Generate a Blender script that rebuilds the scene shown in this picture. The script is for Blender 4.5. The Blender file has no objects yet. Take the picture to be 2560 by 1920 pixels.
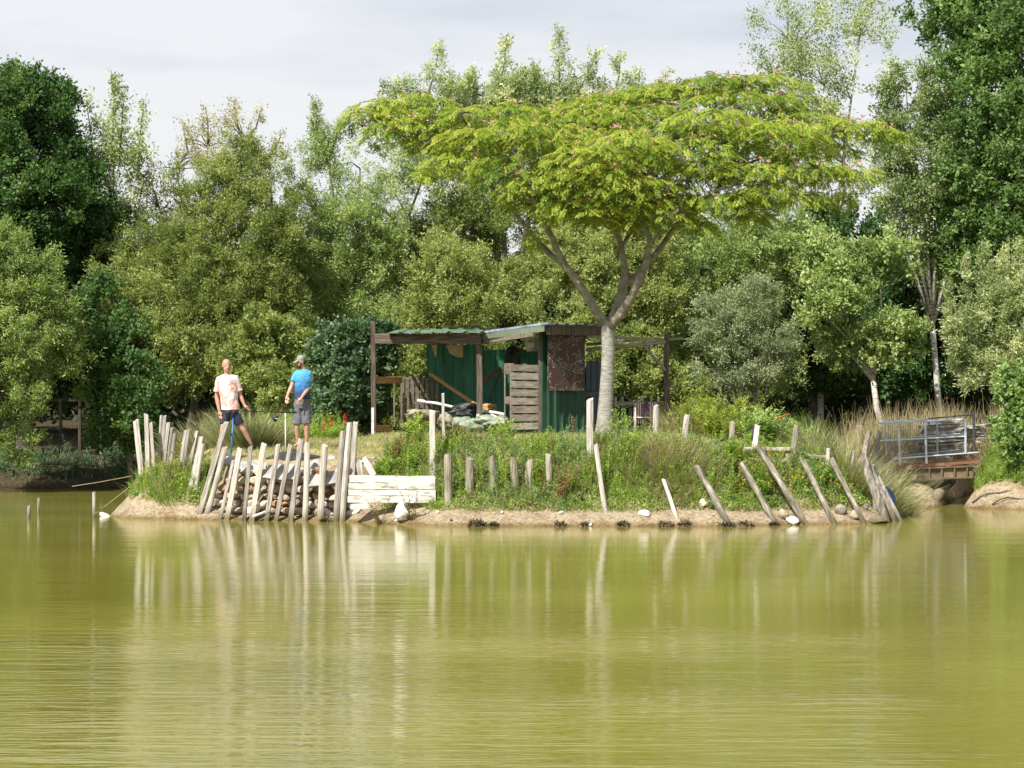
import bpy, bmesh, math, random
import numpy as np
from mathutils import Vector, Matrix, Quaternion
R = math.radians
SC = bpy.context.scene
COL = SC.collection
random.seed(7)
RNG = np.random.default_rng(11)

# ------------------------------------------------------------------ camera
H = 2.86            # eye height above the water
F = 6000.0          # focal length in pixels of the 2560 px wide photograph
cam = bpy.data.cameras.new('camera'); cam.sensor_width = 36; cam.lens = 36 * F / 2560
cam.clip_start = 0.5; cam.clip_end = 3000
camo = bpy.data.objects.new('camera', cam); COL.objects.link(camo)
camo.location = (0, 0, H); camo.rotation_euler = (R(90), 0, 0)
SC.camera = camo
SC.render.resolution_x, SC.render.resolution_y = 1024, 768

# ------------------------------------------------------------------ light
SUN_EL, SUN_LEFT = 48.0, 36.0        # elevation; degrees to the left of straight behind the camera
to_sun = Vector((-math.sin(R(SUN_LEFT)) * math.cos(R(SUN_EL)), -math.cos(R(SUN_LEFT)) * math.cos(R(SUN_EL)), math.sin(R(SUN_EL))))
sl = bpy.data.lights.new('sun', 'SUN'); sl.energy = 5.0; sl.angle = R(0.6); sl.color = (1.0, 0.95, 0.86)
so = bpy.data.objects.new('sun', sl); COL.objects.link(so)
so.rotation_euler = to_sun.to_track_quat('Z', 'Y').to_euler(); so.location = (-20, -20, 40)

W = bpy.data.worlds.new('World'); SC.world = W; W.use_nodes = True
nt = W.node_tree; nt.nodes.clear(); N = nt.nodes.new; L = nt.links.new
out = N('ShaderNodeOutputWorld'); bg = N('ShaderNodeBackground'); bg.inputs['Strength'].default_value = 0.1
sky = N('ShaderNodeTexSky'); sky.sky_type = 'NISHITA'; sky.sun_disc = False
sky.sun_elevation = R(SUN_EL); sky.sun_rotation = math.atan2(to_sun.x, to_sun.y)
sky.dust_density = 1.5; sky.air_density = 1.0
tc = N('ShaderNodeTexCoord'); mp = N('ShaderNodeMapping'); mp.inputs['Scale'].default_value = (2.0, 2.0, 11.0)
mp.inputs['Location'].default_value = (0.3, 0.1, 0.2)
nz = N('ShaderNodeTexNoise'); nz.inputs['Scale'].default_value = 2.2; nz.inputs['Detail'].default_value = 6; nz.inputs['Roughness'].default_value = 0.5
rp = N('ShaderNodeValToRGB'); rp.color_ramp.elements[0].position = 0.40; rp.color_ramp.elements[1].position = 0.60
rp.color_ramp.elements[0].color = (4.35, 4.55, 5.0, 1); rp.color_ramp.elements[1].color = (5.5, 5.55, 5.7, 1)
sep = N('ShaderNodeSeparateXYZ'); mr = N('ShaderNodeMapRange')
mr.inputs['From Min'].default_value = 0.1; mr.inputs['From Max'].default_value = 0.75
mr.inputs['To Min'].default_value = 0.95; mr.inputs['To Max'].default_value = 0.62
mx = N('ShaderNodeMix'); mx.data_type = 'RGBA'
L(tc.outputs['Generated'], mp.inputs['Vector']); L(mp.outputs[0], nz.inputs['Vector']); L(nz.outputs['Fac'], rp.inputs['Fac'])
L(tc.outputs['Generated'], sep.inputs[0]); L(sep.outputs['Z'], mr.inputs['Value']); L(mr.outputs[0], mx.inputs['Factor'])
L(sky.outputs[0], mx.inputs['A']); L(rp.outputs[0], mx.inputs['B']); L(mx.outputs['Result'], bg.inputs['Color']); L(bg.outputs[0], out.inputs['Surface'])

SC.view_settings.view_transform = 'Standard'; SC.view_settings.look = 'None'
SC.view_settings.gamma = 1.0; SC.view_settings.use_curve_mapping = False
SC.view_settings.exposure = 0.70
SC.render.engine = 'CYCLES'
SC.cycles.max_bounces = 7; SC.cycles.transparent_max_bounces = 8

# ------------------------------------------------------------------ helpers
def P(px, py, D):
    """a point measured in the photograph at distance D, in metres"""
    return Vector(((px - 1280) * D / F, D, H - (py - 960) * D / F))

def tag(o, label=None, cat=None, group=None, kind=None):
    if label: o['label'] = label
    if cat: o['category'] = cat
    if group: o['group'] = group
    if kind: o['kind'] = kind
    return o

def empty(name, loc, label, cat, group=None):
    o = bpy.data.objects.new(name, None); COL.objects.link(o); o.location = loc
    o.empty_display_size = 0.2
    return tag(o, label, cat, group)

def link(name, me, mat=None, parent=None):
    o = bpy.data.objects.new(name, me); COL.objects.link(o)
    if mat is not None and not me.materials: me.materials.append(mat)
    if parent is not None:
        o.parent = parent; o.matrix_parent_inverse = wmat(parent).inverted()
    return o

def wmat(o):
    m = o.matrix_basis.copy()
    return wmat(o.parent) @ o.matrix_parent_inverse @ m if o.parent else m

class MB:
    """collects quads/tris; build() links them as ONE mesh object"""
    def __init__(s): s.v = []; s.f = []
    def add(s, vs, fs):
        b = len(s.v); s.v += [tuple(v) for v in vs]; s.f += [tuple(b + i for i in f) for f in fs]
    def box(s, c, size, m=None):
        x, y, z = (q / 2 for q in size); c = Vector(c)
        vs = [Vector((a * x, b * y, d * z)) for a in (-1, 1) for b in (-1, 1) for d in (-1, 1)]
        if m is not None: vs = [m @ v for v in vs]
        s.add([v + c for v in vs], [(0, 1, 3, 2), (4, 6, 7, 5), (0, 4, 5, 1), (2, 3, 7, 6), (0, 2, 6, 4), (1, 5, 7, 3)])
    def bar(s, a, b, w, h, up=(0, 0, 1)):
        a, b = Vector(a), Vector(b); d = b - a; ln = d.length; d.normalize(); up = Vector(up)
        if abs(d.dot(up)) > 0.97: up = Vector((0, 1, 0))
        sd = d.cross(up).normalized(); u = sd.cross(d).normalized()
        vs = []
        for e in (a, b):
            for i, j in ((-1, -1), (1, -1), (1, 1), (-1, 1)): vs.append(e + sd * (i * w / 2) + u * (j * h / 2))
        s.add(vs, [(3, 2, 1, 0), (4, 5, 6, 7), (0, 1, 5, 4), (1, 2, 6, 5), (2, 3, 7, 6), (3, 0, 4, 7)])
    def tube(s, pts, rad, n=8, ell=None, cap=True, jit=0.0):
        pts = [Vector(p) for p in pts]
        if not hasattr(rad, '__len__'): rad = [rad] * len(pts)
        b = len(s.v); ref = None; k = len(pts)
        for i, p in enumerate(pts):
            t = (pts[min(i + 1, k - 1)] - pts[max(i - 1, 0)])
            t = t.normalized() if t.length > 1e-9 else Vector((0, 0, 1))
            if ref is None: ref = Vector((0, 1, 0)) if abs(t.y) < 0.9 else Vector((1, 0, 0))
            sd = t.cross(ref)
            sd = sd.normalized() if sd.length > 1e-6 else Vector((1, 0, 0))
            ref = sd.cross(t).normalized()
            ea, eb = (1, 1) if ell is None else (ell[i] if hasattr(ell[0], '__len__') else ell)
            for j in range(n):
                a = 2 * math.pi * j / n; r = rad[i] * (1 + random.uniform(-jit, jit))
                s.v.append(tuple(p + sd * (math.cos(a) * r * ea) + ref * (math.sin(a) * r * eb)))
        for i in range(k - 1):
            for j in range(n):
                q = (j + 1) % n
                s.f.append((b + i * n + j, b + i * n + q, b + (i + 1) * n + q, b + (i + 1) * n + j))
        if cap:
            s.f.append(tuple(b + j for j in reversed(range(n)))); s.f.append(tuple(b + (k - 1) * n + j for j in range(n)))
    def ball(s, c, r, n=10, m=7):
        c = Vector(c); r = Vector(r) if hasattr(r, '__len__') else Vector((r, r, r)); b = len(s.v)
        s.v.append(tuple(c + Vector((0, 0, r.z))))
        for i in range(1, m):
            th = math.pi * i / m
            for j in range(n):
                a = 2 * math.pi * j / n
                s.v.append(tuple(c + Vector((math.sin(th) * math.cos(a) * r.x, math.sin(th) * math.sin(a) * r.y, math.cos(th) * r.z))))
        s.v.append(tuple(c - Vector((0, 0, r.z)))); e = len(s.v) - 1
        for j in range(n):
            q = (j + 1) % n; s.f.append((b, b + 1 + j, b + 1 + q)); s.f.append((e, e - n + q, e - n + j))
            for i in range(m - 2):
                o = b + 1 + i * n; s.f.append((o + j, o + n + j, o + n + q, o + q))
    def build(s, name, mat, parent=None, smooth=False, kind=None):
        me = bpy.data.meshes.new(name); me.from_pydata(s.v, [], s.f)
        if smooth: me.polygons.foreach_set('use_smooth', [True] * len(me.polygons))
        me.update(); o = link(name, me, mat, parent)
        if kind: o['kind'] = kind
        return o

class LB:
    """numpy builder for leaves and blades (all quads) with a 'tint' value per leaf"""
    def __init__(s): s.v = []; s.t = []; s.f = []; s.n = 0
    def raw(s, v, f, t):
        s.v.append(v.reshape(-1, 3)); s.f.append(f + s.n); s.t.append(t); s.n += v.reshape(-1, 3).shape[0]
    def leaves(s, pos, d, nrm, ln, wd, tint, fold=0.12, wide=0.5):
        d = unit(d); sd = unit(np.cross(d, nrm)); up = np.cross(sd, d)
        ln = np.broadcast_to(ln, len(pos))[:, None]; wd = np.broadcast_to(wd, len(pos))[:, None]
        m = pos + d * ln * wide + up * ln * fold
        v = np.stack([pos, m + sd * wd / 2, pos + d * ln, m - sd * wd / 2], 1)
        f = np.arange(len(pos) * 4).reshape(-1, 4)
        s.raw(v, f, np.repeat(np.broadcast_to(tint, len(pos)), 4))
    def blades(s, base, d, ln, wd, bend, tint, segs=3, tipw=0.12):
        """curved tapering strips; bend = vector added quadratically"""
        n = len(base); d = unit(d); ln = np.broadcast_to(ln, n); wd = np.broadcast_to(wd, n)
        az = RNG.uniform(0, 2 * np.pi, n); sd = np.stack([np.cos(az), np.sin(az) * 0.5, np.zeros(n)], 1); sd = unit(sd)
        rows = []
        for i in range(segs + 1):
            t = i / segs; c = base + d * (ln * t)[:, None] + bend * (ln * t * t)[:, None]
            w = (wd * (1 - (1 - tipw) * t ** 1.3) / 2)[:, None]
            rows.append(c - sd * w); rows.append(c + sd * w)
        v = np.stack(rows, 1); k = 2 * (segs + 1); o = np.arange(n)[:, None] * k
        f = np.concatenate([np.stack([o[:, 0] + 2 * i, o[:, 0] + 2 * i + 1, o[:, 0] + 2 * i + 3, o[:, 0] + 2 * i + 2], 1) for i in range(segs)], 0)
        s.raw(v, f, np.repeat(np.broadcast_to(tint, n), k))
    def build(s, name, mat, parent=None, kind=None):
        v = np.concatenate(s.v).astype(np.float32); f = np.concatenate(s.f).astype(np.int32); t = np.concatenate(s.t).astype(np.float32)
        me = bpy.data.meshes.new(name); me.vertices.add(len(v)); me.vertices.foreach_set('co', v.ravel())
        me.loops.add(f.size); me.loops.foreach_set('vertex_index', f.ravel())
        me.polygons.add(len(f)); me.polygons.foreach_set('loop_start', np.arange(0, f.size, 4, dtype=np.int32))
        me.update(calc_edges=True)
        a = me.attributes.new('tint', 'FLOAT', 'POINT'); a.data.foreach_set('value', np.clip(t, 0, 1))
        o = link(name, me, mat, parent)
        if kind: o['kind'] = kind
        return o

def unit(a): return a / np.maximum(np.linalg.norm(a, axis=-1, keepdims=True), 1e-9)
def rsph(n): return unit(RNG.normal(size=(n, 3)))

def vnoise(x, y, seed=0):
    xi = np.floor(x).astype(np.int64); yi = np.floor(y).astype(np.int64); xf = x - xi; yf = y - yi
    def h(a, b):
        n = (a * 374761393 + b * 668265263 + seed * 1442695041) & 0x7fffffff
        n = ((n ^ (n >> 13)) * 1274126177) & 0x7fffffff
        return ((n ^ (n >> 16)) & 0xffff) / 65535.0
    u = xf * xf * (3 - 2 * xf); w = yf * yf * (3 - 2 * yf)
    return (h(xi, yi) * (1 - u) + h(xi + 1, yi) * u) * (1 - w) + (h(xi, yi + 1) * (1 - u) + h(xi + 1, yi + 1) * u) * w
def fbm(x, y, o=4, seed=0):
    r = 0; a = 0.5
    for i in range(o): r = r + a * (vnoise(x * 2 ** i, y * 2 ** i, seed + i) - 0.5); a *= 0.5
    return r

# ------------------------------------------------------------------ materials
def newmat(name):
    m = bpy.data.materials.new(name); m.use_nodes = True; t = m.node_tree
    return m, t, t.nodes.new, t.links.new, t.nodes['Principled BSDF']
def setc(ramp, cols, pos=None):
    e = ramp.color_ramp.elements
    while len(e) < len(cols): e.new(0.5)
    for i, c in enumerate(cols):
        e[i].position = pos[i] if pos else i / (len(cols) - 1); e[i].color = (*c, 1)

GAIN = dict(dark_oak_leaf=1.6, willow_leaf=2.5, olive_leaf=2.05, brownish_leaf=2.1, fresh_leaf=1.95, birch_leaf=2.25, grey_green_leaf=1.85, ivy_leaf=1.75, far_leaf=1.6, feathery_leaf=1.27, weed_leaf=1.45, greygreen_weed_leaf=1.45, yellow_green_leaf=1.25, rush_blade=1.3)
def calm(c, g, k):
    l = sum(c) / 3 * 1.1; return tuple((q * (1 - k) + l * k) * g for q in c)
def leafmat(name, cols, trans=0.35, rough=0.45, spec=0.35, tcol=None):
    m, t, N, L, b = newmat(name)
    at = N('ShaderNodeAttribute'); at.attribute_name = 'tint'
    ai = N('ShaderNodeAttribute'); ai.attribute_name = 'ctint'; ai.attribute_type = 'INSTANCER'
    ad = N('ShaderNodeMath'); ad.operation = 'ADD'; L(at.outputs['Fac'], ad.inputs[0]); L(ai.outputs['Fac'], ad.inputs[1])
    r = N('ShaderNodeValToRGB'); setc(r, [calm(c, GAIN.get(name, 1.0), 0.10 if 'feather' in name else 0.0 if 'flower' in name else 0.34 if name in ('fresh_leaf', 'ivy_leaf') else 0.24 if name == 'dark_oak_leaf' else 0.19) for c in cols]); L(ad.outputs[0], r.inputs['Fac'])
    L(r.outputs[0], b.inputs['Base Color']); b.inputs['Roughness'].default_value = rough
    b.inputs['Specular IOR Level'].default_value = spec
    tr = N('ShaderNodeBsdfTranslucent'); mm = N('ShaderNodeMix'); mm.data_type = 'RGBA'; mm.blend_type = 'MULTIPLY'
    mm.inputs['Factor'].default_value = 1; mm.inputs['B'].default_value = (*(tcol or (1.5, 1.6, 0.7)), 1)
    L(r.outputs[0], mm.inputs['A']); L(mm.outputs['Result'], tr.inputs['Color'])
    ms = N('ShaderNodeMixShader'); ms.inputs[0].default_value = trans
    L(b.outputs[0], ms.inputs[1]); L(tr.outputs[0], ms.inputs[2]); L(ms.outputs[0], t.nodes['Material Output'].inputs['Surface'])
    return m

def noisemat(name, cols, scale=4, stretch=(1, 1, 1), rough=0.8, bump=0.3, bscale=None, detail=6, metallic=0, spec=0.3, pos=None, coord='Object', rnd=0.25, dist=0.02):
    m, t, N, L, b = newmat(name)
    tc = N('ShaderNodeTexCoord'); mp = N('ShaderNodeMapping'); mp.inputs['Scale'].default_value = stretch
    oi = N('ShaderNodeObjectInfo'); va = N('ShaderNodeVectorMath'); va.operation = 'ADD'
    mu = N('ShaderNodeMath'); mu.operation = 'MULTIPLY'; mu.inputs[1].default_value = 37.0
    L(oi.outputs['Random'], mu.inputs[0]); L(tc.outputs[coord], mp.inputs['Vector'])
    L(mp.outputs[0], va.inputs[0]); L(mu.outputs[0], va.inputs[1])
    n = N('ShaderNodeTexNoise'); n.inputs['Scale'].default_value = scale; n.inputs['Detail'].default_value = detail; n.inputs['Roughness'].default_value = 0.62
    L(va.outputs[0], n.inputs['Vector'])
    r = N('ShaderNodeValToRGB'); setc(r, cols, pos or [0.3 + 0.4 * i / (len(cols) - 1) for i in range(len(cols))]); L(n.outputs['Fac'], r.inputs['Fac'])
    hv = N('ShaderNodeHueSaturation'); m2 = N('ShaderNodeMapRange'); m2.inputs['To Min'].default_value = 1 - rnd; m2.inputs['To Max'].default_value = 1 + rnd
    L(oi.outputs['Random'], m2.inputs['Value']); L(m2.outputs[0], hv.inputs['Value']); L(r.outputs[0], hv.inputs['Color'])
    if 'wood' in name or name in ('pale_stone', 'grey_brown_stone'):      # soaked dark band and algae just above the water
        ge = N('ShaderNodeNewGeometry'); se = N('ShaderNodeSeparateXYZ'); L(ge.outputs['Position'], se.inputs[0])
        wn = N('ShaderNodeMath'); wn.operation = 'MULTIPLY_ADD'; wn.inputs[1].default_value = -0.30; L(n.outputs['Fac'], wn.inputs[0]); L(se.outputs['Z'], wn.inputs[2])
        wr_ = N('ShaderNodeMapRange'); wr_.inputs['From Min'].default_value = -0.10; wr_.inputs['From Max'].default_value = 0.16; wr_.inputs['To Min'].default_value = 1; wr_.inputs['To Max'].default_value = 0; L(wn.outputs[0], wr_.inputs['Value'])
        wm = N('ShaderNodeMix'); wm.data_type = 'RGBA'; wm.blend_type = 'MULTIPLY'; wm.inputs['B'].default_value = (.38, .36, .24, 1); L(wr_.outputs[0], wm.inputs['Factor']); L(hv.outputs[0], wm.inputs['A']); hv = wm
    L(hv.outputs['Result'] if hv.bl_idname == 'ShaderNodeMix' else hv.outputs[0], b.inputs['Base Color']); b.inputs['Roughness'].default_value = rough; b.inputs['Metallic'].default_value = metallic
    b.inputs['Specular IOR Level'].default_value = spec
    if bump:
        n2 = N('ShaderNodeTexNoise'); n2.inputs['Scale'].default_value = bscale or scale * 2.5; n2.inputs['Detail'].default_value = 5
        L(va.outputs[0], n2.inputs['Vector']); bu = N('ShaderNodeBump'); bu.inputs['Strength'].default_value = bump; bu.inputs['Distance'].default_value = dist
        L(n2.outputs['Fac'], bu.inputs['Height']); L(bu.outputs[0], b.inputs['Normal'])
    return m

M = {}
M['wood'] = noisemat('weathered_wood', [(0.11, 0.095, 0.08), (0.33, 0.30, 0.265), (0.52, 0.48, 0.43)], 3.5, (9, 9, 0.7), 0.85, 0.8, rnd=0.22)
M['wood_pale'] = noisemat('pale_wood', [(0.25, 0.22, 0.19), (0.46, 0.42, 0.37), (0.62, 0.58, 0.52)], 3.5, (9, 9, 0.7), 0.85, 0.6, rnd=0.12)
M['wood_round'] = noisemat('mossy_round_wood', [(0.12, 0.105, 0.07), (0.29, 0.265, 0.20), (0.42, 0.38, 0.31)], 3, (7, 7, 0.8), 0.9, 0.8, rnd=0.2)
M['wood_dark'] = noisemat('dark_wood', [(0.035, 0.025, 0.02), (0.10, 0.075, 0.06), (0.19, 0.15, 0.125)], 3, (9, 9, 0.8), 0.8, 0.6, rnd=0.15)
M['wood_strut'] = noisemat('strut_wood', [(0.06, 0.05, 0.035), (0.22, 0.195, 0.155), (0.47, 0.43, 0.36)], 3, (5, 5, 1.1), 0.85, 0.9, rnd=0.15)
M['orange_wood'] = noisemat('new_wood', [(0.30, 0.16, 0.06), (0.5, 0.31, 0.14)], 3, (9, 9, 0.8), 0.7, 0.3, rnd=0.1)
M['pallet'] = noisemat('pallet_wood', [(0.09, 0.075, 0.055), (0.165, 0.14, 0.11), (0.24, 0.21, 0.165)], 3, (1.2, 5, 5), 0.85, 0.5, rnd=0.18)  # darkened: shade at the open shed side is put into the colour
M['white_paint'] = noisemat('worn_white_paint', [(0.24, 0.21, 0.17), (0.56, 0.54, 0.49), (0.70, 0.69, 0.66)], 4, (0.8, 3, 3), 0.6, 0.35, rnd=0.08, pos=[0.33, 0.46, 0.7])
M['stone'] = noisemat('pale_stone', [(0.30, 0.25, 0.17), (0.54, 0.46, 0.34), (0.68, 0.62, 0.52)], 4, (1, 1, 1), 0.9, 0.7, rnd=0.25, dist=0.03)
M['stone_white'] = noisemat('white_stone', [(0.45, 0.42, 0.36), (0.66, 0.63, 0.57), (0.75, 0.73, 0.69)], 5, (1, 1, 1), 0.9, 0.6, rnd=0.1)
M['stone_grey'] = noisemat('grey_brown_stone', [(0.15, 0.13, 0.10), (0.29, 0.26, 0.21), (0.40, 0.36, 0.30)], 4, (1, 1, 1), 0.9, 0.8, rnd=0.2, dist=0.03)
M['slate'] = noisemat('grey_slate', [(0.20, 0.195, 0.185), (0.34, 0.335, 0.325), (0.45, 0.44, 0.43)], 3, (1, 1, 2), 0.75, 0.5, rnd=0.15)
M['tile_clay'] = noisemat('clay_piece', [(0.34, 0.17, 0.09), (0.45, 0.28, 0.17)], 4, (1, 1, 1), 0.85, 0.5)
M['bark_pale'] = noisemat('pale_ringed_bark', [(0.13, 0.125, 0.10), (0.29, 0.28, 0.245), (0.42, 0.405, 0.36)], 3.6, (1.6, 1.6, 9), 0.85, 0.8, rnd=0.05, coord='Object', dist=0.02)
M['bark_limb'] = noisemat('limb_bark', [(0.11, 0.10, 0.07), (0.20, 0.185, 0.135), (0.30, 0.275, 0.21)], 4, (1, 1, 2), 0.85, 0.6, rnd=0.05)
M['bark'] = noisemat('grey_bark', [(0.045, 0.038, 0.028), (0.11, 0.095, 0.07), (0.19, 0.17, 0.13)], 3, (3, 3, 1), 0.9, 0.7, rnd=0.2)
M['bark_birch'] = noisemat('birch_bark', [(0.10, 0.09, 0.08), (0.42, 0.40, 0.35), (0.58, 0.56, 0.51)], 2.5, (2, 2, 7), 0.8, 0.4, rnd=0.1, pos=[0.36, 0.46, 0.7])
M['green_steel_shaded'] = noisemat('shaded_green_steel', [(0.008, 0.038, 0.020), (0.014, 0.060, 0.033), (0.03, 0.085, 0.05)], 1.3, (3, 3, 0.6), 0.5, 0.06, spec=0.4, rnd=0.08)  # darker copy of the shed green, tree shade on the front put into it
M['green_sheet_lit'] = noisemat('sunlit_green_steel', [(0.025, 0.14, 0.085), (0.04, 0.19, 0.12), (0.07, 0.25, 0.165)], 1.3, (3, 3, 0.6), 0.55, 0.06, spec=0.35, rnd=0.08)  # brighter copy of the shed green, sunlight on the back wall put into it
M['blue_steel'] = noisemat('blue_grey_steel', [(0.035, 0.055, 0.075), (0.07, 0.10, 0.12)], 1.5, (3, 3, 0.6), 0.5, 0.05, rnd=0.05)
M['roof_green'] = noisemat('weathered_green_roof', [(0.05, 0.10, 0.075), (0.11, 0.18, 0.14), (0.22, 0.28, 0.24)], 2.5, (1, 1, 1), 0.45, 0.1, rnd=0.1)
M['roof_blue'] = noisemat('blue_white_roof', [(0.05, 0.07, 0.16), (0.20, 0.25, 0.34), (0.40, 0.45, 0.52)], 2.0, (1, 1, 1), 0.35, 0.1, rnd=0.05)
M['fascia'] = noisemat('pale_green_fascia', [(0.10, 0.12, 0.085), (0.17, 0.195, 0.14)], 2, (1, 1, 1), 0.6, 0.1, rnd=0.05)
M['steel_white'] = noisemat('galvanised_rail', [(0.40, 0.44, 0.50), (0.58, 0.62, 0.69)], 5, (1, 1, 1), 0.42, 0.1, rnd=0.05, metallic=0.25)
M['steel_dark'] = noisemat('dark_rail', [(0.035, 0.035, 0.04), (0.08, 0.075, 0.075)], 5, (1, 1, 1), 0.5, 0.1)
M['wire'] = noisemat('fence_wire', [(0.16, 0.18, 0.19), (0.27, 0.29, 0.30)], 5, (1, 1, 1), 0.5, 0, metallic=0.4)
M['rust'] = noisemat('rusty_edge', [(0.20, 0.09, 0.05), (0.36, 0.17, 0.10)], 6, (1, 1, 1), 0.8, 0.3)
M['beam_brown'] = noisemat('bridge_beam', [(0.09, 0.065, 0.04), (0.16, 0.12, 0.075), (0.22, 0.17, 0.11)], 3, (1, 1, 1), 0.8, 0.4)
M['black'] = noisemat('black_plastic', [(0.012, 0.012, 0.014), (0.028, 0.028, 0.032)], 8, (1, 1, 1), 0.45, 0.05)
M['white_plastic'] = noisemat('white_plastic', [(0.62, 0.62, 0.58), (0.76, 0.76, 0.72)], 4, (1, 1, 1), 0.4, 0.05, rnd=0.03)
M['cream'] = noisemat('cream_plastic', [(0.42, 0.40, 0.30), (0.55, 0.53, 0.42)], 4, (1, 1, 1), 0.5, 0.05, rnd=0.03)
M['blue_plastic'] = noisemat('blue_stick', [(0.02, 0.12, 0.33), (0.04, 0.19, 0.44)], 8, (1, 1, 1), 0.4, 0)
M['navy_tarp'] = noisemat('blue_tarp', [(0.012, 0.035, 0.085), (0.03, 0.075, 0.16)], 6, (1, 1, 1), 0.55, 0.6)
M['tarp_green'] = noisemat('pale_green_tarp', [(0.10, 0.13, 0.09), (0.24, 0.28, 0.205), (0.42, 0.44, 0.37)], 4, (1, 1, 1), 0.5, 0.8, rnd=0.1, dist=0.05)
M['sack'] = noisemat('beige_sack', [(0.12, 0.10, 0.07), (0.26, 0.23, 0.165), (0.40, 0.36, 0.285)], 4, (1, 1, 1), 0.8, 0.7, rnd=0.1, dist=0.04)
M['dark_bag'] = noisemat('dark_bag', [(0.015, 0.017, 0.017), (0.05, 0.055, 0.055)], 4, (1, 1, 1), 0.35, 0.8, dist=0.05)
M['card'] = noisemat('cardboard', [(0.32, 0.23, 0.14), (0.46, 0.35, 0.22)], 4, (1, 1, 1), 0.8, 0.2)
M['orange'] = noisemat('orange_paint', [(0.65, 0.13, 0.04), (0.75, 0.22, 0.08)], 6, (1, 1, 1), 0.5, 0)
M['rope'] = noisemat('rope', [(0.26, 0.23, 0.12), (0.42, 0.38, 0.24)], 20, (1, 1, 1), 0.9, 0.2)
M['pipe'] = noisemat('old_pipe', [(0.12, 0.10, 0.07), (0.22, 0.19, 0.14)], 4, (1, 1, 1), 0.8, 0.3)
M['root'] = noisemat('dark_roots', [(0.06, 0.045, 0.03), (0.20, 0.155, 0.105)], 8, (1, 1, 1), 0.95, 0.6)
M['skin'] = noisemat('pinkish_skin', [(0.44, 0.235, 0.165), (0.53, 0.30, 0.22)], 6, (1, 1, 1), 0.5, 0.05, rnd=0.03)  # even pinkish skin tone shared by both men
M['lip'] = noisemat('lip', [(0.34, 0.10, 0.08), (0.40, 0.14, 0.11)], 6, (1, 1, 1), 0.5, 0)
M['eye'] = noisemat('eye', [(0.02, 0.015, 0.012), (0.05, 0.04, 0.03)], 6, (1, 1, 1), 0.2, 0)
M['beard'] = noisemat('brown_beard', [(0.04, 0.022, 0.014), (0.10, 0.055, 0.032)], 30, (1, 1, 1), 0.9, 0.6)
M['navy_cloth'] = noisemat('navy_cloth', [(0.012, 0.016, 0.035), (0.03, 0.036, 0.065)], 5, (1, 1, 1), 0.9, 0.5, dist=0.03)
M['grey_cloth'] = noisemat('grey_cloth', [(0.10, 0.105, 0.12), (0.17, 0.175, 0.195)], 14, (1, 1, 1), 0.95, 0.5, dist=0.02, rnd=0.02)
M['cap'] = noisemat('grey_green_cap', [(0.22, 0.28, 0.25), (0.35, 0.41, 0.37)], 10, (1, 1, 1), 0.9, 0.2)
M['tiedye'] = noisemat('pink_white_dye', [(0.80, 0.76, 0.72), (0.76, 0.66, 0.62), (0.66, 0.30, 0.25), (0.70, 0.48, 0.42), (0.80, 0.75, 0.72)], 3.2, (1.2, 1.2, 0.9), 0.9, 0.5, pos=[0.38, 0.46, 0.52, 0.58, 0.66], rnd=0.02, dist=0.03, detail=4)
M['red'] = noisemat('red_petals', [(0.6, 0.03, 0.02), (0.75, 0.06, 0.04)], 6, (1, 1, 1), 0.6, 0)

def shirt_blue():
    m, t, N, L, b = newmat('blue_gradient_print')
    tc = N('ShaderNodeTexCoord'); s = N('ShaderNodeSeparateXYZ'); mr = N('ShaderNodeMapRange')
    n = N('ShaderNodeTexNoise'); n.inputs['Scale'].default_value = 6
    mr.inputs['From Min'].default_value = 1.10; mr.inputs['From Max'].default_value = 1.66
    ad = N('ShaderNodeMath'); ad.operation = 'MULTIPLY_ADD'; ad.inputs[1].default_value = 0.12; L(n.outputs['Fac'], ad.inputs[0])
    r = N('ShaderNodeValToRGB'); setc(r, [(0.018, 0.035, 0.09), (0.025, 0.06, 0.15), (0.05, 0.22, 0.48), (0.07, 0.31, 0.60)], [0.05, 0.3, 0.6, 0.9])
    L(tc.outputs['Object'], s.inputs[0]); L(tc.outputs['Object'], n.inputs['Vector']); L(s.outputs['Z'], ad.inputs[2]); L(ad.outputs[0], mr.inputs['Value'])
    L(mr.outputs[0], r.inputs['Fac']); L(r.outputs[0], b.inputs['Base Color']); b.inputs['Roughness'].default_value = 0.85
    bu = N('ShaderNodeBump'); bu.inputs['Strength'].default_value = 0.4; bu.inputs['Distance'].default_value = 0.03; L(n.outputs['Fac'], bu.inputs['Height']); L(bu.outputs[0], b.inputs['Normal'])
    return m
M['shirt_blue'] = shirt_blue()

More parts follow.
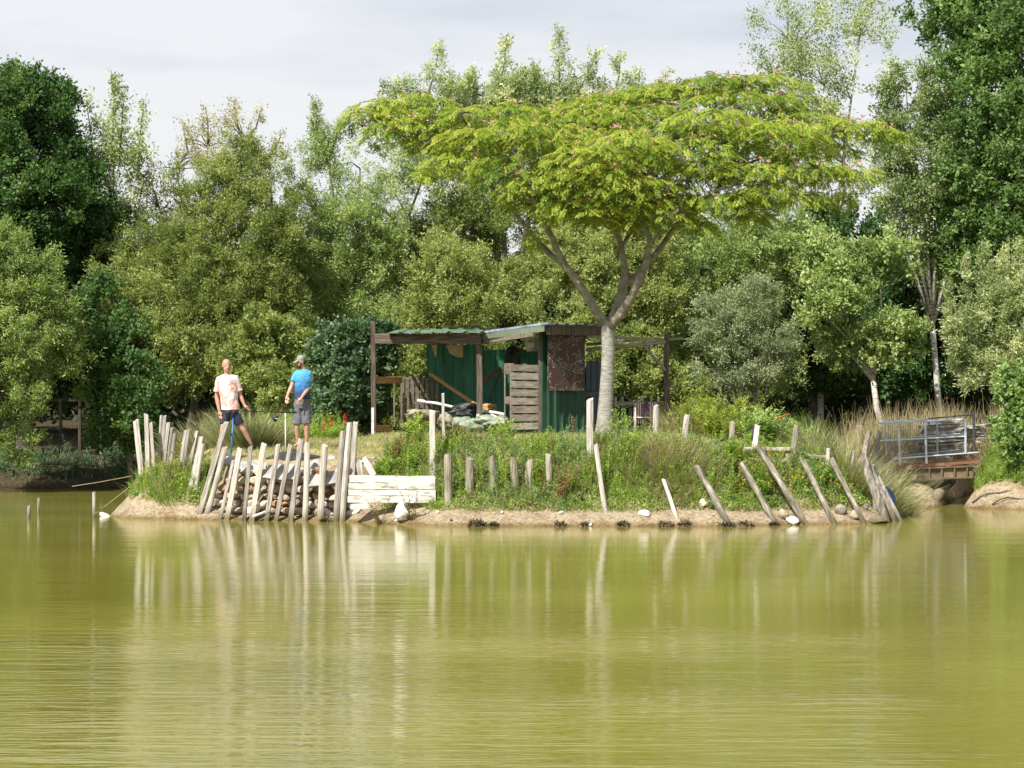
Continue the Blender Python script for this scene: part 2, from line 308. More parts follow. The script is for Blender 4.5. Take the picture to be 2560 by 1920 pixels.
def towelmat():
    m, t, N, L, b = newmat('striped_towel')
    tc = N('ShaderNodeTexCoord'); w = N('ShaderNodeTexWave'); w.bands_direction = 'X'; w.inputs['Scale'].default_value = 6.5; w.inputs['Distortion'].default_value = 0.5
    r = N('ShaderNodeValToRGB'); setc(r, [(0.16, 0.05, 0.09), (0.30, 0.11, 0.17), (0.62, 0.42, 0.46), (0.70, 0.55, 0.56)], [0.2, 0.5, 0.62, 0.9])
    n = N('ShaderNodeTexNoise'); n.inputs['Scale'].default_value = 1.9
    r2 = N('ShaderNodeValToRGB'); setc(r2, [(0, 0, 0), (1, 1, 1)], [0.45, 0.52])
    mx = N('ShaderNodeMix'); mx.data_type = 'RGBA'; mx.inputs['A'].default_value = (0.10, 0.05, 0.10, 1)
    s = N('ShaderNodeSeparateXYZ'); g = N('ShaderNodeMath'); g.operation = 'LESS_THAN'; g.inputs[1].default_value = 0.0
    ab = N('ShaderNodeMath'); ab.operation = 'ABSOLUTE'; mr = N('ShaderNodeMapRange'); mr.inputs['From Min'].default_value = 0.07; mr.inputs['From Max'].default_value = 0.10
    L(tc.outputs['Object'], s.inputs[0]); L(s.outputs['X'], ab.inputs[0]); L(ab.outputs[0], mr.inputs['Value'])
    L(tc.outputs['Object'], w.inputs['Vector']); L(w.outputs['Fac'], r.inputs['Fac']); L(mr.outputs[0], mx.inputs['Factor']); L(r.outputs[0], mx.inputs['B'])
    L(mx.outputs['Result'], b.inputs['Base Color']); b.inputs['Roughness'].default_value = 0.95
    return m
M['towel'] = towelmat()

def osbmat():
    m, t, N, L, b = newmat('brown_flaking_board')
    tc = N('ShaderNodeTexCoord'); n = N('ShaderNodeTexNoise'); n.inputs['Scale'].default_value = 4.5; n.inputs['Detail'].default_value = 2; n.inputs['Distortion'].default_value = 1.2
    w = N('ShaderNodeTexWave'); w.wave_type = 'RINGS'; w.inputs['Scale'].default_value = 6; w.inputs['Distortion'].default_value = 14; w.inputs['Detail'].default_value = 3; w.inputs['Detail Scale'].default_value = 1.6
    r = N('ShaderNodeValToRGB'); setc(r, [(0, 0, 0), (0, 0, 0), (1, 1, 1)], [0, 0.82, 0.97])
    r2 = N('ShaderNodeValToRGB'); setc(r2, [(0, 0, 0), (1, 1, 1)], [0.45, 0.58])
    mu = N('ShaderNodeMath'); mu.operation = 'MULTIPLY'
    mx = N('ShaderNodeMix'); mx.data_type = 'RGBA'; mx.inputs['A'].default_value = (0.055, 0.028, 0.022, 1); mx.inputs['B'].default_value = (0.42, 0.37, 0.30, 1)
    L(tc.outputs['Object'], n.inputs['Vector']); L(tc.outputs['Object'], w.inputs['Vector']); L(w.outputs['Fac'], r.inputs['Fac']); L(n.outputs['Fac'], r2.inputs['Fac'])
    L(r.outputs[0], mu.inputs[0]); L(r2.outputs[0], mu.inputs[1]); L(mu.outputs[0], mx.inputs['Factor']); L(mx.outputs['Result'], b.inputs['Base Color']); b.inputs['Roughness'].default_value = 0.7
    return m
M['board'] = osbmat()

# foliage colours
LM = {
 'oak':    leafmat('dark_oak_leaf', [(0.016, 0.045, 0.008), (0.030, 0.080, 0.014), (0.055, 0.125, 0.024), (0.11, 0.16, 0.03)], 0.28, 0.6, 0.2),
 'willow': leafmat('willow_leaf', [(0.065, 0.095, 0.022), (0.105, 0.145, 0.035), (0.155, 0.195, 0.055), (0.24, 0.26, 0.11)], 0.32, 0.6, 0.2),
 'olive':  leafmat('olive_leaf', [(0.060, 0.085, 0.015), (0.105, 0.135, 0.024), (0.150, 0.18, 0.040), (0.20, 0.22, 0.07)], 0.34, 0.6, 0.2),
 'brown':  leafmat('brownish_leaf', [(0.09, 0.09, 0.03), (0.16, 0.15, 0.055), (0.24, 0.21, 0.11), (0.34, 0.29, 0.18)], 0.34, 0.5, 0.3),
 'fresh':  leafmat('fresh_leaf', [(0.045, 0.10, 0.015), (0.085, 0.165, 0.024), (0.14, 0.225, 0.035), (0.21, 0.28, 0.06)], 0.36, 0.6, 0.2),
 'birch':  leafmat('birch_leaf', [(0.06, 0.085, 0.025), (0.10, 0.14, 0.045), (0.17, 0.20, 0.08), (0.30, 0.31, 0.17)], 0.32, 0.6, 0.2),
 'grey':   leafmat('grey_green_leaf', [(0.075, 0.10, 0.04), (0.12, 0.15, 0.07), (0.18, 0.21, 0.11), (0.27, 0.29, 0.18)], 0.30, 0.5, 0.35),
 'ivy':    leafmat('ivy_leaf', [(0.018, 0.055, 0.018), (0.035, 0.09, 0.030), (0.07, 0.135, 0.05), (0.13, 0.20, 0.08)], 0.22, 0.6, 0.2),
 'far':    leafmat('far_leaf', [(0.025, 0.045, 0.010), (0.045, 0.070, 0.017), (0.07, 0.10, 0.026)], 0.25, 0.5, 0.3),  # kept dark so the gaps between the crowns look shaded
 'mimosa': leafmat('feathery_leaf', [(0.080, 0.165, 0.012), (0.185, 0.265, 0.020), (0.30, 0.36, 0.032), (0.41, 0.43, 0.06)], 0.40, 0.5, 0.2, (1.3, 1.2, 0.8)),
 'weed':   leafmat('weed_leaf', [(0.08, 0.15, 0.015), (0.135, 0.225, 0.024), (0.215, 0.30, 0.035), (0.33, 0.37, 0.08)], 0.36, 0.5, 0.3),
 'weedgrey': leafmat('greygreen_weed_leaf', [(0.09, 0.15, 0.05), (0.15, 0.22, 0.09), (0.24, 0.31, 0.15)], 0.3, 0.5, 0.3),
 'yellow': leafmat('yellow_green_leaf', [(0.16, 0.23, 0.015), (0.27, 0.34, 0.025), (0.38, 0.42, 0.05)], 0.38, 0.5, 0.3, (1.3, 1.3, 0.8)),
 'rush':   leafmat('rush_blade', [(0.09, 0.13, 0.025), (0.17, 0.20, 0.055), (0.30, 0.29, 0.11), (0.46, 0.40, 0.22)], 0.25, 0.6, 0.3, (1.2, 1.2, 0.8)),
 'dry':    leafmat('dry_grass_blade', [(0.17, 0.19, 0.045), (0.30, 0.28, 0.10), (0.42, 0.35, 0.16), (0.50, 0.37, 0.20)], 0.25, 0.7, 0.2, (1.2, 1.1, 0.8)),
 'turf':   leafmat('turf_blade', [(0.20, 0.23, 0.05), (0.35, 0.34, 0.11), (0.50, 0.44, 0.22)], 0.3, 0.7, 0.2, (1.2, 1.2, 0.8)),
 'rusty':  leafmat('rusty_stem_leaf', [(0.13, 0.14, 0.02), (0.24, 0.19, 0.04), (0.33, 0.17, 0.06)], 0.3, 0.6, 0.2, (1.2, 1.0, 0.7)),
 'pink':   leafmat('pink_flower', [(0.62, 0.27, 0.20), (0.72, 0.42, 0.33), (0.75, 0.58, 0.45)], 0.3, 0.6, 0.2, (1, 1, 1)),
 'buds':   leafmat('yellow_flower', [(0.55, 0.36, 0.02), (0.70, 0.50, 0.04)], 0.3, 0.6, 0.2, (1, 1, 1)),
 'redfl':  leafmat('red_flower', [(0.60, 0.03, 0.02), (0.75, 0.08, 0.04)], 0.3, 0.6, 0.2, (1, 1, 1)),
}

# ------------------------------------------------------------------ ground
ISL = [(-8.62, 51.9), (-8.3, 51.25), (-7.6, 50.9), (-6.57, 50.45), (-4.83, 50.05), (-3.4, 49.75), (-2.6, 49.1), (-1.45, 48.3), (0.4, 48.2), (2.57, 48.15), (4.15, 48.1), (5.85, 48.75), (7.1, 48.9),
       (7.9, 49.7), (8.35, 51.0), (8.5, 53.5), (9.6, 57.2), (9.6, 60.5), (5, 62.5), (-3, 62), (-7, 61), (-8.7, 58), (-8.85, 54.5), (-8.8, 53)]
MAIN = [(-300, 60), (-40, 64.5), (-14, 65.4), (-6, 65.8), (2, 66), (7, 64.5), (8.2, 61), (8.5, 56.6), (8.9, 55.5), (9.8, 55.0), (11.0, 55.1), (12.5, 54.0), (16, 52.6), (30, 48), (300, 30), (300, 900), (-300, 900)]
def sdist(x, y, poly):
    x = np.asarray(x, float); y = np.asarray(y, float); d = np.full(x.shape, 1e9); ins = np.zeros(x.shape, bool); n = len(poly)
    for i in range(n):
        ax, ay = poly[i]; bx, by = poly[(i + 1) % n]; ex, ey = bx - ax, by - ay
        t = np.clip(((x - ax) * ex + (y - ay) * ey) / (ex * ex + ey * ey), 0, 1)
        d = np.minimum(d, np.hypot(x - ax - t * ex, y - ay - t * ey))
        c = ((ay > y) != (by > y)); 
        with np.errstate(divide='ignore', invalid='ignore'):
            xi = (bx - ax) * (y - ay) / (by - ay if by != ay else 1e-9) + ax
        ins ^= c & (x < xi)
    return np.where(ins, d, -d)
def sm(a, b, t):
    t = np.clip((t - a) / (b - a), 0, 1); return t * t * (3 - 2 * t)
def gz(x, y):
    x = np.asarray(x, float); y = np.asarray(y, float)
    wob = fbm(x * 0.9, y * 0.9, 3, 5) * 0.35
    d = sdist(x, y, ISL) + wob * sm(0, 1, np.abs(x + 4.7) - 1.2)
    free = np.interp(d, [-3, 0, 0.35, 0.75, 1.2, 1.9, 2.6], [-1.4, 0, 0.17, 0.33, 0.75, 1.32, 1.5])
    wall = np.interp(d, [-3, 0, 0.25, 0.5, 0.62, 0.9, 1.6], [-1.4, 0, 0.10, 0.14, 1.15, 1.30, 1.44])
    tip = np.interp(d, [-3, 0, 0.3, 0.6, 1.0, 1.7, 2.6], [-1.4, 0, 0.30, 0.62, 0.92, 1.25, 1.48])
    w = sm(-6.3, -6.0, x) * (1 - sm(-3.5, -3.2, x)); w2 = 1 - sm(-7.0, -6.2, x)
    zi = free * (1 - w) + wall * w; zi = zi * (1 - w2) + tip * w2
    zi = zi + sm(2, 6, d) * 0.17 + fbm(x * 1.3, y * 1.3, 4, 2) * 0.10 * sm(0.2, 1, d) * (1 - 0.6 * w)
    zi = zi + fbm(x * 4, y * 4, 4, 9) * 0.12 * sm(-0.1, 0.3, d)
    e = sdist(x, y, MAIN) + fbm(x * 0.7, y * 0.7, 3, 8) * 0.5
    left = np.interp(e, [-4, 0, 0.4, 2, 5, 9, 60, 300], [-1.4, 0, 0.22, 0.6, 1.1, 1.5, 2.0, 3.0])
    right = np.interp(e, [-4, 0, 0.5, 1.6, 3.2, 6, 60, 300], [-1.4, 0, 0.32, 0.95, 1.35, 1.5, 2.0, 3.0])
    wr = sm(6, 9, x)
    zm = left * (1 - wr) + right * wr + fbm(x * 1.1, y * 1.1, 4, 4) * 0.22 * sm(0, 1, e) + fbm(x * 3, y * 3, 4, 14) * 0.30 * sm(0, 0.5, e) * sm(7, 9, x)
    # ditch that the footbridge crosses
    dx = x - (10.0 + 0.28 * (y - 55)); cut = np.exp(-(dx / 0.42) ** 2) * sm(-0.5, 0.3, e) * (1 - sm(62, 66, y))
    dip = np.exp(-((x - 9.9) / 1.5) ** 4) * sm(55.6, 56.4, y) * (1 - sm(61, 63, y))
    zz = np.maximum(zi, zm); zz = np.where(dip > 0, zz * (1 - dip) + np.minimum(zz, 0.52) * dip, zz)
    return zz - cut * np.clip(zz + 0.25, 0, 2)
def gzs(x, y): return float(gz(np.array([x]), np.array([y]))[0])
_DD = np.concatenate([np.arange(47.0, 62, 0.04), np.arange(62, 90, 0.2)])
def hit(px, py, default=None):
    """where the line of sight through this spot of the photograph meets the ground"""
    X = (px - 1280) * _DD / F; Z = H - (py - 960) * _DD / F; g = gz(X, _DD)
    k = np.nonzero(Z <= g)[0]
    D = float(_DD[k[0]]) if len(k) else (default or 60.0)
    return Vector(((px - 1280) * D / F, D, gzs((px - 1280) * D / F, D)))

def ground():
    xs = np.concatenate([[-300, -200, -120, -80, -55, -40, -32, -26, -22, -19, -17, -15.5, -14.5], np.arange(-13.8, 14.2, 0.11), [14.5, 15.2, 16.2, 17.5, 19, 22, 26, 32, 40, 55, 80, 120, 200, 300]])
    ys = np.concatenate([np.arange(30, 46.5, 1.5), np.arange(47.4, 58, 0.085), np.arange(58, 67.5, 0.2), np.arange(68, 82, 0.7), [84, 88, 94, 102, 115, 135, 170, 230, 320, 450, 700, 900]])
    X, Y = np.meshgrid(xs, ys); Z = gz(X, Y); nx, ny = len(xs), len(ys)
    v = np.stack([X, Y, Z], -1).reshape(-1, 3); i = np.arange(ny - 1)[:, None] * nx + np.arange(nx - 1)[None]
    f = np.stack([i, i + 1, i + nx + 1, i + nx], -1).reshape(-1, 4)
    keep = v[:, 2][f].max(1) > -0.8; f = f[keep]
    me = bpy.data.meshes.new('ground'); me.vertices.add(len(v)); me.vertices.foreach_set('co', v.ravel())
    me.loops.add(f.size); me.loops.foreach_set('vertex_index', f.astype(np.int32).ravel()); me.polygons.add(len(f)); me.polygons.foreach_set('loop_start', np.arange(0, f.size, 4, dtype=np.int32))
    me.update(calc_edges=True); me.polygons.foreach_set('use_smooth', np.ones(len(f), bool))
    m, t, N, L, b = newmat('earth_and_turf')
    tc = N('ShaderNodeNewGeometry'); s = N('ShaderNodeSeparateXYZ'); L(tc.outputs['Position'], s.inputs[0])
    n1 = N('ShaderNodeTexNoise'); n1.inputs['Scale'].default_value = 1.6; n1.inputs['Detail'].default_value = 8; n1.inputs['Roughness'].default_value = 0.65
    n2 = N('ShaderNodeTexNoise'); n2.inputs['Scale'].default_value = 14; n2.inputs['Detail'].default_value = 8; n2.inputs['Roughness'].default_value = 0.7
    L(tc.outputs['Position'], n1.inputs['Vector']); L(tc.outputs['Position'], n2.inputs['Vector'])
    sand = N('ShaderNodeValToRGB'); setc(sand, [(0.15, 0.10, 0.055), (0.32, 0.25, 0.16), (0.44, 0.36, 0.25), (0.53, 0.46, 0.35)], [0.28, 0.42, 0.55, 0.75]); L(n2.outputs['Fac'], sand.inputs['Fac'])
    turf = N('ShaderNodeValToRGB'); setc(turf, [(0.17, 0.17, 0.06), (0.32, 0.29, 0.12), (0.45, 0.38, 0.20)], [0.35, 0.5, 0.65]); L(n1.outputs['Fac'], turf.inputs['Fac'])
    litter = N('ShaderNodeValToRGB'); setc(litter, [(0.03, 0.024, 0.015), (0.07, 0.055, 0.03), (0.12, 0.095, 0.055)], [0.35, 0.5, 0.65]); L(n2.outputs['Fac'], litter.inputs['Fac'])
    def mixc(fac, a, bb):
        mx = N('ShaderNodeMix'); mx.data_type = 'RGBA'; L(fac, mx.inputs['Factor']); L(a, mx.inputs['A']); L(bb, mx.inputs['B']); return mx.outputs['Result']
    def ramp(src, a, bb):
        q = N('ShaderNodeMapRange'); q.interpolation_type = 'SMOOTHSTEP'; q.inputs['From Min'].default_value = a; q.inputs['From Max'].default_value = bb; L(src, q.inputs['Value']); return q.outputs[0]
    zn = N('ShaderNodeMath'); zn.operation = 'MULTIPLY_ADD'; zn.inputs[1].default_value = 0.7; L(n1.outputs['Fac'], zn.inputs[0]); L(s.outputs['Z'], zn.inputs[2])
    n3 = N('ShaderNodeTexNoise'); n3.inputs['Scale'].default_value = 2.3; n3.inputs['Detail'].default_value = 9; n3.inputs['Roughness'].default_value = 0.75; L(tc.outputs['Position'], n3.inputs['Vector'])
    clay = N('ShaderNodeValToRGB'); setc(clay, [(0.14, 0.10, 0.06), (0.28, 0.205, 0.125), (0.38, 0.29, 0.18)], [0.3, 0.5, 0.7]); L(n2.outputs['Fac'], clay.inputs['Fac'])
    sandy = mixc(ramp(n3.outputs['Fac'], 0.40, 0.53), clay.outputs[0], sand.outputs[0])
    c = mixc(ramp(zn.outputs[0], 1.5, 1.75), sandy, turf.outputs[0])
    c = mixc(ramp(s.outputs['Y'], 63.5, 65.0), c, litter.outputs[0])
    wet = N('ShaderNodeMix'); wet.data_type = 'RGBA'; wet.blend_type = 'MULTIPLY'; wet.inputs['B'].default_value = (0.55, 0.48, 0.36, 1)
    inv = N('ShaderNodeMapRange'); inv.inputs['From Min'].default_value = 0.02; inv.inputs['From Max'].default_value = 0.10; inv.inputs['To Min'].default_value = 1; inv.inputs['To Max'].default_value = 0
    L(s.outputs['Z'], inv.inputs['Value']); L(inv.outputs[0], wet.inputs['Factor']); L(c, wet.inputs['A']); L(wet.outputs['Result'], b.inputs['Base Color'])
    b.inputs['Roughness'].default_value = 0.95; b.inputs['Specular IOR Level'].default_value = 0.15
    bu = N('ShaderNodeBump'); bu.inputs['Strength'].default_value = 1; bu.inputs['Distance'].default_value = 0.08; L(n2.outputs['Fac'], bu.inputs['Height']); L(bu.outputs[0], b.inputs['Normal'])
    o = link('ground', me, m); tag(o, 'sandy shore, raised island and wooded pond banks', kind='structure')
ground()

def water():
    mb = MB(); mb.add([(-300, -60, 0), (300, -60, 0), (300, 200, 0), (-300, 200, 0)], [(0, 1, 2, 3)])
    m, t, N, L, b = newmat('murky_pond_water')
    g = N('ShaderNodeNewGeometry')
    def noise(sc, st, det=2, ro=0.5):
        mp = N('ShaderNodeMapping'); mp.inputs['Scale'].default_value = st; n = N('ShaderNodeTexNoise'); n.inputs['Scale'].default_value = sc; n.inputs['Detail'].default_value = det; n.inputs['Roughness'].default_value = ro
        L(g.outputs['Position'], mp.inputs['Vector']); L(mp.outputs[0], n.inputs['Vector']); return n.outputs['Fac']
    def math_(op, a, bb):
        q = N('ShaderNodeMath'); q.operation = op
        for i, v in enumerate((a, bb)):
            if isinstance(v, (int, float)): q.inputs[i].default_value = v
            else: L(v, q.inputs[i])
        return q.outputs[0]
    col = N('ShaderNodeValToRGB'); setc(col, [(0.165, 0.156, 0.026), (0.215, 0.202, 0.038)], [0.3, 0.7]); L(noise(0.12, (1, 2, 1), 3), col.inputs['Fac'])
    L(col.outputs[0], b.inputs['Base Color'])
    fine = noise(9, (0.45, 1.5, 1), 3, 0.6)          # ripples of a few centimetres
    mid = noise(2.4, (0.42, 1.8, 1), 3, 0.55)         # long low ripples
    sw = noise(0.55, (0.30, 2.0, 1), 1, 0.4)
    pat = N('ShaderNodeMapRange'); pat.interpolation_type = 'SMOOTHSTEP'; pat.inputs['From Min'].default_value = 0.44; pat.inputs['From Max'].default_value = 0.66; L(noise(0.10, (0.8, 1.8, 1), 3, 0.6), pat.inputs['Value'])
    near = N('ShaderNodeMapRange'); near.inputs['From Min'].default_value = 23; near.inputs['From Max'].default_value = 33; near.inputs['To Min'].default_value = 1; near.inputs['To Max'].default_value = 0.04
    near.interpolation_type = 'SMOOTHSTEP'
    sp = N('ShaderNodeSeparateXYZ'); L(g.outputs['Position'], sp.inputs[0]); L(sp.outputs['Y'], near.inputs['Value'])
    side = N('ShaderNodeMapRange'); side.interpolation_type = 'SMOOTHSTEP'; side.inputs['From Min'].default_value = -1.0; side.inputs['From Max'].default_value = 1.5; side.inputs['To Min'].default_value = 0.55; side.inputs['To Max'].default_value = 0.0; L(sp.outputs['X'], side.inputs['Value'])
    gust = math_('MULTIPLY', near.outputs[0], math_('ADD', math_('ADD', pat.outputs[0], side.outputs[0]), 0.22))
    amp_mid = math_('ADD', 0.0016, math_('MULTIPLY', gust, 0.0330))
    amp_fine = math_('ADD', 0.0015, math_('MULTIPLY', gust, 0.0042))
    h = math_('ADD', math_('ADD', math_('MULTIPLY', fine, amp_fine), math_('MULTIPLY', mid, amp_mid)), math_('MULTIPLY', sw, 0.006))
    bu = N('ShaderNodeBump'); bu.inputs['Strength'].default_value = 1; bu.inputs['Distance'].default_value = 1.0; L(h, bu.inputs['Height']); L(bu.outputs[0], b.inputs['Normal'])
    b.inputs['Roughness'].default_value = 0.06; b.inputs['IOR'].default_value = 1.31; b.inputs['Specular IOR Level'].default_value = 0.5
    o = mb.build('water', m); tag(o, 'murky green brown pond water with soft ripples', kind='structure')
water()

# ------------------------------------------------------------------ posts, beams, sheets
def rod(name, a, b, w, mat, h=None, parent=None, sides=4, taper=0.92, jit=0.06, rough_top=True, bend=0.0):
    """a timber from a (bottom) to b (top), own local axes so its grain runs along it"""
    a, b = Vector(a), Vector(b); ln = (b - a).length; h = h or w; mb = MB(); n = 6 if sides > 4 else 5
    vs = []; ns = sides
    ph = random.uniform(0, 6.28); ox = random.uniform(-1, 1) * w * 0.12; oy = random.uniform(-1, 1) * w * 0.12
    for i in range(n + 1):
        t = i / n; k = 1 + (taper - 1) * t
        bx = math.sin(t * 3.1) * ox + bend * math.sin(t * math.pi) ; by = math.sin(t * 3.1 + ph) * oy
        if sides == 4:
            ring = [(-.5, -.42), (-.42, -.5), (.42, -.5), (.5, -.42), (.5, .42), (.42, .5), (-.42, .5), (-.5, .42)]
        else:
            ring = [(.5 * math.cos(2 * math.pi * j / sides), .5 * math.sin(2 * math.pi * j / sides)) for j in range(sides)]
        for (x, y) in ring:
            z = t * ln
            if i == n and rough_top: z += (x * math.sin(ph) + y * math.cos(ph)) * w * 0.45 + random.uniform(-1, 1) * w * 0.08
            vs.append((x * w * k * (1 + random.uniform(-jit, jit)) + bx, y * h * k * (1 + random.uniform(-jit, jit)) + by, z))
    r = len(ring); fs = []
    for i in range(n):
        for j in range(r): q = (j + 1) % r; fs.append((i * r + j, i * r + q, (i + 1) * r + q, (i + 1) * r + j))
    fs.append(tuple(reversed(range(r)))); fs.append(tuple(n * r + j for j in range(r)))
    mb.add(vs, fs); o = mb.build(name, mat, None, smooth=False)
    d = (b - a).normalized()
    x = Vector((1, 0, 0)); x = (x - d * x.dot(d)).normalized() if abs(d.x) < 0.95 else (Vector((0, 1, 0)) - d * d.y).normalized()
    y = d.cross(x).normalized()
    mt = Matrix(((x.x, y.x, d.x, a.x), (x.y, y.y, d.y, a.y), (x.z, y.z, d.z, a.z), (0, 0, 0, 1)))
    if parent is not None: o.parent = parent; o.matrix_parent_inverse = wmat(parent).inverted()
    o.matrix_basis = mt
    return o

def sheet(name, corners, nribs, mat, parent, depth=0.03, thick=0.004, square=True):
    """corrugated sheet; corners = bottom-left, bottom-right, top-right, top-left; ribs run bottom to top"""
    bl, br, tr, tl = (Vector(c) for c in corners); n = (br - bl).cross(tl - bl).normalized(); mb = MB(); prof = []
    for i in range(nribs):
        for (u, h) in ((0, 0), (0.62, 0), (0.72, 1), (0.9, 1)) if square else ((0, 0), (0.25, 0.5), (0.5, 1), (0.75, 0.5)):
            prof.append(((i + u) / nribs, h))
    prof.append((1, 0)); vs = []
    for side in (0, 1):
        for (u, h) in prof:
            off = n * (h * depth - side * thick)
            vs.append(bl.lerp(br, u) + off); vs.append(tl.lerp(tr, u) + off)
    k = len(prof) * 2; fs = []
    for i in range(len(prof) - 1):
        a = 2 * i; fs.append((a, a + 2, a + 3, a + 1)); fs.append((k + a + 1, k + a + 3, k + a + 2, k + a))
        fs.append((a, k + a, k + a + 2, a + 2)); fs.append((a + 1, a + 3, k + a + 3, k + a + 1))
    fs.append((0, 1, k + 1, k)); fs.append((k - 2, k + k - 2, k + k - 1, k - 1))
    mb.add(vs, fs); return mb.build(name, mat, parent)

def rockmesh(seed, sub=2, flat=0.7, box=2.6):
    rr = random.Random(seed); bm = bmesh.new(); bmesh.ops.create_icosphere(bm, subdivisions=sub, radius=1)
    ks = [(Vector((rr.uniform(-1, 1), rr.uniform(-1, 1), rr.uniform(-1, 1))).normalized(), rr.uniform(0.60, 0.93)) for _ in range(12)]
    for v in bm.verts:
        c = v.co; p = (abs(c.x) ** box + abs(c.y) ** box + abs(c.z) ** box) ** (1 / box); c = c / p
        for (n, d) in ks:
            e = c.dot(n)
            if e > d: c = c - n * (e - d)
        v.co = c * (1 + rr.uniform(-0.03, 0.03))
        v.co.z *= flat
    me = bpy.data.meshes.new('rock'); bm.to_mesh(me); bm.free(); return me
ROCKS = [rockmesh(i, 2, 0.8, 2.2 + 0.3 * (i % 4)) for i in range(8)]
def rock(name, mat, loc, size, rot=(0, 0, 0), parent=None, mesh=None, label=None, cat=None, group=None):
    src = mesh or ROCKS[random.randrange(8)]; key = src.name + mat.name
    me = bpy.data.meshes.get(key)
    if me is None: me = src.copy(); me.name = key; me.materials.clear(); me.materials.append(mat)
    o = bpy.data.objects.new(name, me); COL.objects.link(o)
    if parent is not None: o.parent = parent; o.matrix_parent_inverse = wmat(parent).inverted()
    o.location = loc; o.rotation_euler = rot; o.scale = [q / 2 for q in size] if hasattr(size, '__len__') else (size / 2,) * 3
    return tag(o, label, cat, group)

# ------------------------------------------------------------------ trees
def clumps(lobes, D, dens, rnd, thick=0.85, front=0.35):
    """twig clump centres spread through lobes given as (px, py, rx, ry[, dD]) of the photograph; returns centre, outward direction, lobe index"""
    cs = []; ds = []
    for lb in lobes:
        px, py, rx, ry = lb[:4]; dD = lb[4] if len(lb) > 4 else rnd.uniform(-0.8, 0.8); Dl = D + dD
        c = np.array(P(px, py, Dl)); a, b = rx * Dl / F, ry * Dl / F; dep = min(max(a, b), 2.2) * thick
        n = max(3, int(np.pi * a * b * dens)); u = unit(rnd.normal(size=(n, 3)))
        u[:, 1] = np.where((u[:, 1] > 0) & (rnd.random(n) > front), -u[:, 1], u[:, 1])
        r = rnd.random(n) ** 0.42
        r = r * (1 + 0.55 * fbm(u[:, 0] * 2.2 + px, u[:, 2] * 2.2 + py, 3, 3) + 0.06 * rnd.normal(size=n))
        p = c + u * r[:, None] * np.array([a, dep, b])
        cs.append(p); ds.append(unit(u * np.array([1, 1, 1]) + np.array([0, 0, 0.35])))
    return np.concatenate(cs), np.concatenate(ds)

SPRIG = {}
DENSE, BIG, TW = 1.35, 1.12, 8
def sprigs(leaf, asp, ln, n, droop, mat):
    """four small twigs with their leaves; the crowns repeat them at every twig position"""
    key = (round(leaf[0], 3), round(leaf[1], 3), asp, round(ln, 2), n, droop, mat.name)
    if key in SPRIG: return SPRIG[key]
    obs = []
    for k in range(4):
        r = np.random.default_rng(k + 17); t = r.random(n); z = np.zeros(n)
        pos = np.stack([t * ln, z, -droop * (t * ln) ** 2], 1) + r.normal(size=(n, 3)) * ln * .13
        d = np.array([.55, 0, -droop * .5]) + r.normal(size=(n, 3)) * .62
        nr = r.normal(size=(n, 3)) * .6 + np.array([0, 0, .8]); L0 = r.uniform(leaf[0], leaf[1], n)
        lb = LB(); lb.leaves(pos, d, nr, L0, L0 * asp, r.normal(size=n) * .13)
        v = np.concatenate(lb.v).astype(np.float32); f = np.concatenate(lb.f).astype(np.int32); me = bpy.data.meshes.new('leaf_sprig'); me.vertices.add(len(v)); me.vertices.foreach_set('co', v.ravel())
        me.loops.add(f.size); me.loops.foreach_set('vertex_index', f.ravel()); me.polygons.add(len(f)); me.polygons.foreach_set('loop_start', np.arange(0, f.size, 4, dtype=np.int32)); me.update(calc_edges=True)
        me.attributes.new('tint', 'FLOAT', 'POINT').data.foreach_set('value', np.concatenate(lb.t).astype(np.float32)); me.materials.append(mat)
        obs.append(bpy.data.objects.new('leaf_sprig', me))
    g = bpy.data.node_groups.new('crown_sprigs', 'GeometryNodeTree'); N = g.nodes.new; L = g.links.new
    g.interface.new_socket('Geometry', in_out='INPUT', socket_type='NodeSocketGeometry'); g.interface.new_socket('Geometry', in_out='OUTPUT', socket_type='NodeSocketGeometry')
    gi, go = N('NodeGroupInput'), N('NodeGroupOutput'); jn = N('GeometryNodeJoinGeometry'); ip = N('GeometryNodeInstanceOnPoints')
    for o in obs:
        oi = N('GeometryNodeObjectInfo'); oi.inputs['Object'].default_value = o; oi.inputs['As Instance'].default_value = False
        ti = N('GeometryNodeGeometryToInstance'); L(oi.outputs['Geometry'], ti.inputs[0]); L(ti.outputs[0], jn.inputs[0])
    ar = N('GeometryNodeInputNamedAttribute'); ar.data_type = 'FLOAT_VECTOR'; ar.inputs['Name'].default_value = 'rot'
    er = N('FunctionNodeEulerToRotation'); L(ar.outputs['Attribute'], er.inputs[0])
    sc_ = N('GeometryNodeInputNamedAttribute'); sc_.data_type = 'FLOAT'; sc_.inputs['Name'].default_value = 'size'
    L(gi.outputs[0], ip.inputs['Points']); L(jn.outputs[0], ip.inputs['Instance']); ip.inputs['Pick Instance'].default_value = True
    L(er.outputs[0], ip.inputs['Rotation']); L(sc_.outputs['Attribute'], ip.inputs['Scale']); L(ip.outputs[0], go.inputs[0])
    SPRIG[key] = g; return g

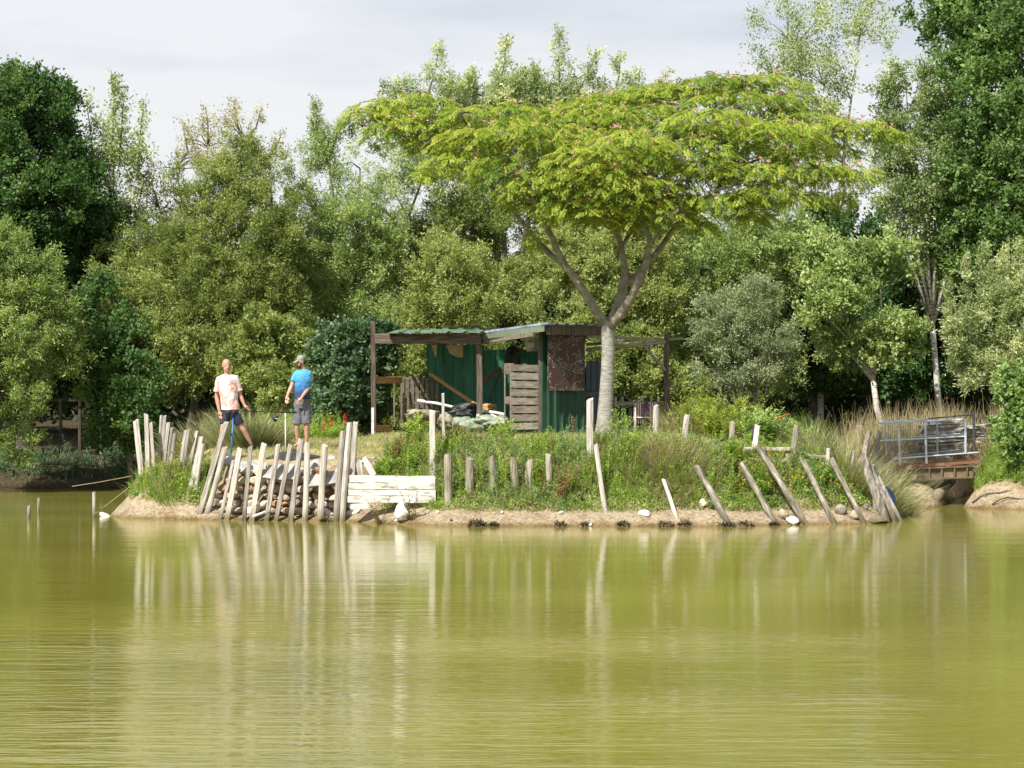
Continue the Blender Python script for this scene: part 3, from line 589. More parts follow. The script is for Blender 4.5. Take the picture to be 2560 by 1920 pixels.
def foliage(name, parent, mat, cs, ds, rnd, per=60, cr=0.42, leaf=(0.06, 0.11), asp=0.5, up=0.3, clump_tint=0.5, holes=0.0, droop=0.0, base=0.45):
    n = len(cs)
    if holes:
        q = fbm(cs[:, 0] * 0.9 + 40, cs[:, 2] * 0.9 + cs[:, 1] * 0.5, 3, 31); k = q > np.quantile(q, holes); cs, ds = cs[k], ds[k]; n = len(cs)
    tw = TW; m = max(6, int(per / 2) // 4 * 4)
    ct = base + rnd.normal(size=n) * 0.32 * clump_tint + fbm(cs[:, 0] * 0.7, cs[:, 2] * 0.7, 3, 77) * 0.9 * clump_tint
    td = unit(np.repeat(ds, tw, 0) * 0.75 + rnd.normal(size=(n * tw, 3)) * 0.62 + np.array([0, 0, up]))
    tl = cr * rnd.uniform(0.55, 1.35, n * tw)
    tb = np.repeat(cs, tw, 0) - td * tl[:, None] * 0.35 + rnd.normal(size=(n * tw, 3)) * cr * 0.26
    me = bpy.data.meshes.new(name); me.vertices.add(len(tb)); me.vertices.foreach_set('co', tb.astype(np.float32).ravel())
    rot = np.stack([rnd.uniform(-.7, .7, n * tw), -np.arcsin(np.clip(td[:, 2], -1, 1)), np.arctan2(td[:, 1], td[:, 0])], 1)
    me.attributes.new('rot', 'FLOAT_VECTOR', 'POINT').data.foreach_set('vector', rot.astype(np.float32).ravel())
    me.attributes.new('size', 'FLOAT', 'POINT').data.foreach_set('value', (tl / cr).astype(np.float32))
    me.attributes.new('ctint', 'FLOAT', 'POINT').data.foreach_set('value', (np.repeat(ct, tw) + rnd.normal(size=n * tw) * .05).astype(np.float32))
    me.update(); o = link(name, me, mat, parent)
    if parent is not None: o['kind'] = 'stuff'
    md = o.modifiers.new('leaves', 'NODES'); md.node_group = sprigs(leaf, asp, cr * 1.05, m, droop, mat)
    return o

def limbs(name, parent, mat, root, r0, lobes, D, cs, rnd, twigs=30, lead=()):
    """trunk up to the crown centre, a limb into each lobe, thin branches into the clumps"""
    mb = MB(); root = Vector(root)
    L_ = [P(l[0], l[1] + l[3] * 0.3, D + (l[4] if len(l) > 4 else 0)) for l in lobes]
    L_.sort(key=lambda p: p.z); top = L_[-1]; fork = root.lerp(top, 0.3); fork.z = root.z + (top.z - root.z) * 0.3; fork.x = root.x + (top.x - root.x) * 0.15
    mb.tube([root - Vector((0, 0, .3)), root + Vector((0, 0, .2)), root.lerp(fork, .5) + Vector((rnd.uniform(-.1, .1), 0, 0)), fork], [r0 * 1.25, r0, r0 * 0.85, r0 * 0.75], 8, jit=0.05)
    ends = []
    for p in L_:
        mid = fork.lerp(p, 0.5) + Vector((rnd.uniform(-.25, .25), rnd.uniform(-.2, .2), 0.25)); mb.tube([fork, mid, p], [r0 * 0.55, r0 * 0.36, r0 * 0.16], 6, jit=0.05); ends += [mid, p, mid.lerp(p, .5)]
    for i in rnd.choice(len(cs), min(twigs, len(cs)), replace=False):
        c = Vector(cs[i]); e = min(ends, key=lambda q: (q - c).length + (0.6 if q.z > c.z else 0))
        if (e - c).length < 4: mb.tube([e, e.lerp(c, .5) + Vector((rnd.uniform(-.1, .1), rnd.uniform(-.1, .1), rnd.uniform(0, .15))), c], [r0 * 0.16, r0 * 0.11, 0.008], 5)
    for a, b in lead: mb.tube([min([q for q in L_ if q.z < b.z - .3] or L_, key=lambda q: (q - a).length), a, a.lerp(b, .5) + Vector((rnd.uniform(-.06, .06), 0, 0)), b], [0.04, 0.03, 0.02, 0.006], 5)
    return mb.build(name, mat, parent, smooth=True)

DENSE, BIG, TW = 1.35, 1.12, 8
def tree(name, label, cat, D, base_px, lobes, leafkind, seed, dens=9, per=60, cr=0.42, leaf=(0.06, 0.11), asp=0.5, up=0.3, r0=0.14, bark='bark', holes=0.0, twigs=30, group=None, base_z=None, shoots=None, droop=0.0, tint=0.5, base=0.45, thick=0.85):
    rnd = np.random.default_rng(seed); dens *= DENSE; leaf = (leaf[0] * BIG, leaf[1] * BIG); bx = (base_px - 1280) * D / F; bz = gzs(bx, D) if base_z is None else base_z
    e = empty(name, (bx, D, bz), label, cat, group)
    cs, ds = clumps(lobes, D, dens, rnd, thick)
    keep = cs[:, 2] > gz(cs[:, 0], cs[:, 1]) + 0.05; cs, ds = cs[keep], ds[keep]
    if holes:
        q = fbm(cs[:, 0] * 0.9 + 40, cs[:, 2] * 0.9 + cs[:, 1] * 0.5, 3, 31); k = q > np.quantile(q, holes); cs, ds = cs[k], ds[k]; holes = 0
    limbs('trunk', e, M[bark], (bx, D, bz), r0, lobes, D, cs, rnd, twigs, [(P(q[0], q[1], D), P(q[2], q[3], D)) for q in shoots or []])
    if shoots:      # thin upright leaders rising out of the crown: (px_base, py_base, px_top, py_top, clumps, radius px)
        c2 = []; d2 = []
        for (x0, y0, x1, y1, n, rr) in shoots:
            a, b = P(x0, y0, D), P(x1, y1, D)
            for i in range(n):
                t = (i + rnd.random()) / n; r = rr * D / F * (1.15 - t) * rnd.random()
                an = rnd.uniform(0, 6.28); c2.append(np.array(a.lerp(b, t)) + np.array([math.cos(an) * r, math.sin(an) * r, 0])); d2.append([math.cos(an) * .5, math.sin(an) * .5, 0.8])
        cs2, ds2 = np.array(c2), unit(np.array(d2)); foliage('shoot_leaves', e, LM[leafkind], cs2, ds2, rnd, int(per * 0.45), cr * 0.62, leaf, asp, 0.5, tint, base=base + .1)
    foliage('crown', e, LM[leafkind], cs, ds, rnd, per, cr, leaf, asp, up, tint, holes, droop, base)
    return e

def woods():
    T = 'trees behind the pond'
    # far mass behind every gap in the tree line
    rnd = np.random.default_rng(99); lb = []
    for x in np.arange(-1600, 4400, 190): lb.append((x, 860 - rnd.uniform(0, 70), 200, 190 + rnd.uniform(0, 60), rnd.uniform(-2, 3)))
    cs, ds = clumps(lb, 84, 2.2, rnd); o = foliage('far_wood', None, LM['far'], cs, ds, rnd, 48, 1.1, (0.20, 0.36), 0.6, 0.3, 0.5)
    tag(o, 'dark distant wood closing the gaps between the trunks', kind='stuff')
    rnd = np.random.default_rng(98); lb = [(x, 985 + rnd.uniform(-30, 30), 140, 75, rnd.uniform(-1.2, 1.5)) for x in np.arange(-500, 3100, 110)]
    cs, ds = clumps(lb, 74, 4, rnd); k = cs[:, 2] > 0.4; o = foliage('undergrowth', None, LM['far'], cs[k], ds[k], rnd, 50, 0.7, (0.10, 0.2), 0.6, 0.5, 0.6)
    tag(o, 'dark tangled undergrowth on the far bank below the trees', kind='stuff')
    tree('oak_tree', 'tall dark green tree at the far left edge with dense glossy crown', 'tree', 68, 60,
         [(40, 330, 120, 130, -1), (140, 320, 75, 120, 0), (-90, 300, 150, 160, 0.5), (90, 500, 150, 120, -1.2), (200, 480, 75, 90, -.3), (60, 660, 150, 110, -.5), (190, 640, 70, 90, .6), (-150, 560, 160, 180, 0), (55, 225, 60, 60, -.4), (130, 240, 45, 60, 0), (255, 590, 65, 70, .5), (150, 760, 110, 100, .5)],
         'oak', 1, dens=13, per=64, cr=0.40, leaf=(0.07, 0.12), asp=0.6, r0=0.26, holes=0.12, twigs=25, tint=.6, thick=.75)
    tree('poplar_tree', 'thin wispy pale green tree with open pointed top right of the dark left tree', 'tree', 69, 290,
         [(285, 470, 75, 120, 0), (330, 560, 95, 90, .3), (285, 360, 50, 70, 0), (240, 560, 60, 90, .4), (360, 420, 40, 70, .2), (230, 400, 30, 60, 0)], 'birch', 2, dens=5.5, per=34, cr=0.45, leaf=(0.06, 0.10), asp=0.55, r0=0.10, holes=0.15, twigs=50, up=.5,
         shoots=[(285, 420, 287, 185, 26, 45), (345, 450, 360, 250, 12, 22), (240, 430, 215, 240, 12, 22), (300, 380, 312, 220, 10, 20)], base=.5)
    tree('ash_tree', 'loose brownish topped tree left of the middle with bare twigs against the sky', 'tree', 70, 470,
         [(440, 400, 75, 75, 0), (400, 500, 90, 80, .3), (520, 350, 60, 55, .2), (610, 330, 70, 60, -.2), (660, 390, 45, 60, 0), (450, 590, 90, 80, .4)], 'brown', 3, dens=7, per=34, cr=0.42, leaf=(0.045, 0.085), asp=0.45, r0=0.13, holes=0.28, twigs=90,
         shoots=[(470, 380, 455, 300, 6, 25), (520, 340, 515, 270, 6, 25), (590, 310, 585, 250, 7, 30), (640, 320, 650, 275, 6, 22), (680, 380, 705, 330, 5, 18)], tint=.4)
    tree('willow_tree', 'broad olive green willow rising behind the bald man to a rounded crown', 'tree', 67.5, 560,
         [(600, 400, 75, 70, 0), (560, 480, 140, 90, -.5), (680, 490, 90, 100, 0), (420, 620, 140, 90, -.6), (580, 620, 170, 110, -1.1), (700, 640, 90, 100, -.5), (500, 760, 190, 110, -1.3), (690, 780, 130, 110, -1.0), (330, 740, 110, 110, -1), (560, 900, 210, 110, -1.8), (400, 880, 130, 120, -2.0), (700, 920, 120, 90, -1.4)],
         'olive', 4, dens=12, per=64, cr=0.38, leaf=(0.055, 0.10), asp=0.34, r0=0.2, holes=0.10, twigs=70, tint=.75, thick=.65)
    tree('grey_willow', 'grey green willow with a feathery top between the brown tree and the flowering tree', 'tree', 69, 860,
         [(820, 380, 60, 80, 0), (900, 400, 110, 70, .2), (800, 500, 90, 90, 0), (900, 560, 130, 110, -.5), (790, 680, 120, 120, -.6), (940, 700, 90, 110, -.3), (880, 820, 130, 90, -.8), (1060, 420, 90, 60, .3)],
         'willow', 5, dens=10.5, per=60, cr=0.40, leaf=(0.06, 0.105), asp=0.28, r0=0.16, holes=0.2, twigs=80, shoots=[(795, 340, 782, 255, 9, 22), (840, 350, 850, 300, 6, 22)], tint=.5, thick=.7)
    tree('tall_willow', 'tall pale willow with four ragged leaders standing above the flowering crown', 'tree', 72, 1280,
         [(1090, 240, 110, 45, 0), (1230, 230, 110, 50, 0), (1380, 240, 130, 60, 0), (1520, 260, 110, 60, 0), (1030, 330, 110, 70, .5), (1250, 350, 170, 90, .5), (1480, 380, 200, 110, .5), (1180, 480, 150, 90, .8), (1420, 520, 190, 100, .8)],
         'birch', 6, dens=9, per=50, cr=0.42, leaf=(0.065, 0.115), asp=0.36, r0=0.2, holes=0.15, twigs=90,
         shoots=[(1070, 240, 1098, 108, 16, 40), (1010, 250, 990, 200, 7, 35), (1250, 220, 1268, 92, 17, 38), (1400, 230, 1398, 72, 20, 42), (1440, 240, 1492, 125, 14, 30), (1540, 240, 1552, 132, 12, 35), (1590, 240, 1600, 170, 8, 30), (1170, 230, 1175, 170, 6, 28), (1340, 240, 1330, 160, 8, 30), (1660, 260, 1665, 180, 6, 25)], base=.55)
    tree('sallow_bush', 'rounded yellow green sallow behind the left end of the shed roof', 'shrub', 65.5, 1140,
         [(1140, 680, 120, 80, -.5), (1180, 760, 110, 70, -.8), (1070, 780, 80, 70, -.3), (1230, 690, 60, 60, 0), (1120, 620, 60, 45, 0)], 'olive', 7, dens=13, per=66, cr=0.34, leaf=(0.055, 0.095), asp=0.42, r0=0.12, holes=.05, tint=.4, base=.68, twigs=20)
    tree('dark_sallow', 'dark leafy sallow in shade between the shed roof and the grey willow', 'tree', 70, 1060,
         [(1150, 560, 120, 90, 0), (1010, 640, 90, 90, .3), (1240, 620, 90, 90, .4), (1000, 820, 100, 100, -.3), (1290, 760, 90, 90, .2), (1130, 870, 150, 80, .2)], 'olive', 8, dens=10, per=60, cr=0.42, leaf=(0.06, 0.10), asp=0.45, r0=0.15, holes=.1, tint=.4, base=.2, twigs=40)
    tree('sunlit_sallow', 'bright yellow green sallow seen through the fork of the flowering tree', 'tree', 66, 1450,
         [(1420, 600, 80, 70, 0), (1380, 700, 90, 90, -.6), (1480, 660, 100, 90, -.5), (1430, 790, 120, 80, -.8), (1600, 640, 100, 90, .2), (1620, 760, 90, 100, 0), (1540, 560, 110, 70, .4), (1450, 880, 120, 70, -.4)], 'olive', 9, dens=13, per=66, cr=0.34, leaf=(0.055, 0.095), asp=0.42, r0=0.14, holes=.05, tint=.5, base=.72, twigs=30)
    tree('brush_willow', 'dark olive willow thicket to the right of the pergola post', 'tree', 68, 1800,
         [(1740, 560, 110, 80, 0), (1850, 620, 130, 90, -.3), (1760, 700, 110, 90, -.4), (1720, 830, 110, 90, -.2), (1960, 660, 110, 90, 0), (1900, 540, 120, 70, .4), (1860, 770, 130, 90, -.2), (1900, 900, 150, 80, 0)], 'willow', 10, dens=11, per=60, cr=0.38, leaf=(0.055, 0.095), asp=0.36, r0=0.16, holes=.12, tint=.5, base=.38, twigs=60)
    tree('grey_sallow', 'silvery grey green sallow bush behind the yellow feathery shrub', 'shrub', 63.5, 1880,
         [(1820, 830, 90, 80, 0), (1880, 760, 70, 70, 0), (1780, 780, 55, 60, .2), (1910, 860, 90, 80, 0), (1830, 920, 110, 60, 0)], 'grey', 11, dens=14, per=64, cr=0.30, leaf=(0.05, 0.085), asp=0.33, r0=0.09, tint=.35, base=.5, twigs=15)
    tree('alder_tree', 'leafy green alder behind the reeds left of the birch trunk', 'tree', 66.5, 2208,
         [(2080, 690, 90, 70, 0), (2160, 740, 90, 80, -.3), (2060, 770, 70, 60, -.4), (2200, 650, 90, 70, .2), (2230, 830, 90, 80, .1), (2120, 860, 90, 70, .3), (2050, 620, 70, 60, .4)], 'willow', 12, dens=10, per=54, cr=0.36, leaf=(0.06, 0.11), asp=0.6, r0=0.10, bark='bark_birch', holes=.15, tint=.6, twigs=30, base=.42)
    tree('shaded_alder', 'shaded alder filling the dark space behind the tall reed tussock', 'tree', 71, 2030,
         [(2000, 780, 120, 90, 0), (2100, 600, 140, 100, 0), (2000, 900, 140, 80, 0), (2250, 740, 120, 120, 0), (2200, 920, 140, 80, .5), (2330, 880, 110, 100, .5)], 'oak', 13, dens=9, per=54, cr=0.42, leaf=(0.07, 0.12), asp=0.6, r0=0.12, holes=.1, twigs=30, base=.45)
    tree('birch_tree', 'airy birch with sparse small leaves above the right end of the flowering crown', 'tree', 71, 2050,
         [(1990, 90, 130, 80, 0), (1930, 170, 90, 60, 0), (2060, 190, 110, 80, 0), (2150, 60, 70, 90, .2), (2130, 300, 110, 110, 0), (2010, 330, 120, 80, .4), (2080, 450, 120, 90, .4)], 'birch', 14, dens=5.5, per=34, cr=0.5, leaf=(0.05, 0.085), asp=0.6, r0=0.12, bark='bark_birch', holes=.25, twigs=110, up=.1, tint=.4, base=.5,
         shoots=[(1970, 80, 1960, -40, 10, 60), (2040, 80, 2060, -30, 8, 50), (2140, 90, 2180, -20, 8, 40)])
    tree('silver_birch', 'silver birch with a white trunk and drooping leaves at the right', 'tree', 68, 2350,
         [(2270, 250, 90, 110, 0), (2220, 380, 90, 100, -.3), (2330, 400, 100, 110, -.3), (2260, 520, 100, 90, -.2), (2350, 590, 90, 90, .3), (2230, 160, 70, 80, .3), (2200, 480, 60, 90, .2), (2400, 300, 90, 110, .5), (2380, 700, 80, 80, .8)], 'birch', 15, dens=10, per=50, cr=0.42, leaf=(0.055, 0.09), asp=0.55, r0=0.10, bark='bark_birch', holes=.2, twigs=60, droop=.5, tint=.45, base=.38)
    tree('right_oak', 'tall glossy green tree at the upper right corner with bright leaf clusters', 'tree', 67.5, 2620,
         [(2420, 120, 120, 100, 0), (2540, 90, 120, 120, -.6), (2500, 250, 120, 100, -.8), (2380, 30, 110, 80, .2), (2560, 380, 110, 110, -.8), (2440, 400, 100, 100, -.3), (2540, 530, 110, 100, -.3), (2420, 520, 80, 90, .2), (2480, -40, 150, 80, 0), (2680, 250, 140, 200, 0), (2700, 500, 120, 160, 0), (2470, 640, 120, 80, .6)],
         'fresh', 16, dens=12, per=60, cr=0.42, leaf=(0.07, 0.12), asp=0.6, r0=0.26, holes=.14, twigs=40, tint=.5, base=.25, thick=.75)
    tree('pale_willow', 'pale green upright willow at the right edge above the footbridge', 'tree', 62, 2520,
         [(2480, 760, 70, 80, 0), (2550, 740, 80, 90, 0), (2420, 830, 70, 80, .2), (2520, 870, 100, 80, 0), (2620, 830, 90, 120, 0), (2440, 930, 60, 60, .3)], 'birch', 17, dens=13, per=64, cr=0.34, leaf=(0.07, 0.12), asp=0.24, r0=0.11, up=.7, tint=.5, base=.55, twigs=15,
         shoots=[(2420, 740, 2415, 640, 9, 25), (2460, 720, 2462, 610, 10, 25), (2500, 700, 2510, 630, 8, 25), (2545, 700, 2550, 600, 10, 25), (2385, 800, 2372, 700, 8, 25)])
    tree('left_willow', 'olive green willow at the left edge leaning over the water', 'tree', 63, -20,
         [(10, 640, 70, 70, 0), (60, 720, 90, 80, 0), (-60, 700, 100, 120, 0), (120, 800, 80, 80, .2), (30, 850, 110, 90, -.2), (-80, 900, 120, 120, 0), (50, 980, 90, 80, 0), (160, 880, 60, 60, .5), (30, 1080, 70, 60, .2)], 'willow', 18, dens=12, per=64, cr=0.36, leaf=(0.065, 0.11), asp=0.3, r0=0.13, up=.5, tint=.5, base=.3, twigs=20,
         shoots=[(20, 600, 12, 545, 7, 25), (60, 680, 70, 610, 7, 25), (110, 760, 120, 690, 6, 25)])
    tree('bank_alder', 'bright leaved alder sprays over the dark water behind the left posts', 'tree', 65, 330,
         [(240, 760, 80, 70, .3), (290, 850, 90, 80, 0), (200, 880, 70, 70, .3), (330, 950, 90, 70, -.4), (250, 960, 60, 50, 0), (300, 1080, 80, 60, 0.4), (370, 1030, 60, 70, -.6)], 'oak', 19, dens=11, per=54, cr=0.36, leaf=(0.07, 0.11), asp=0.6, r0=0.10, holes=.15, tint=.55, base=.62, twigs=30)
    # understorey in front of the tree line, on the back of the island
    tree('hazel_bush', 'dense hazel bush of fresh green leaves behind the man in the blue shirt', 'shrub', 60.5, 720,
         [(700, 960, 70, 60, 0), (730, 1020, 70, 60, 0), (640, 900, 70, 60, .8), (770, 920, 60, 80, .8), (680, 840, 90, 60, 1)], 'olive', 20, dens=16, per=60, cr=0.26, leaf=(0.055, 0.095), asp=0.6, r0=0.05, tint=.5, base=.4, twigs=12)
    tree('ivy_bush', 'round dark ivy covered bush left of the porch post', 'shrub', 59.2, 870,
         [(900, 835, 55, 35, .1), (825, 860, 40, 45, .1), (860, 900, 75, 70, 0), (850, 980, 75, 80, -.2), (920, 880, 70, 70, .4), (930, 970, 60, 90, .8), (880, 850, 60, 40, .2), (840, 1040, 60, 50, -.1)], 'ivy', 21, dens=20, per=64, cr=0.24, leaf=(0.06, 0.10), asp=0.85, r0=0.07, tint=.5, base=.5, twigs=10)
    tree('elder_bush', 'pale leaved bush seen between the porch posts', 'shrub', 63, 1010,
         [(1010, 900, 60, 60, 0), (1040, 960, 60, 70, 0), (980, 850, 50, 40, 0), (960, 1010, 60, 60, .3)], 'olive', 22, dens=14, per=60, cr=0.28, leaf=(0.055, 0.09), asp=0.5, r0=0.05, tint=.5, base=.5, twigs=8)
    tree('dogwood_bush', 'mixed green bush behind the pergola and picket fence', 'shrub', 62.5, 1590,
         [(1580, 930, 80, 70, 0), (1660, 960, 70, 60, 0), (1520, 880, 60, 60, .2), (1600, 860, 70, 50, .3), (1720, 990, 60, 60, .2)], 'olive', 23, dens=14, per=60, cr=0.28, leaf=(0.055, 0.09), asp=0.55, r0=0.05, tint=.6, base=.45, twigs=12)
    tree('corner_hazel', 'hazel branches hanging into the right edge over the grassy bank', 'tree', 56, 2600,
         [(2540, 960, 55, 60, 0), (2560, 1050, 60, 70, 0), (2530, 1100, 45, 50, -.1), (2640, 1000, 80, 110, 0), (2570, 1140, 40, 30, 0)], 'fresh', 24, dens=24, per=52, cr=0.24, leaf=(0.07, 0.11), asp=0.75, r0=0.08, tint=.6, base=.45, twigs=10, droop=.4)
woods()

# ------------------------------------------------------------------ flowering silk tree in front of the shed
def silk_tree():
    rnd = np.random.default_rng(5); D0 = 54.2
    root = P(1508, 1100, D0); root.z = gzs(root.x, D0)
    e = empty('silk_tree', root, 'wide flat topped tree with feathery yellow green leaves and pink blossom beside the shed', 'tree')
    mb = MB()
    trunk = [P(1507, 1125, D0), P(1508, 1098, D0), P(1511, 1060, D0), P(1515, 1000, D0), P(1519, 930, D0), P(1521, 870, D0), P(1521, 825, D0), P(1521, 803, D0)]
    mb.tube(trunk, [0.235, 0.215, 0.185, 0.165, 0.152, 0.148, 0.158, 0.165], 14, jit=0.03)
    mb.build('trunk', M['bark_pale'], e, smooth=True)
    mb = MB(); ends = []
    def limb(pts, r, n=9):
        q = [P(p[0], p[1], D0 + (p[2] if len(p) > 2 else 0)) for p in pts]
        out = [q[0]]; rr = [r[0]]
        for i in range(1, len(q)):
            for k in (0.5, 1):
                v = q[i - 1].lerp(q[i], k)
                if k < 1: v += Vector((rnd.uniform(-.03, .03), rnd.uniform(-.03, .03), rnd.uniform(-.02, .02)))
                out.append(v); rr.append(r[i - 1] + (r[i] - r[i - 1]) * k)
        mb.tube(out, rr, n, jit=0.04); ends.extend(q[1:])
    limb([(1519, 818), (1498, 790, -.1), (1470, 742, -.2), (1440, 700, -.3), (1412, 665, -.4), (1390, 620, -.5), (1368, 570, -.7), (1352, 535, -.8), (1328, 480, -1), (1320, 440, -1.1)], [.13, .115, .10, .095, .088, .075, .062, .055, .04, .03])
    limb([(1412, 665, -.4), (1375, 635, .1), (1342, 602, .5), (1300, 550, .9), (1268, 510, 1.1), (1215, 455, 1.4), (1150, 420, 1.6), (1060, 370, 1.7), (980, 320, 1.8)], [.07, .065, .055, .045, .04, .034, .028, .02, .01])
    limb([(1525, 815), (1540, 778, .1), (1556, 735, .2), (1562, 700, .3), (1562, 670, .3), (1552, 620, .2), (1546, 590, .1), (1530, 555, 0), (1505, 530, -.2), (1480, 500, -.4)], [.13, .12, .115, .11, .085, .07, .065, .05, .035, .02])
    limb([(1551, 620, .2), (1570, 590, .4), (1590, 565, .6), (1610, 500, .8)], [.05, .045, .035, .02])
    limb([(1522, 822), (1552, 785, -.3), (1578, 745, -.5), (1604, 690, -.7), (1618, 645, -.8), (1628, 605, -.8), (1612, 560, -.8), (1600, 520, -.8), (1596, 460, -.7), (1590, 400, -.5)], [.12, .105, .095, .085, .078, .07, .055, .05, .042, .02])
    limb([(1566, 712, .3), (1590, 690, .3), (1625, 650, .4), (1655, 615, .5), (1690, 565, .6), (1706, 548, .7), (1760, 500, .7), (1830, 440, .5), (1900, 395, .2), (2000, 350, 0), (2110, 325, 0), (2200, 330, 0)], [.085, .08, .072, .068, .058, .05, .042, .035, .03, .024, .016, .008])
    limb([(1628, 605, -.8), (1660, 575, -1), (1700, 530, -1.2), (1780, 480, -1.5), (1880, 450, -1.8), (2000, 440, -2)], [.045, .04, .035, .03, .02, .01])
    limb([(1830, 440, .5), (1850, 350, .9), (1870, 270, 1.2), (1900, 220, 1.4)], [.03, .025, .018, .01])
    limb([(1590, 400, -.5), (1640, 330, 0), (1700, 260, .6), (1750, 220, 1)], [.025, .02, .015, .008])
    limb([(1320, 440, -1.1), (1280, 370, -.8), (1230, 310, -.3), (1150, 280, .2)], [.03, .025, .018, .008])
    limb([(1505, 530, -.2), (1460, 450, -.3), (1420, 380, 0), (1400, 310, .5)], [.03, .025, .018, .008])
    mb.build('limb_branches', M['bark_limb'], e, smooth=True)
    pads = [(905, 305, 45, 38, 1.7), (960, 275, 100, 40, 1.9), (1040, 262, 120, 40, 2.2), (1010, 325, 110, 45, 1.2), (1110, 300, 120, 50, 1.4), (1180, 350, 110, 50, .7), (1150, 400, 90, 38, .2), (1250, 290, 170, 45, 1.2),
            (1270, 420, 110, 50, -.8), (1200, 345, 100, 40, 0), (1370, 350, 150, 60, .2), (1330, 470, 90, 45, -1.2), (1410, 440, 120, 60, -.8), (1430, 300, 150, 45, 1.2), (1520, 360, 160, 60, .2), (1480, 270, 120, 45, 2), (1500, 450, 140, 60, -1), (1455, 520, 100, 45, -1.2), (1375, 525, 60, 38, -1),
            (1600, 300, 150, 55, 1.0), (1620, 420, 130, 60, -.6), (1560, 250, 110, 35, 2.2), (1640, 225, 90, 30, 2), (1720, 235, 110, 35, 1.8), (1800, 205, 110, 30, 2), (1900, 205, 120, 32, 2), (1840, 260, 160, 45, 1.2), (1990, 255, 90, 35, 1.6), (1700, 330, 150, 55, .2), (1850, 330, 160, 45, .6), (2010, 310, 130, 38, .8), (2120, 320, 110, 32, .5), (2210, 335, 65, 22, .2),
            (1770, 430, 130, 50, -.8), (1900, 430, 130, 38, -1.2), (2010, 425, 110, 36, -1.2), (2110, 430, 90, 26, -1), (1820, 500, 110, 38, -1.2), (1930, 480, 90, 30, -1.6), (2010, 490, 55, 28, -1.4), (1700, 510, 90, 40, -1), (1640, 530, 100, 40, -1.2), (1560, 500, 90, 45, -.8), (1745, 560, 50, 25, -1), (2110, 500, 22, 40, .2), (1880, 540, 50, 22, -.8), (1290, 500, 45, 30, -.2), (1480, 400, 120, 60, -1.5), (1590, 470, 110, 55, -1.6), (1420, 500, 90, 50, -.2), (1660, 480, 90, 50, .8), (1730, 380, 120, 50, -1.4), (1860, 390, 120, 45, 1.0), (1960, 370, 110, 38, -.6), (2060, 370, 90, 30, .8), (1300, 330, 110, 50, -.9), (1120, 350, 100, 40, 1.8), (1570, 360, 120, 50, -1.6), (1950, 330, 120, 40, -1.2), (1780, 300, 130, 45, -.6), (1520, 545, 70, 30, -.6), (1600, 545, 60, 26, .4), (1330, 600, 28, 35, 0), (1090, 430, 60, 22, .3)]
    FP = []; FD = []; FT = []; fl = []
    for (px, py, rx, ry, dD) in pads:
        D = D0 + dD; c = np.array(P(px, py, D)); a, b = rx * D / F, ry * D / F; dep = max(0.5, min(1.5, a * .95))
        n = int(a * dep * 155) + 16; th = rnd.uniform(0, 2 * np.pi, n); rr = np.sqrt(rnd.random(n)); lay = rnd.random(n)
        ux, uy = np.cos(th) * rr, np.sin(th) * rr; dome = np.sqrt(np.maximum(0, 1 - rr ** 2))
        bump = fbm(ux * a * 1.6 + px, uy * dep * 1.6, 2, 6) * 0.55
        p = np.stack([c[0] + ux * a, c[1] + uy * dep, c[2] + (dome * 1.0 - 0.35) * b * (1 - 0.75 * lay ** 2) + bump * b - (lay ** 3) * b * 0.8], 1)
        o = np.stack([ux * 0.8 + rnd.normal(size=n) * .5, uy * 0.8 - 0.25 + rnd.normal(size=n) * .5, 0.12 - 0.45 * rr + rnd.normal(size=n) * .18], 1)
        FP.append(p); FD.append(unit(o)); FT.append(np.clip(0.52 + 0.16 * rnd.normal(size=n) + rnd.normal() * .10 - 0.22 * lay, 0, 1))  # inner layers tinted darker, crown shade put into the leaf colour
        k = rnd.choice(n, max(1, int(n * 0.11)), replace=False); fl.append(p[k] + np.array([0, -.05, 0.07]))
        cc = Vector(c) + Vector((0, 0, -b * .3)); 
        near = min(ends, key=lambda q: (q - cc).length)
        mbx = MB(); 
        tw.append((near, cc)) if False else None
        ends_pad.append((near, cc, c, a, dep, b))
    fp, fd, ft = np.concatenate(FP), np.concatenate(FD), np.concatenate(FT); n = len(fp)
    # thin branches that carry the pads
    mb = MB()
    for (near, cc, c, a, dep, b) in ends_pad:
        m = near.lerp(cc, .5) + Vector((0, 0, .1)); mb.tube([near, m, cc], [.028, .022, .014], 5)
        for i in range(5):
            an = rnd.uniform(0, 6.28); q = cc + Vector((math.cos(an) * a * .75, math.sin(an) * dep * .75, b * .35)); mb.tube([cc, cc.lerp(q, .5) + Vector((0, 0, .06)), q], [.012, .009, .004], 4)
    mb.build('twigs', M['bark_limb'], e, kind='stuff')
    # bipinnate fronds: a drooping midrib with comb-like pinnae on both sides
    lb = LB(); K = 8; ln = rnd.uniform(0.20, 0.34, n); up = np.array([0, 0, 1.0]); sd = unit(np.cross(fd, up)); nrm = np.cross(sd, fd)
    for k in range(K):
        t = (k + 0.6) / K; base = fp + fd * (ln * t)[:, None] - np.array([0, 0, 1.0]) * (0.32 * ln * t * t)[:, None]
        tang = unit(fd - np.array([0, 0, 1.0]) * .7 * t)
        wl = 0.125 * (1 - 0.55 * abs(t - 0.45) * 1.6)
        for s in (-1, 1):
            d = sd * s * 0.8 + tang * 0.55 - np.array([0, 0, 0.30]) + rnd.normal(size=(n, 3)) * 0.1
            lb.leaves(base, d, nrm + rnd.normal(size=(n, 3)) * .25, wl * rnd.uniform(.8, 1.15, n), 0.030, ft + 0.10 * (t - .5) + rnd.normal(size=n) * .05, fold=0.1, wide=0.45)
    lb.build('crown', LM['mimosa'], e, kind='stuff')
    fl = np.concatenate(fl); m = len(fl); lb = LB()
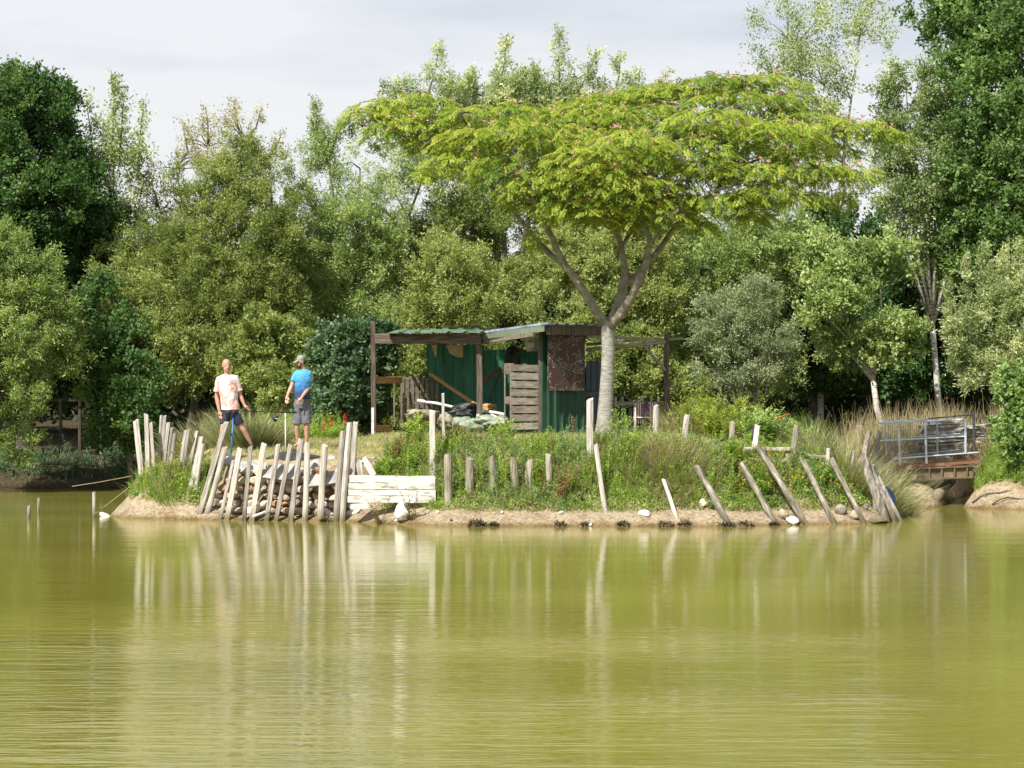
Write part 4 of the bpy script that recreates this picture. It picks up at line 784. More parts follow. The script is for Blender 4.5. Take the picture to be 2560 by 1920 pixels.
    for k in range(7):
        lb.leaves(fl, unit(rnd.normal(size=(m, 3)) * .8 + np.array([0, -.3, .9])), rnd.normal(size=(m, 3)), rnd.uniform(.045, .085, m), 0.026, rnd.random(m), fold=0)
    lb.build('blossom', LM['pink'], e, kind='stuff')
ends_pad = []; tw = []
silk_tree()

# ------------------------------------------------------------------ the shed with its porch
def shed():
    e = empty('shed', P(1270, 1090, 57), 'dark green corrugated shed with a low lean-to porch on the small island', 'shed'); e.location.z = gzs(e.location.x, 57)
    GZ = lambda px, D: gzs((px - 1280) * D / F, D)
    C, CD = 1357, 55.6
    def Q(px, D, z): return Vector(((px - 1280) * D / F, D, z))
    zc = lambda py, D: H - (py - 960) * D / F
    # front right wall (two sheets), meeting at the corner
    rt = 56.6
    sheet('wall_sheet', (Q(C, CD, GZ(C, CD) - .1), Q(1462, 56.3, GZ(1462, 56.3) + .0), Q(1462, 56.3, zc(822, 56.3)), Q(C, CD, zc(826, CD))), 6, M['green_steel_shaded'], e, 0.03)
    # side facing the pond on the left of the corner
    sheet('wall_sheet', (Q(1344, 56.1, GZ(1344, 56) - .1), Q(C - .5, CD + .03, GZ(C, CD) - .1), Q(C - .5, CD + .03, zc(826, CD)), Q(1344, 56.1, zc(876, 56))), 2, M['green_steel_shaded'], e, 0.02)
    # blue-grey sheets at the right end
    sheet('wall_sheet', (Q(1466, 56.6, zc(979, 56.6)), Q(1512, 57.0, zc(981, 57)), Q(1512, 57.0, zc(902, 57)), Q(1466, 56.6, zc(902, 56.6))), 3, M['blue_steel'], e, 0.03)['label'] = 'blue grey upper wall sheet'
    sheet('wall_sheet', (Q(1466, 56.6, zc(1088, 56.6)), Q(1512, 57.0, zc(1086, 57)), Q(1512, 57.0, zc(990, 57)), Q(1466, 56.6, zc(990, 56.6))), 3, M['blue_steel'], e, 0.03)['label'] = 'blue grey lower wall sheet'
    mb = MB(); mb.bar(Q(1460, 56.45, zc(985, 56.5)), Q(1512, 57.1, zc(985, 57)), .1, .09); mb.build('sill', M['steel_dark'], e)
    # back wall, five sheets
    xs = [1070, 1108, 1160, 1212, 1268, 1350]
    for i in range(5):
        D = 59.3 + 0.02 * i; top = 862 if i < 3 else 874
        sheet('wall_sheet', (Q(xs[i], D, 1.5), Q(xs[i + 1] - .6, D, 1.5), Q(xs[i + 1] - .6, D, zc(top, D)), Q(xs[i], D, zc(top, D))), 2 if i < 4 else 3, M['green_sheet_lit'], e, 0.035)
    # inner right wall
    mb = MB(); mb.bar(Q(1352, 59.2, 1.5), Q(1352, 59.2, zc(872, 59)), .06, .06); mb.build('frame_post', M['wood_dark'], e); mb = MB(); mb.bar(Q(1072, 59.42, 1.5), Q(1072, 59.42, zc(838, 59.4)), .08, .08); mb.build('frame_post', M['wood_dark'], e)
    # posts with paler sleeves at the foot
    for (x0, x1, D, top, sl_, bot) in ((928.5, 941, 57.2, 806, 1022, 1090), (1191.5, 1206, 56.6, 838, 1038, 1096)):
        cx = (x0 + x1) / 2; w = (x1 - x0) * D / F
        p = rod('porch_post', Q(cx, D, GZ(cx, D) - .3), Q(cx - 1.5, D, zc(top, D)), w * 1.0, M['wood_dark'], parent=e, taper=1.0, jit=.03)
        mb = MB(); a = Q(x0 + 3.3, D - w * .53, 0); mb.box((a.x, a.y, (zc(sl_, D) + GZ(cx, D)) / 2), (w * .52, 0.02, zc(sl_, D) - GZ(cx, D) + .06)); mb.build('pale_foot_board', M['white_paint'], p)
    # front beam (two boards) and rafters
    b1 = rod('front_beam', Q(938, 57.0, zc(846, 57)), Q(1203, 56.45, zc(848, 56.5)), .075, M['wood_dark'], h=.235, parent=e, taper=1, jit=.02, rough_top=False)
    rod('front_beam', Q(934, 57.25, zc(840, 57.2)), Q(985, 57.1, zc(839, 57.1)), .06, M['wood_dark'], h=.12, parent=e, taper=1, jit=.02, rough_top=False)
    for i, px in enumerate((975, 1030, 1085, 1140, 1190)):
        rod('rafter', Q(px, 56.7, zc(838, 56.8)), Q(px + 4, 59.4, zc(838, 56.8) - .02), .05, M['wood_dark'], h=.09, parent=e, taper=1, jit=.02, rough_top=False)
    # porch roof
    zf = zc(833, 56.4)
    sheet('roof_sheet', (Q(968, 56.35, zf), Q(1092, 56.25, zf), Q(1085, 59.5, zf - .03 + .18), Q(990, 59.5, zf + .15)), 3, M['roof_green'], e, 0.035)
    sheet('roof_sheet', (Q(1090, 56.22, zf + .01), Q(1214, 56.1, zf + .01), Q(1195, 59.5, zf + .17), Q(1082, 59.5, zf + .165)), 3, M['roof_green'], e, 0.035)
    # main roof: skewed, verge facing the pond
    za = zc(833, 56.5)
    A, B_ = Q(1206, 56.5, za), Q(1372, 54.9, zc(811, 54.9)); Cc, Dd = Q(1520, 56.1, zc(814, 56.1)), Q(1500, 59.6, zc(824, 59.6)); Bk = Q(1210, 59.8, zc(826, 59.8))
    mid = B_.lerp(Cc, .5)
    sheet('roof_sheet', (B_, mid, Bk.lerp(Dd, .5), Bk + Vector((.1, 0, 0))), 3, M['roof_blue'], e, 0.035)
    sheet('roof_sheet', (mid + Vector((-.03, 0, .012)), Cc, Dd, Bk.lerp(Dd, .5) + Vector((-.03, 0, .012))), 3, M['roof_blue'], e, 0.035)
    mb = MB(); mb.add([A + Vector((0, 0, .03)), B_ + Vector((0, 0, .035)), Bk + Vector((.15, 0, .02)), A + Vector((0, 0, .0)), B_ + Vector((0, 0, .0)), Bk + Vector((.15, 0, -.02))], [(0, 1, 2), (5, 4, 3), (0, 3, 4, 1), (1, 4, 5, 2), (2, 5, 3, 0)])
    o = mb.build('roof_sheet', M['roof_blue'], e); o['label'] = 'triangular blue roof sheet over the open side'
    mb = MB(); mb.bar(A + Vector((.0, -.03, .02)), B_ + Vector((0, -.03, .03)), .03, .05); mb.build('verge_trim', M['roof_blue'], e)
    mb = MB(); mb.bar(A + Vector((-.02, .02, -.08)), B_ + Vector((-.1, .05, -.09)), .03, .14); mb.build('fascia_board', M['fascia'], e)
    mb = MB(); mb.bar(A + Vector((-.0, .1, -.2)), B_ + Vector((-.35, .25, -.22)), .05, .10); mb.build('fascia_board', M['pallet'], e)
    mb = MB(); mb.bar(B_ + Vector((-.05, .15, -.13)), Cc + Vector((-.15, .1, -.13)), .05, .2); mb.build('fascia_board', M['wood_dark'], e)['label'] = 'dark board under the roof edge'
    mb = MB(); mb.bar(Q(1350, 55.7, GZ(1350, 55.7)), Q(1350, 55.7, zc(822, 55.7)), .08, .08); mb.build('corner_post', M['wood_dark'], e)
    # flaking brown board
    bc = Q(1415, 55.85, zc(903, 55.9)); d = Q(1468, 56.17, 0) - Q(1360, 55.5, 0); d.z = 0
    me = MB(); w2, h2 = 110 * 55.8 / F / 2, 147 * 55.8 / F / 2
    me.box((0, 0, 0), (w2 * 2, .022, h2 * 2)); o = me.build('brown_board', M['board'], e); o.matrix_basis = Matrix.Translation(bc + Vector((0, -.09, 0))) @ Matrix.Rotation(math.atan2(d.y, d.x), 4, 'Z') @ Matrix.Rotation(R(0.8), 4, 'Y')
    # cardboard stuffed below the porch roof
    mb = MB(); D = 57.6; mb.add([P(1115, 862, D), P(1158, 862, D), P(1157, 894, D), P(1140, 892, D), P(1124, 884, D)] + [v + Vector((0, .02, 0)) for v in (P(1115, 862, D), P(1158, 862, D), P(1157, 894, D), P(1140, 892, D), P(1124, 884, D))],
        [(4, 3, 2, 1, 0), (5, 6, 7, 8, 9)] + [(i, (i + 1) % 5, 5 + (i + 1) % 5, 5 + i) for i in range(5)]); mb.build('cardboard_flap', M['card'], e)
    mb = MB(); mb.add([P(1078, 862, D), P(1092, 862, D), P(1090, 895, D)] + [v + Vector((0, .02, 0)) for v in (P(1078, 862, D), P(1092, 862, D), P(1090, 895, D))], [(2, 1, 0), (3, 4, 5), (0, 1, 4, 3), (1, 2, 5, 4), (2, 0, 3, 5)]); mb.build('cardboard_flap', M['card'], e)
    # pergola rails on the right
    return e
SHED = shed()

def pergola():
    e = empty('pergola', P(1666, 1085, 56), 'weathered open pergola frame with round post and braces right of the shed', 'pergola'); e.location.z = gzs(e.location.x, 56); D = 56
    rod('post', Vector((P(1667, 1085, D).x, D, e.location.z - .3)), P(1667, 834, D), .125, M['wood_dark'], parent=e, sides=9, taper=.98)
    W_ = M['wood_round']
    rod('rail', P(1466, 874, 56.6), P(1664, 856, 55.9), .07, W_, h=.085, parent=e, taper=.95)
    rod('rail', P(1466, 839, 57), P(1655, 851, 57.4), .06, W_, h=.08, parent=e, taper=.95)
    rod('rail', P(1640, 851, 57), P(1706, 846, 56.2), .06, W_, h=.07, parent=e, taper=.95)
    rod('rail', P(1466, 861, 57.6), P(1590, 850, 57.8), .06, W_, h=.07, parent=e, taper=.95)
    rod('brace', P(1664, 926, 55.9), P(1610, 864, 56.1), .06, W_, parent=e)
    rod('brace', P(1466, 893, 56.6), P(1487, 870, 56.5), .055, W_, parent=e)
pergola()

# ------------------------------------------------------------------ things kept in the porch
def porch_things():
    def pallet(name, label, corners, nsl, vertical, gap=0.32, mat='pallet'):
        """standing pallet: three stringers and slats across; corners bl, br, tr, tl"""
        bl, br, tr, tl = (Vector(c) for c in corners); n = (br - bl).cross(tl - bl).normalized()
        e = empty(name, bl.lerp(br, .5), label, 'pallet')
        for i in range(3):
            mb = MB(); t = (0.03, .5, .97)[i]
            a, b = (bl.lerp(br, t), tl.lerp(tr, t)) if not vertical else (bl.lerp(tl, t), br.lerp(tr, t))
            mb.bar(a - n * .055, b - n * .055, .09 if not vertical else .09, .08 if not vertical else .06, up=n); mb.build('stringer', M[mat], e)
        for i in range(nsl):
            t = (i + .5) / nsl; mb = MB()
            a, b = (bl.lerp(tl, t), br.lerp(tr, t)) if not vertical else (bl.lerp(br, t), tl.lerp(tr, t))
            ln = ((tl - bl).length if not vertical else (br - bl).length) / nsl
            j = n * random.uniform(0, .004); mb.bar(a + j, b + j, ln * (1 - gap), .018, up=n) if not vertical else mb.bar(a + j, b + j, ln * (1 - gap), .018, up=n)
            mb.build('slat', M[mat], e)
        return e
    g = lambda px, D: gzs((px - 1280) * D / F, D)
    D = 55.95
    # tall pallet at the open side
    pallet('pallet', 'tall grey pallet standing upright with horizontal slats at the open shed side', (P(1277, 1077, D), P(1346, 1075, D - .1), P(1346, 911, D - .1), P(1277, 908, D)), 8, False, .22)
    e = [o for o in bpy.data.objects if o.name.startswith('pallet') and o.type == 'EMPTY'][-1]
    for (y0, y1) in ((908, 935), (991, 1010), (1060, 1074)):
        mb = MB(); mb.bar(P(1269, y0, D + .12), P(1269, y1, D + .12), .14, .10, up=(0, 1, 0)); mb.build('block', M['pallet'], e)
    mb = MB(); mb.bar(P(1262, 908, D + .2), P(1262, 1070, D + .2), .03, .1, up=(0, 1, 0)); mb.build('side_slat', M['pallet'], e)
    pallet('low_pallet', 'brown pallet on its side with upright slats left of the green wall', (P(1000, 1060, 58.6), P(1098, 1052, 58.9), P(1098, 947, 58.9), P(1000, 943, 58.6)), 8, True, .28)
    rod('porch_rail', P(938, 950, 57.3), P(1004, 950, 58.4), .035, M['orange_wood'], h=.16, taper=1)
    tag(bpy.data.objects['porch_rail'], 'sunlit board nailed level from the left porch post to the low pallet', 'board')
    o = rod('upright_board', P(986, 1066, 58.3), P(986, 943, 58.3), .035, M['pallet'], h=.08, taper=1); tag(o, 'thin upright board just left of the low pallet', 'board')
    o = rod('bottom_board', P(940, 1071, 57.4), P(975, 1070, 58.4), .035, M['orange_wood'], h=.14, taper=1); tag(o, 'low yellowish board lying at the foot of the left porch post', 'board')
    o = rod('loose_plank', P(1197, 1017, 57.3), P(1074, 934, 58.7), .05, M['orange_wood'], h=.085, taper=1, rough_top=False); tag(o, 'long orange brown plank leaning down to the right porch post', 'plank')
    o = rod('short_plank', P(1206, 955, 58), P(1252, 924, 58.3), .04, M['pallet'], h=.17, taper=1, rough_top=False); tag(o, 'short wide plank slanting up behind the right porch post', 'plank')
    o = rod('prop_stick', P(1217, 1012, 57.8), P(1258, 915, 58.6), .035, M['wood_dark'], h=.05, taper=1); tag(o, 'thin dark stick leaning against the back wall left of the tall pallet', 'stick')
    def tube_obj(name, pts, r, mat, label, cat, n=8):
        mb = MB(); mb.tube(pts, r, n); o = mb.build(name, M[mat], smooth=True); return tag(o, label, cat)
    tube_obj('white_pipe', [P(1044, 1001, 57.6), P(1090, 1008, 57.5), P(1142, 1020, 57.2)], .035, 'white_plastic', 'white plastic tube lying above the sacks left of the thin pole', 'pipe')
    tube_obj('white_pipe', [P(1209, 1028, 56.9), P(1235, 1031, 56.7), P(1262, 1036, 56.5)], .035, 'white_plastic', 'white plastic tube right of the right porch post', 'pipe')
    tube_obj('white_pipe', [P(1228, 1036, 56.6), P(1250, 1046, 56.4), P(1278, 1058, 56.1)], .022, 'white_plastic', 'thin white tube sloping down over the pale tarpaulin', 'pipe')
    # crumpled sacks and sheets
    def lump(name, c, size, mat, label, cat, seed, amp=.34, sub=4):
        rr = random.Random(seed); bm = bmesh.new(); bmesh.ops.create_icosphere(bm, subdivisions=sub, radius=1)
        xs = np.array([v.co[:] for v in bm.verts]); d = fbm(xs[:, 0] * 1.7 + seed, xs[:, 2] * 1.7 + xs[:, 1], 4, seed) * amp * 4 + np.abs(fbm(xs[:, 0] * 5 + xs[:, 1] * 2, xs[:, 2] * 3, 3, seed + 5)) * amp * 1.2
        for v, q in zip(bm.verts, d): v.co = v.co * (1 + float(q) - .1); v.co.x *= size[0]; v.co.y *= size[1]; v.co.z = max(v.co.z, -.6) * size[2]
        me = bpy.data.meshes.new(name); bm.to_mesh(me); bm.free(); me.polygons.foreach_set('use_smooth', [True] * len(me.polygons))
        o = link(name, me, M[mat]); o.location = c; return tag(o, label, cat)
    lump('sack', P(1052, 1035, 57.2), (.36, .3, .15), 'sack', 'pale crumpled sack between the low pallet and the white post', 'sack', 1)
    lump('sack', P(1112, 1052, 57.0), (.24, .22, .24), 'sack', 'beige sack slumped behind the thin pole under the porch', 'sack', 2)
    lump('dark_bag', P(1160, 1028, 57.1), (.42, .3, .17), 'dark_bag', 'shiny dark plastic bag under the porch roof', 'bag', 3)
    lump('tarpaulin', P(1168, 1064, 56.6), (.40, .3, .21), 'tarp_green', 'pale green crumpled tarpaulin left of the right porch post', 'tarpaulin', 4)
    lump('tarpaulin', P(1235, 1056, 56.5), (.42, .3, .17), 'tarp_green', 'pale green tarpaulin right of the right porch post', 'tarpaulin', 5)
    lump('hay_bundle', P(1222, 1020, 57.2), (.22, .2, .13), 'orange_wood', 'brown bundle of dry stalks behind the white tube', 'bundle', 6, .3)
    lump('dark_coat', P(1282, 893, 59.0), (.2, .12, .28), 'dark_bag', 'dark shape hanging on the back wall above the tall pallet', 'coat', 7)
    # white bucket hung in the opening
    e = empty('bucket', P(1330, 878, 56.8), 'cream plastic bucket hanging under the roof at the open side', 'bucket'); c = e.location; mb = MB()
    r1, r2, h = .165, .135, .30; seg = 20
    prof = [(r2, 0), (r1, h), (r1 + .012, h), (r1 + .012, h + .02), (r1 - .01, h + .02), (r2 - .01, .01)]
    for i in range(len(prof)):
        for j in range(seg): a = 2 * math.pi * j / seg; mb.v.append((c.x + prof[i][0] * math.cos(a), c.y + prof[i][0] * math.sin(a), c.z + prof[i][1]))
    for i in range(len(prof) - 1):
        for j in range(seg): q = (j + 1) % seg; mb.f.append((i * seg + j, i * seg + q, (i + 1) * seg + q, (i + 1) * seg + j))
    mb.f.append(tuple(reversed(range(seg)))); mb.build('pail', M['cream'], e, smooth=True)
    mb = MB(); mb.box((c.x - .02, c.y - .15, c.z + .14), (.15, .012, .12)); mb.build('sticker', M['white_plastic'], e)
    for k, (dx, wd) in enumerate(((-.10, .02), (-.07, .015), (-.04, .02), (-.01, .015), (.02, .02))):
        mb = MB(); mb.box((c.x + dx, c.y - .152, c.z + .235), (wd, .006, .028)); mb.build('faded_letter', M['black'], e)
    mb = MB(); mb.tube([c + Vector((-.165, 0, h)), c + Vector((-.1, 0, h + .12)), c + Vector((.1, 0, h + .12)), c + Vector((.165, 0, h))], .006, 6); mb.build('handle', M['wire'], e)
    # picket fence, table and chair right of the trunk
    e = empty('picket_fence', P(1600, 1080, 58), 'low weathered picket fence between the trunk and the pergola post', 'fence'); e.location.z = gzs(e.location.x, 58)
    rod('rail', P(1530, 1009, 58), P(1666, 1009, 57.6), .04, M['wood_round'], h=.09, parent=e, taper=1)
    for px, tp in ((1539, 992), (1556, 993), (1574, 997), (1591, 1000), (1607, 992), (1628, 990), (1646, 994)):
        D = 57.95; x = P(px, 0, D).x; rod('picket', Vector((x, D, gzs(x, D) - .1)), P(px + .5, tp, D), .055, M['wood_round' if px > 1560 else 'wood_pale'], h=.03, parent=e, taper=.97)
    e = empty('garden_table', P(1555, 1080, 56.8), 'small dark slatted table beside the tree trunk', 'table'); e.location.z = gzs(e.location.x, 56.8); zt = P(0, 1018, 56.8).z
    for i in range(4): mb = MB(); mb.box((e.location.x, 56.5 + i * .14, zt), (.5, .12, .03)); mb.build('slat', M['black'], e)
    for sx in (-.21, .21):
        for sy in (-.22, .2): mb = MB(); mb.box((e.location.x + sx, 56.75 + sy, (zt + e.location.z) / 2 - .03), (.04, .04, zt - e.location.z)); mb.build('leg', M['pallet'], e)
    e = empty('garden_chair', P(1612, 1085, 56), 'white tubular garden chair standing by the picket fence', 'chair'); e.location.z = gzs(e.location.x, 56)
    D = 56; zz = e.location.z; xl, xr = P(1586, 0, D).x, P(1644, 0, D).x; zt = P(0, 1008, D).z
    for s, x in ((1, xl), (-1, xr)):
        mb = MB(); mb.tube([Vector((x, D, zz)), Vector((x, D, zt - .08)), Vector((x + s * .03, D, zt - .015)), Vector((x + s * .1, D, zt)), Vector((x + s * .26, D, zt))], .014, 7); mb.build('back_frame', M['white_plastic'], e, smooth=True)
        mb = MB(); mb.tube([Vector((x, D - .42, zz)), Vector((x, D - .42, zz + .62)), Vector((x, D - .02, zz + .64))], .014, 7); mb.build('front_leg', M['white_plastic'], e, smooth=True)
    mb = MB(); mb.box(((xl + xr) / 2, D - .2, zz + .40), (xr - xl - .03, .4, .02)); mb.build('seat', M['white_plastic'], e)
    # towel folded over the back
    mb = MB(); n, m = 14, 16; w = (1637 - 1590) * D / F
    for j in range(m + 1):
        for i in range(n + 1):
            t = j / m; s = t * .78 - .28; x = (i / n - .5) * w * (1 - .06 * max(0, s)) ; z = -abs(s) if abs(s) > .02 else 0
            y = (-.025 if s > 0 else .025) * min(1, abs(s) * 30) + .012 * math.sin(i * 1.3 + j * .2); mb.v.append((x, y, z))
    for j in range(m):
        for i in range(n): a = j * (n + 1) + i; mb.f.append((a, a + 1, a + n + 2, a + n + 1))
    o = mb.build('towel', M['towel'], smooth=True); o.location = (P(1613.5, 0, D).x, D, zt + .02); tag(o, 'pink and purple striped towel draped over the back of the garden chair', 'towel')
    md = o.modifiers.new('cloth', 'SOLIDIFY'); md.thickness = .008
porch_things()

# ------------------------------------------------------------------ palisade of leaning posts, from the photograph
def post(tx, ty, bx, by, w, mat, label, name='fence_post', group='posts standing along the shore', sides=4, D=None, dtop=0.25, bend=0.0, deep=.25, h=None):
    if D is None:
        g = hit(bx, by); D = g.y
    b = P(bx, by, D); t = P(tx, ty, D + dtop); d = (b - t).normalized(); b2 = b + d * deep
    o = rod(name, b2, t, w * 1.06 * D / F, M[mat], h=h, sides=sides, bend=bend, jit=.08 if sides > 4 else .05, taper=.95)
    return tag(o, label, 'post', group)
PAL = [
 (337, 1054, 351, 1190, 8.5, 'wood_pale', 'outermost left post of the palisade, slim and pale'),
 (343, 1050, 357, 1190, 8, 'wood', 'second post from the left end, pressed against the outermost one'),
 (366, 1036, 371, 1200, 10.5, 'wood_pale', 'tall straight flat topped post third from the left end'),
 (377, 1056, 389, 1207, 8, 'wood', 'thin post leaning left beside the tall third post'),
 (404, 1040, 396, 1170, 9, 'wood', 'tall weathered post with a thinner twin on its right near the left end'),
 (412, 1040, 404, 1170, 7, 'wood', 'thin twin just right of a tall post near the left end'),
 (421, 1058, 406, 1182, 9, 'wood', 'post tilted right, seventh from the left end'),
 (430, 1070, 411, 1210, 10, 'wood', 'wide grey post rising from the yellow green weeds at the left tip'),
 (438, 1083, 421, 1216, 9.5, 'wood', 'lower rounded post right of the wide grey one at the left tip'),
 (464, 1077, 446, 1190, 7, 'wood', 'thin darker post in front of the reeds, left one of a close pair'),
 (472, 1075, 456, 1190, 7, 'wood', 'thin darker post in front of the reeds, right one of a close pair'),
 (492, 1078, 469, 1185, 8, 'wood', 'single slanting post between the close pair and the bright pair'),
 (503, 1094, 472, 1232, 10, 'wood_pale', 'bright squared post leaning right, shorter stub right beside it'),
 (508, 1109, 487, 1238, 11.5, 'wood_pale', 'short broad pale stub leaning right left of the stone wall'),
 (566, 1056, 508, 1255, 12, 'wood', 'longest slanting post, crossing in front of the bald man'),
 (563, 1118, 517, 1283, 14, 'wood_pale', 'thick pale post below the longest slanting one at the left end of the stones'),
 (583, 1152, 555, 1276, 8, 'wood', 'short thin post tucked behind the others at the left end of the stone wall'),
 (600, 1122, 570, 1285, 12.5, 'wood_pale', 'squared post leaning right below the feet of the bald man'),
 (627, 1115, 612, 1282, 9.5, 'wood', 'slim darker post two left of the blue rod rest side of the stone wall'),
 (660, 1110, 632, 1290, 13, 'wood_pale', 'broad pale squared post over the slate slabs left of the slim white stick'),
 (695, 1111, 668, 1288, 11.5, 'wood', 'post with a split top in the middle of the stone wall'),
 (726, 1112, 691, 1293, 10, 'wood', 'knotty thin post left of the man in the blue shirt'),
 (753, 1098, 727, 1303, 12.5, 'wood', 'tall dark sided post directly below the man in the blue shirt'),
 (768, 1108, 761, 1302, 14.5, 'wood_pale', 'thick round faced post below the right foot of the man in the blue shirt'),
 (812, 1113, 802, 1305, 16.5, 'wood_pale', 'stout nearly upright post standing alone near the right end of the stone wall'),
 (857, 1078, 840, 1305, 15.5, 'wood', 'tall thick post left of the widest split post'),
 (874, 1058, 857, 1296, 15, 'wood_pale', 'widest tall split post at the right end of the stone wall'),
 (889, 1057, 881, 1192, 12, 'wood_pale', 'tall pale post above the left edge of the white boards'),
 (1081, 1028, 1082, 1194, 14, 'wood_pale', 'tall straight squared post at the right end of the white boards'),
 (1107, 984, 1112, 1135, 7, 'wood', 'very tall thin pole standing in front of the porch'),
 (1475, 999, 1477, 1160, 18, 'wood_pale', 'tall thick pale post left of the tree trunk'),
 (1640, 1014, 1636, 1115, 13, 'wood_pale', 'pale post in front of the garden chair'),
 (1718, 1040, 1711, 1120, 15, 'wood_pale', 'flat topped round post right of the pergola post'),
 (1831, 1056, 1829, 1165, 15, 'wood_round', 'upright round post above the left end of the horizontal logs'),
 (1893, 1065, 1882, 1142, 12, 'white_paint', 'whitish post leaning over the top of the longest strut'),
 (1992, 1065, 1980, 1165, 14, 'wood_round', 'round post with a bluish band right of the horizontal logs'),
 (2105, 1070, 2105, 1115, 11, 'wood_dark', 'short dark grey post in the middle of the tall reed tussock'),
 (2149, 1065, 2149, 1118, 12, 'wood', 'short paler post at the right of the tall reed tussock'),
 (2071, 1121, 2066, 1186, 10, 'wood', 'small upright stake above the last but one strut'),
 (2135, 1129, 2124, 1222, 11, 'wood', 'stake with a lump of dry roots on its top near the right end'),
 (2199, 1078, 2180, 1165, 11, 'wood', 'forked stick leaning right in front of the footbridge railing'),
]
for i, (tx, ty, bx, by, w, mt, lb_) in enumerate(PAL):
    rnd_ = mt == 'wood_round' or i in (7, 8, 15, 23, 24, 25, 26, 30, 31, 32, 38, 39, 40, 4, 13)
    dt = 0.3 if 10 < i < 27 else 0.1
    DL = 52.45 if i < 4 else 52.75 if i < 9 else 52.0 if i < 12 else float(np.interp(bx, [505, 560, 640, 860], [50.72, 50.38, 50.12, 49.82])) if 14 <= i < 27 else None
    dt = .12 if 14 <= i < 27 else dt
    post(tx, ty, bx, by, w, mt, lb_, sides=9 if rnd_ else 4, dtop=dt, D=DL, deep=.25 if DL is None else .6)
STUMPS = [
 (1120, 1137, 1122, 1262, 19, 'thick grey stump nearest the white boards on the middle bank'),
 (1174, 1146, 1175, 1246, 20, 'broad grey stump second from the white boards'),
 (1229, 1142, 1233, 1232, 17, 'stump with a slanted top third from the white boards'),
 (1283, 1147, 1287, 1240, 18, 'brownish round stump fourth from the white boards'),
 (1327, 1150, 1323, 1226, 20, 'widest mossy stump fifth from the white boards'),
 (1371, 1136, 1376, 1222, 15, 'slimmer grey stump sixth from the white boards')]
for tx, ty, bx, by, w, lb_ in STUMPS: post(tx, ty, bx, by, w, 'wood_round', lb_, name='log_stump', group='round stumps on the middle bank', sides=10, dtop=0.05)
STR = [
 (1490, 1113, 1514, 1281, 12, 'steep pale strut leaning left in front of the tree trunk'),
 (1659, 1200, 1692, 1297, 10, 'short steep pale strut between the tree trunk and the long struts'),
 (1741, 1167, 1815, 1303, 16, 'leftmost thick mottled strut of the long slanting row'),
 (1853, 1157, 1935, 1303, 15, 'second thick strut of the slanting row, below the horizontal logs'),
 (1894, 1116, 2014, 1312, 16, 'longest strut of the slanting row starting at the whitish post'),
 (2008, 1151, 2087, 1311, 14, 'fourth strut of the slanting row'),
 (2079, 1148, 2162, 1311, 13, 'fifth strut of the slanting row, above the flat stones')]
for i, (tx, ty, bx, by, w, lb_) in enumerate(STR):
    g = hit(bx, by); post(tx, ty, bx, by, w, 'wood_strut' if i > 1 else 'wood_pale', lb_, name='slanting_strut', group='struts slanting down to the water', sides=9, D=g.y, dtop=0.55)
# thick weathered bundle at the right corner
def crooked(name, pts, rad, mat, label, D):
    mb = MB(); q = [P(x, y, D + k) for (x, y, k) in pts]; mb.tube(q, [r * D / F for r in rad], 10, jit=.07); o = mb.build(name, M[mat], smooth=False); return tag(o, label, 'post', 'posts standing along the shore')
crooked('bent_post', [(2173, 1078, .4), (2166, 1110, .35), (2160, 1142, .3), (2172, 1190, .2), (2195, 1245, .05), (2217, 1310, -.1)], [6.5, 8, 9, 11, 12, 11], 'wood_strut', 'crooked grey post bending over into the thick corner strut', 49.6)
crooked('corner_strut', [(2172, 1160, .3), (2196, 1215, .2), (2218, 1262, .1), (2238, 1308, 0)], [8, 9, 9, 8], 'wood_strut', 'cracked thick strut running down beside the crooked post at the right corner', 49.75)
crooked('corner_strut', [(2182, 1162, .5), (2212, 1228, .3), (2254, 1306, .1)], [5, 6, 5], 'wood', 'outermost thin strut at the right corner dipping into the water', 49.9)
crooked('shaded_post', [(2184, 1190, .3), (2187, 1240, .3), (2189, 1280, .3)], [5, 6, 6], 'wood_round', 'short upright post in the shade behind the corner struts', 50.1)
# horizontal logs
def log(x0, y0, x1, y1, h, D, label, mat='wood_round'):
    o = rod('log', P(x0, y0, D), P(x1, y1, D), h * D / F, M[mat], sides=9, taper=.95, jit=.07); tag(o, label, 'log', 'logs laid along the right bank')
log(1853, 1124, 1978, 1124, 14, 50.5, 'upper long horizontal log between the whitish post and the round post')
log(1886, 1151, 1972, 1152, 14, 50.4, 'lower horizontal log below the long upper one')
log(1772, 1144, 1816, 1143, 17, 50.5, 'short thick horizontal log end left of the upright round post')
log(1984, 1140, 2064, 1144, 13, 50.6, 'horizontal log right of the round post with the bluish band')
log(1776, 1170, 1815, 1169, 14, 50.3, 'short log lying lowest below the thick log end')
log(1969, 1134, 1970, 1172, 12, 50.35, 'short upright block holding the two horizontal logs apart')
o = rod('rusty_plate', P(1962, 1113, 51.6), P(2048, 1122, 51.6), .02, M['rust'], h=.13, taper=1); o.data.materials[0] = M['wood_dark']; tag(o, 'dark brown board lying on the grass behind the horizontal logs', 'board')

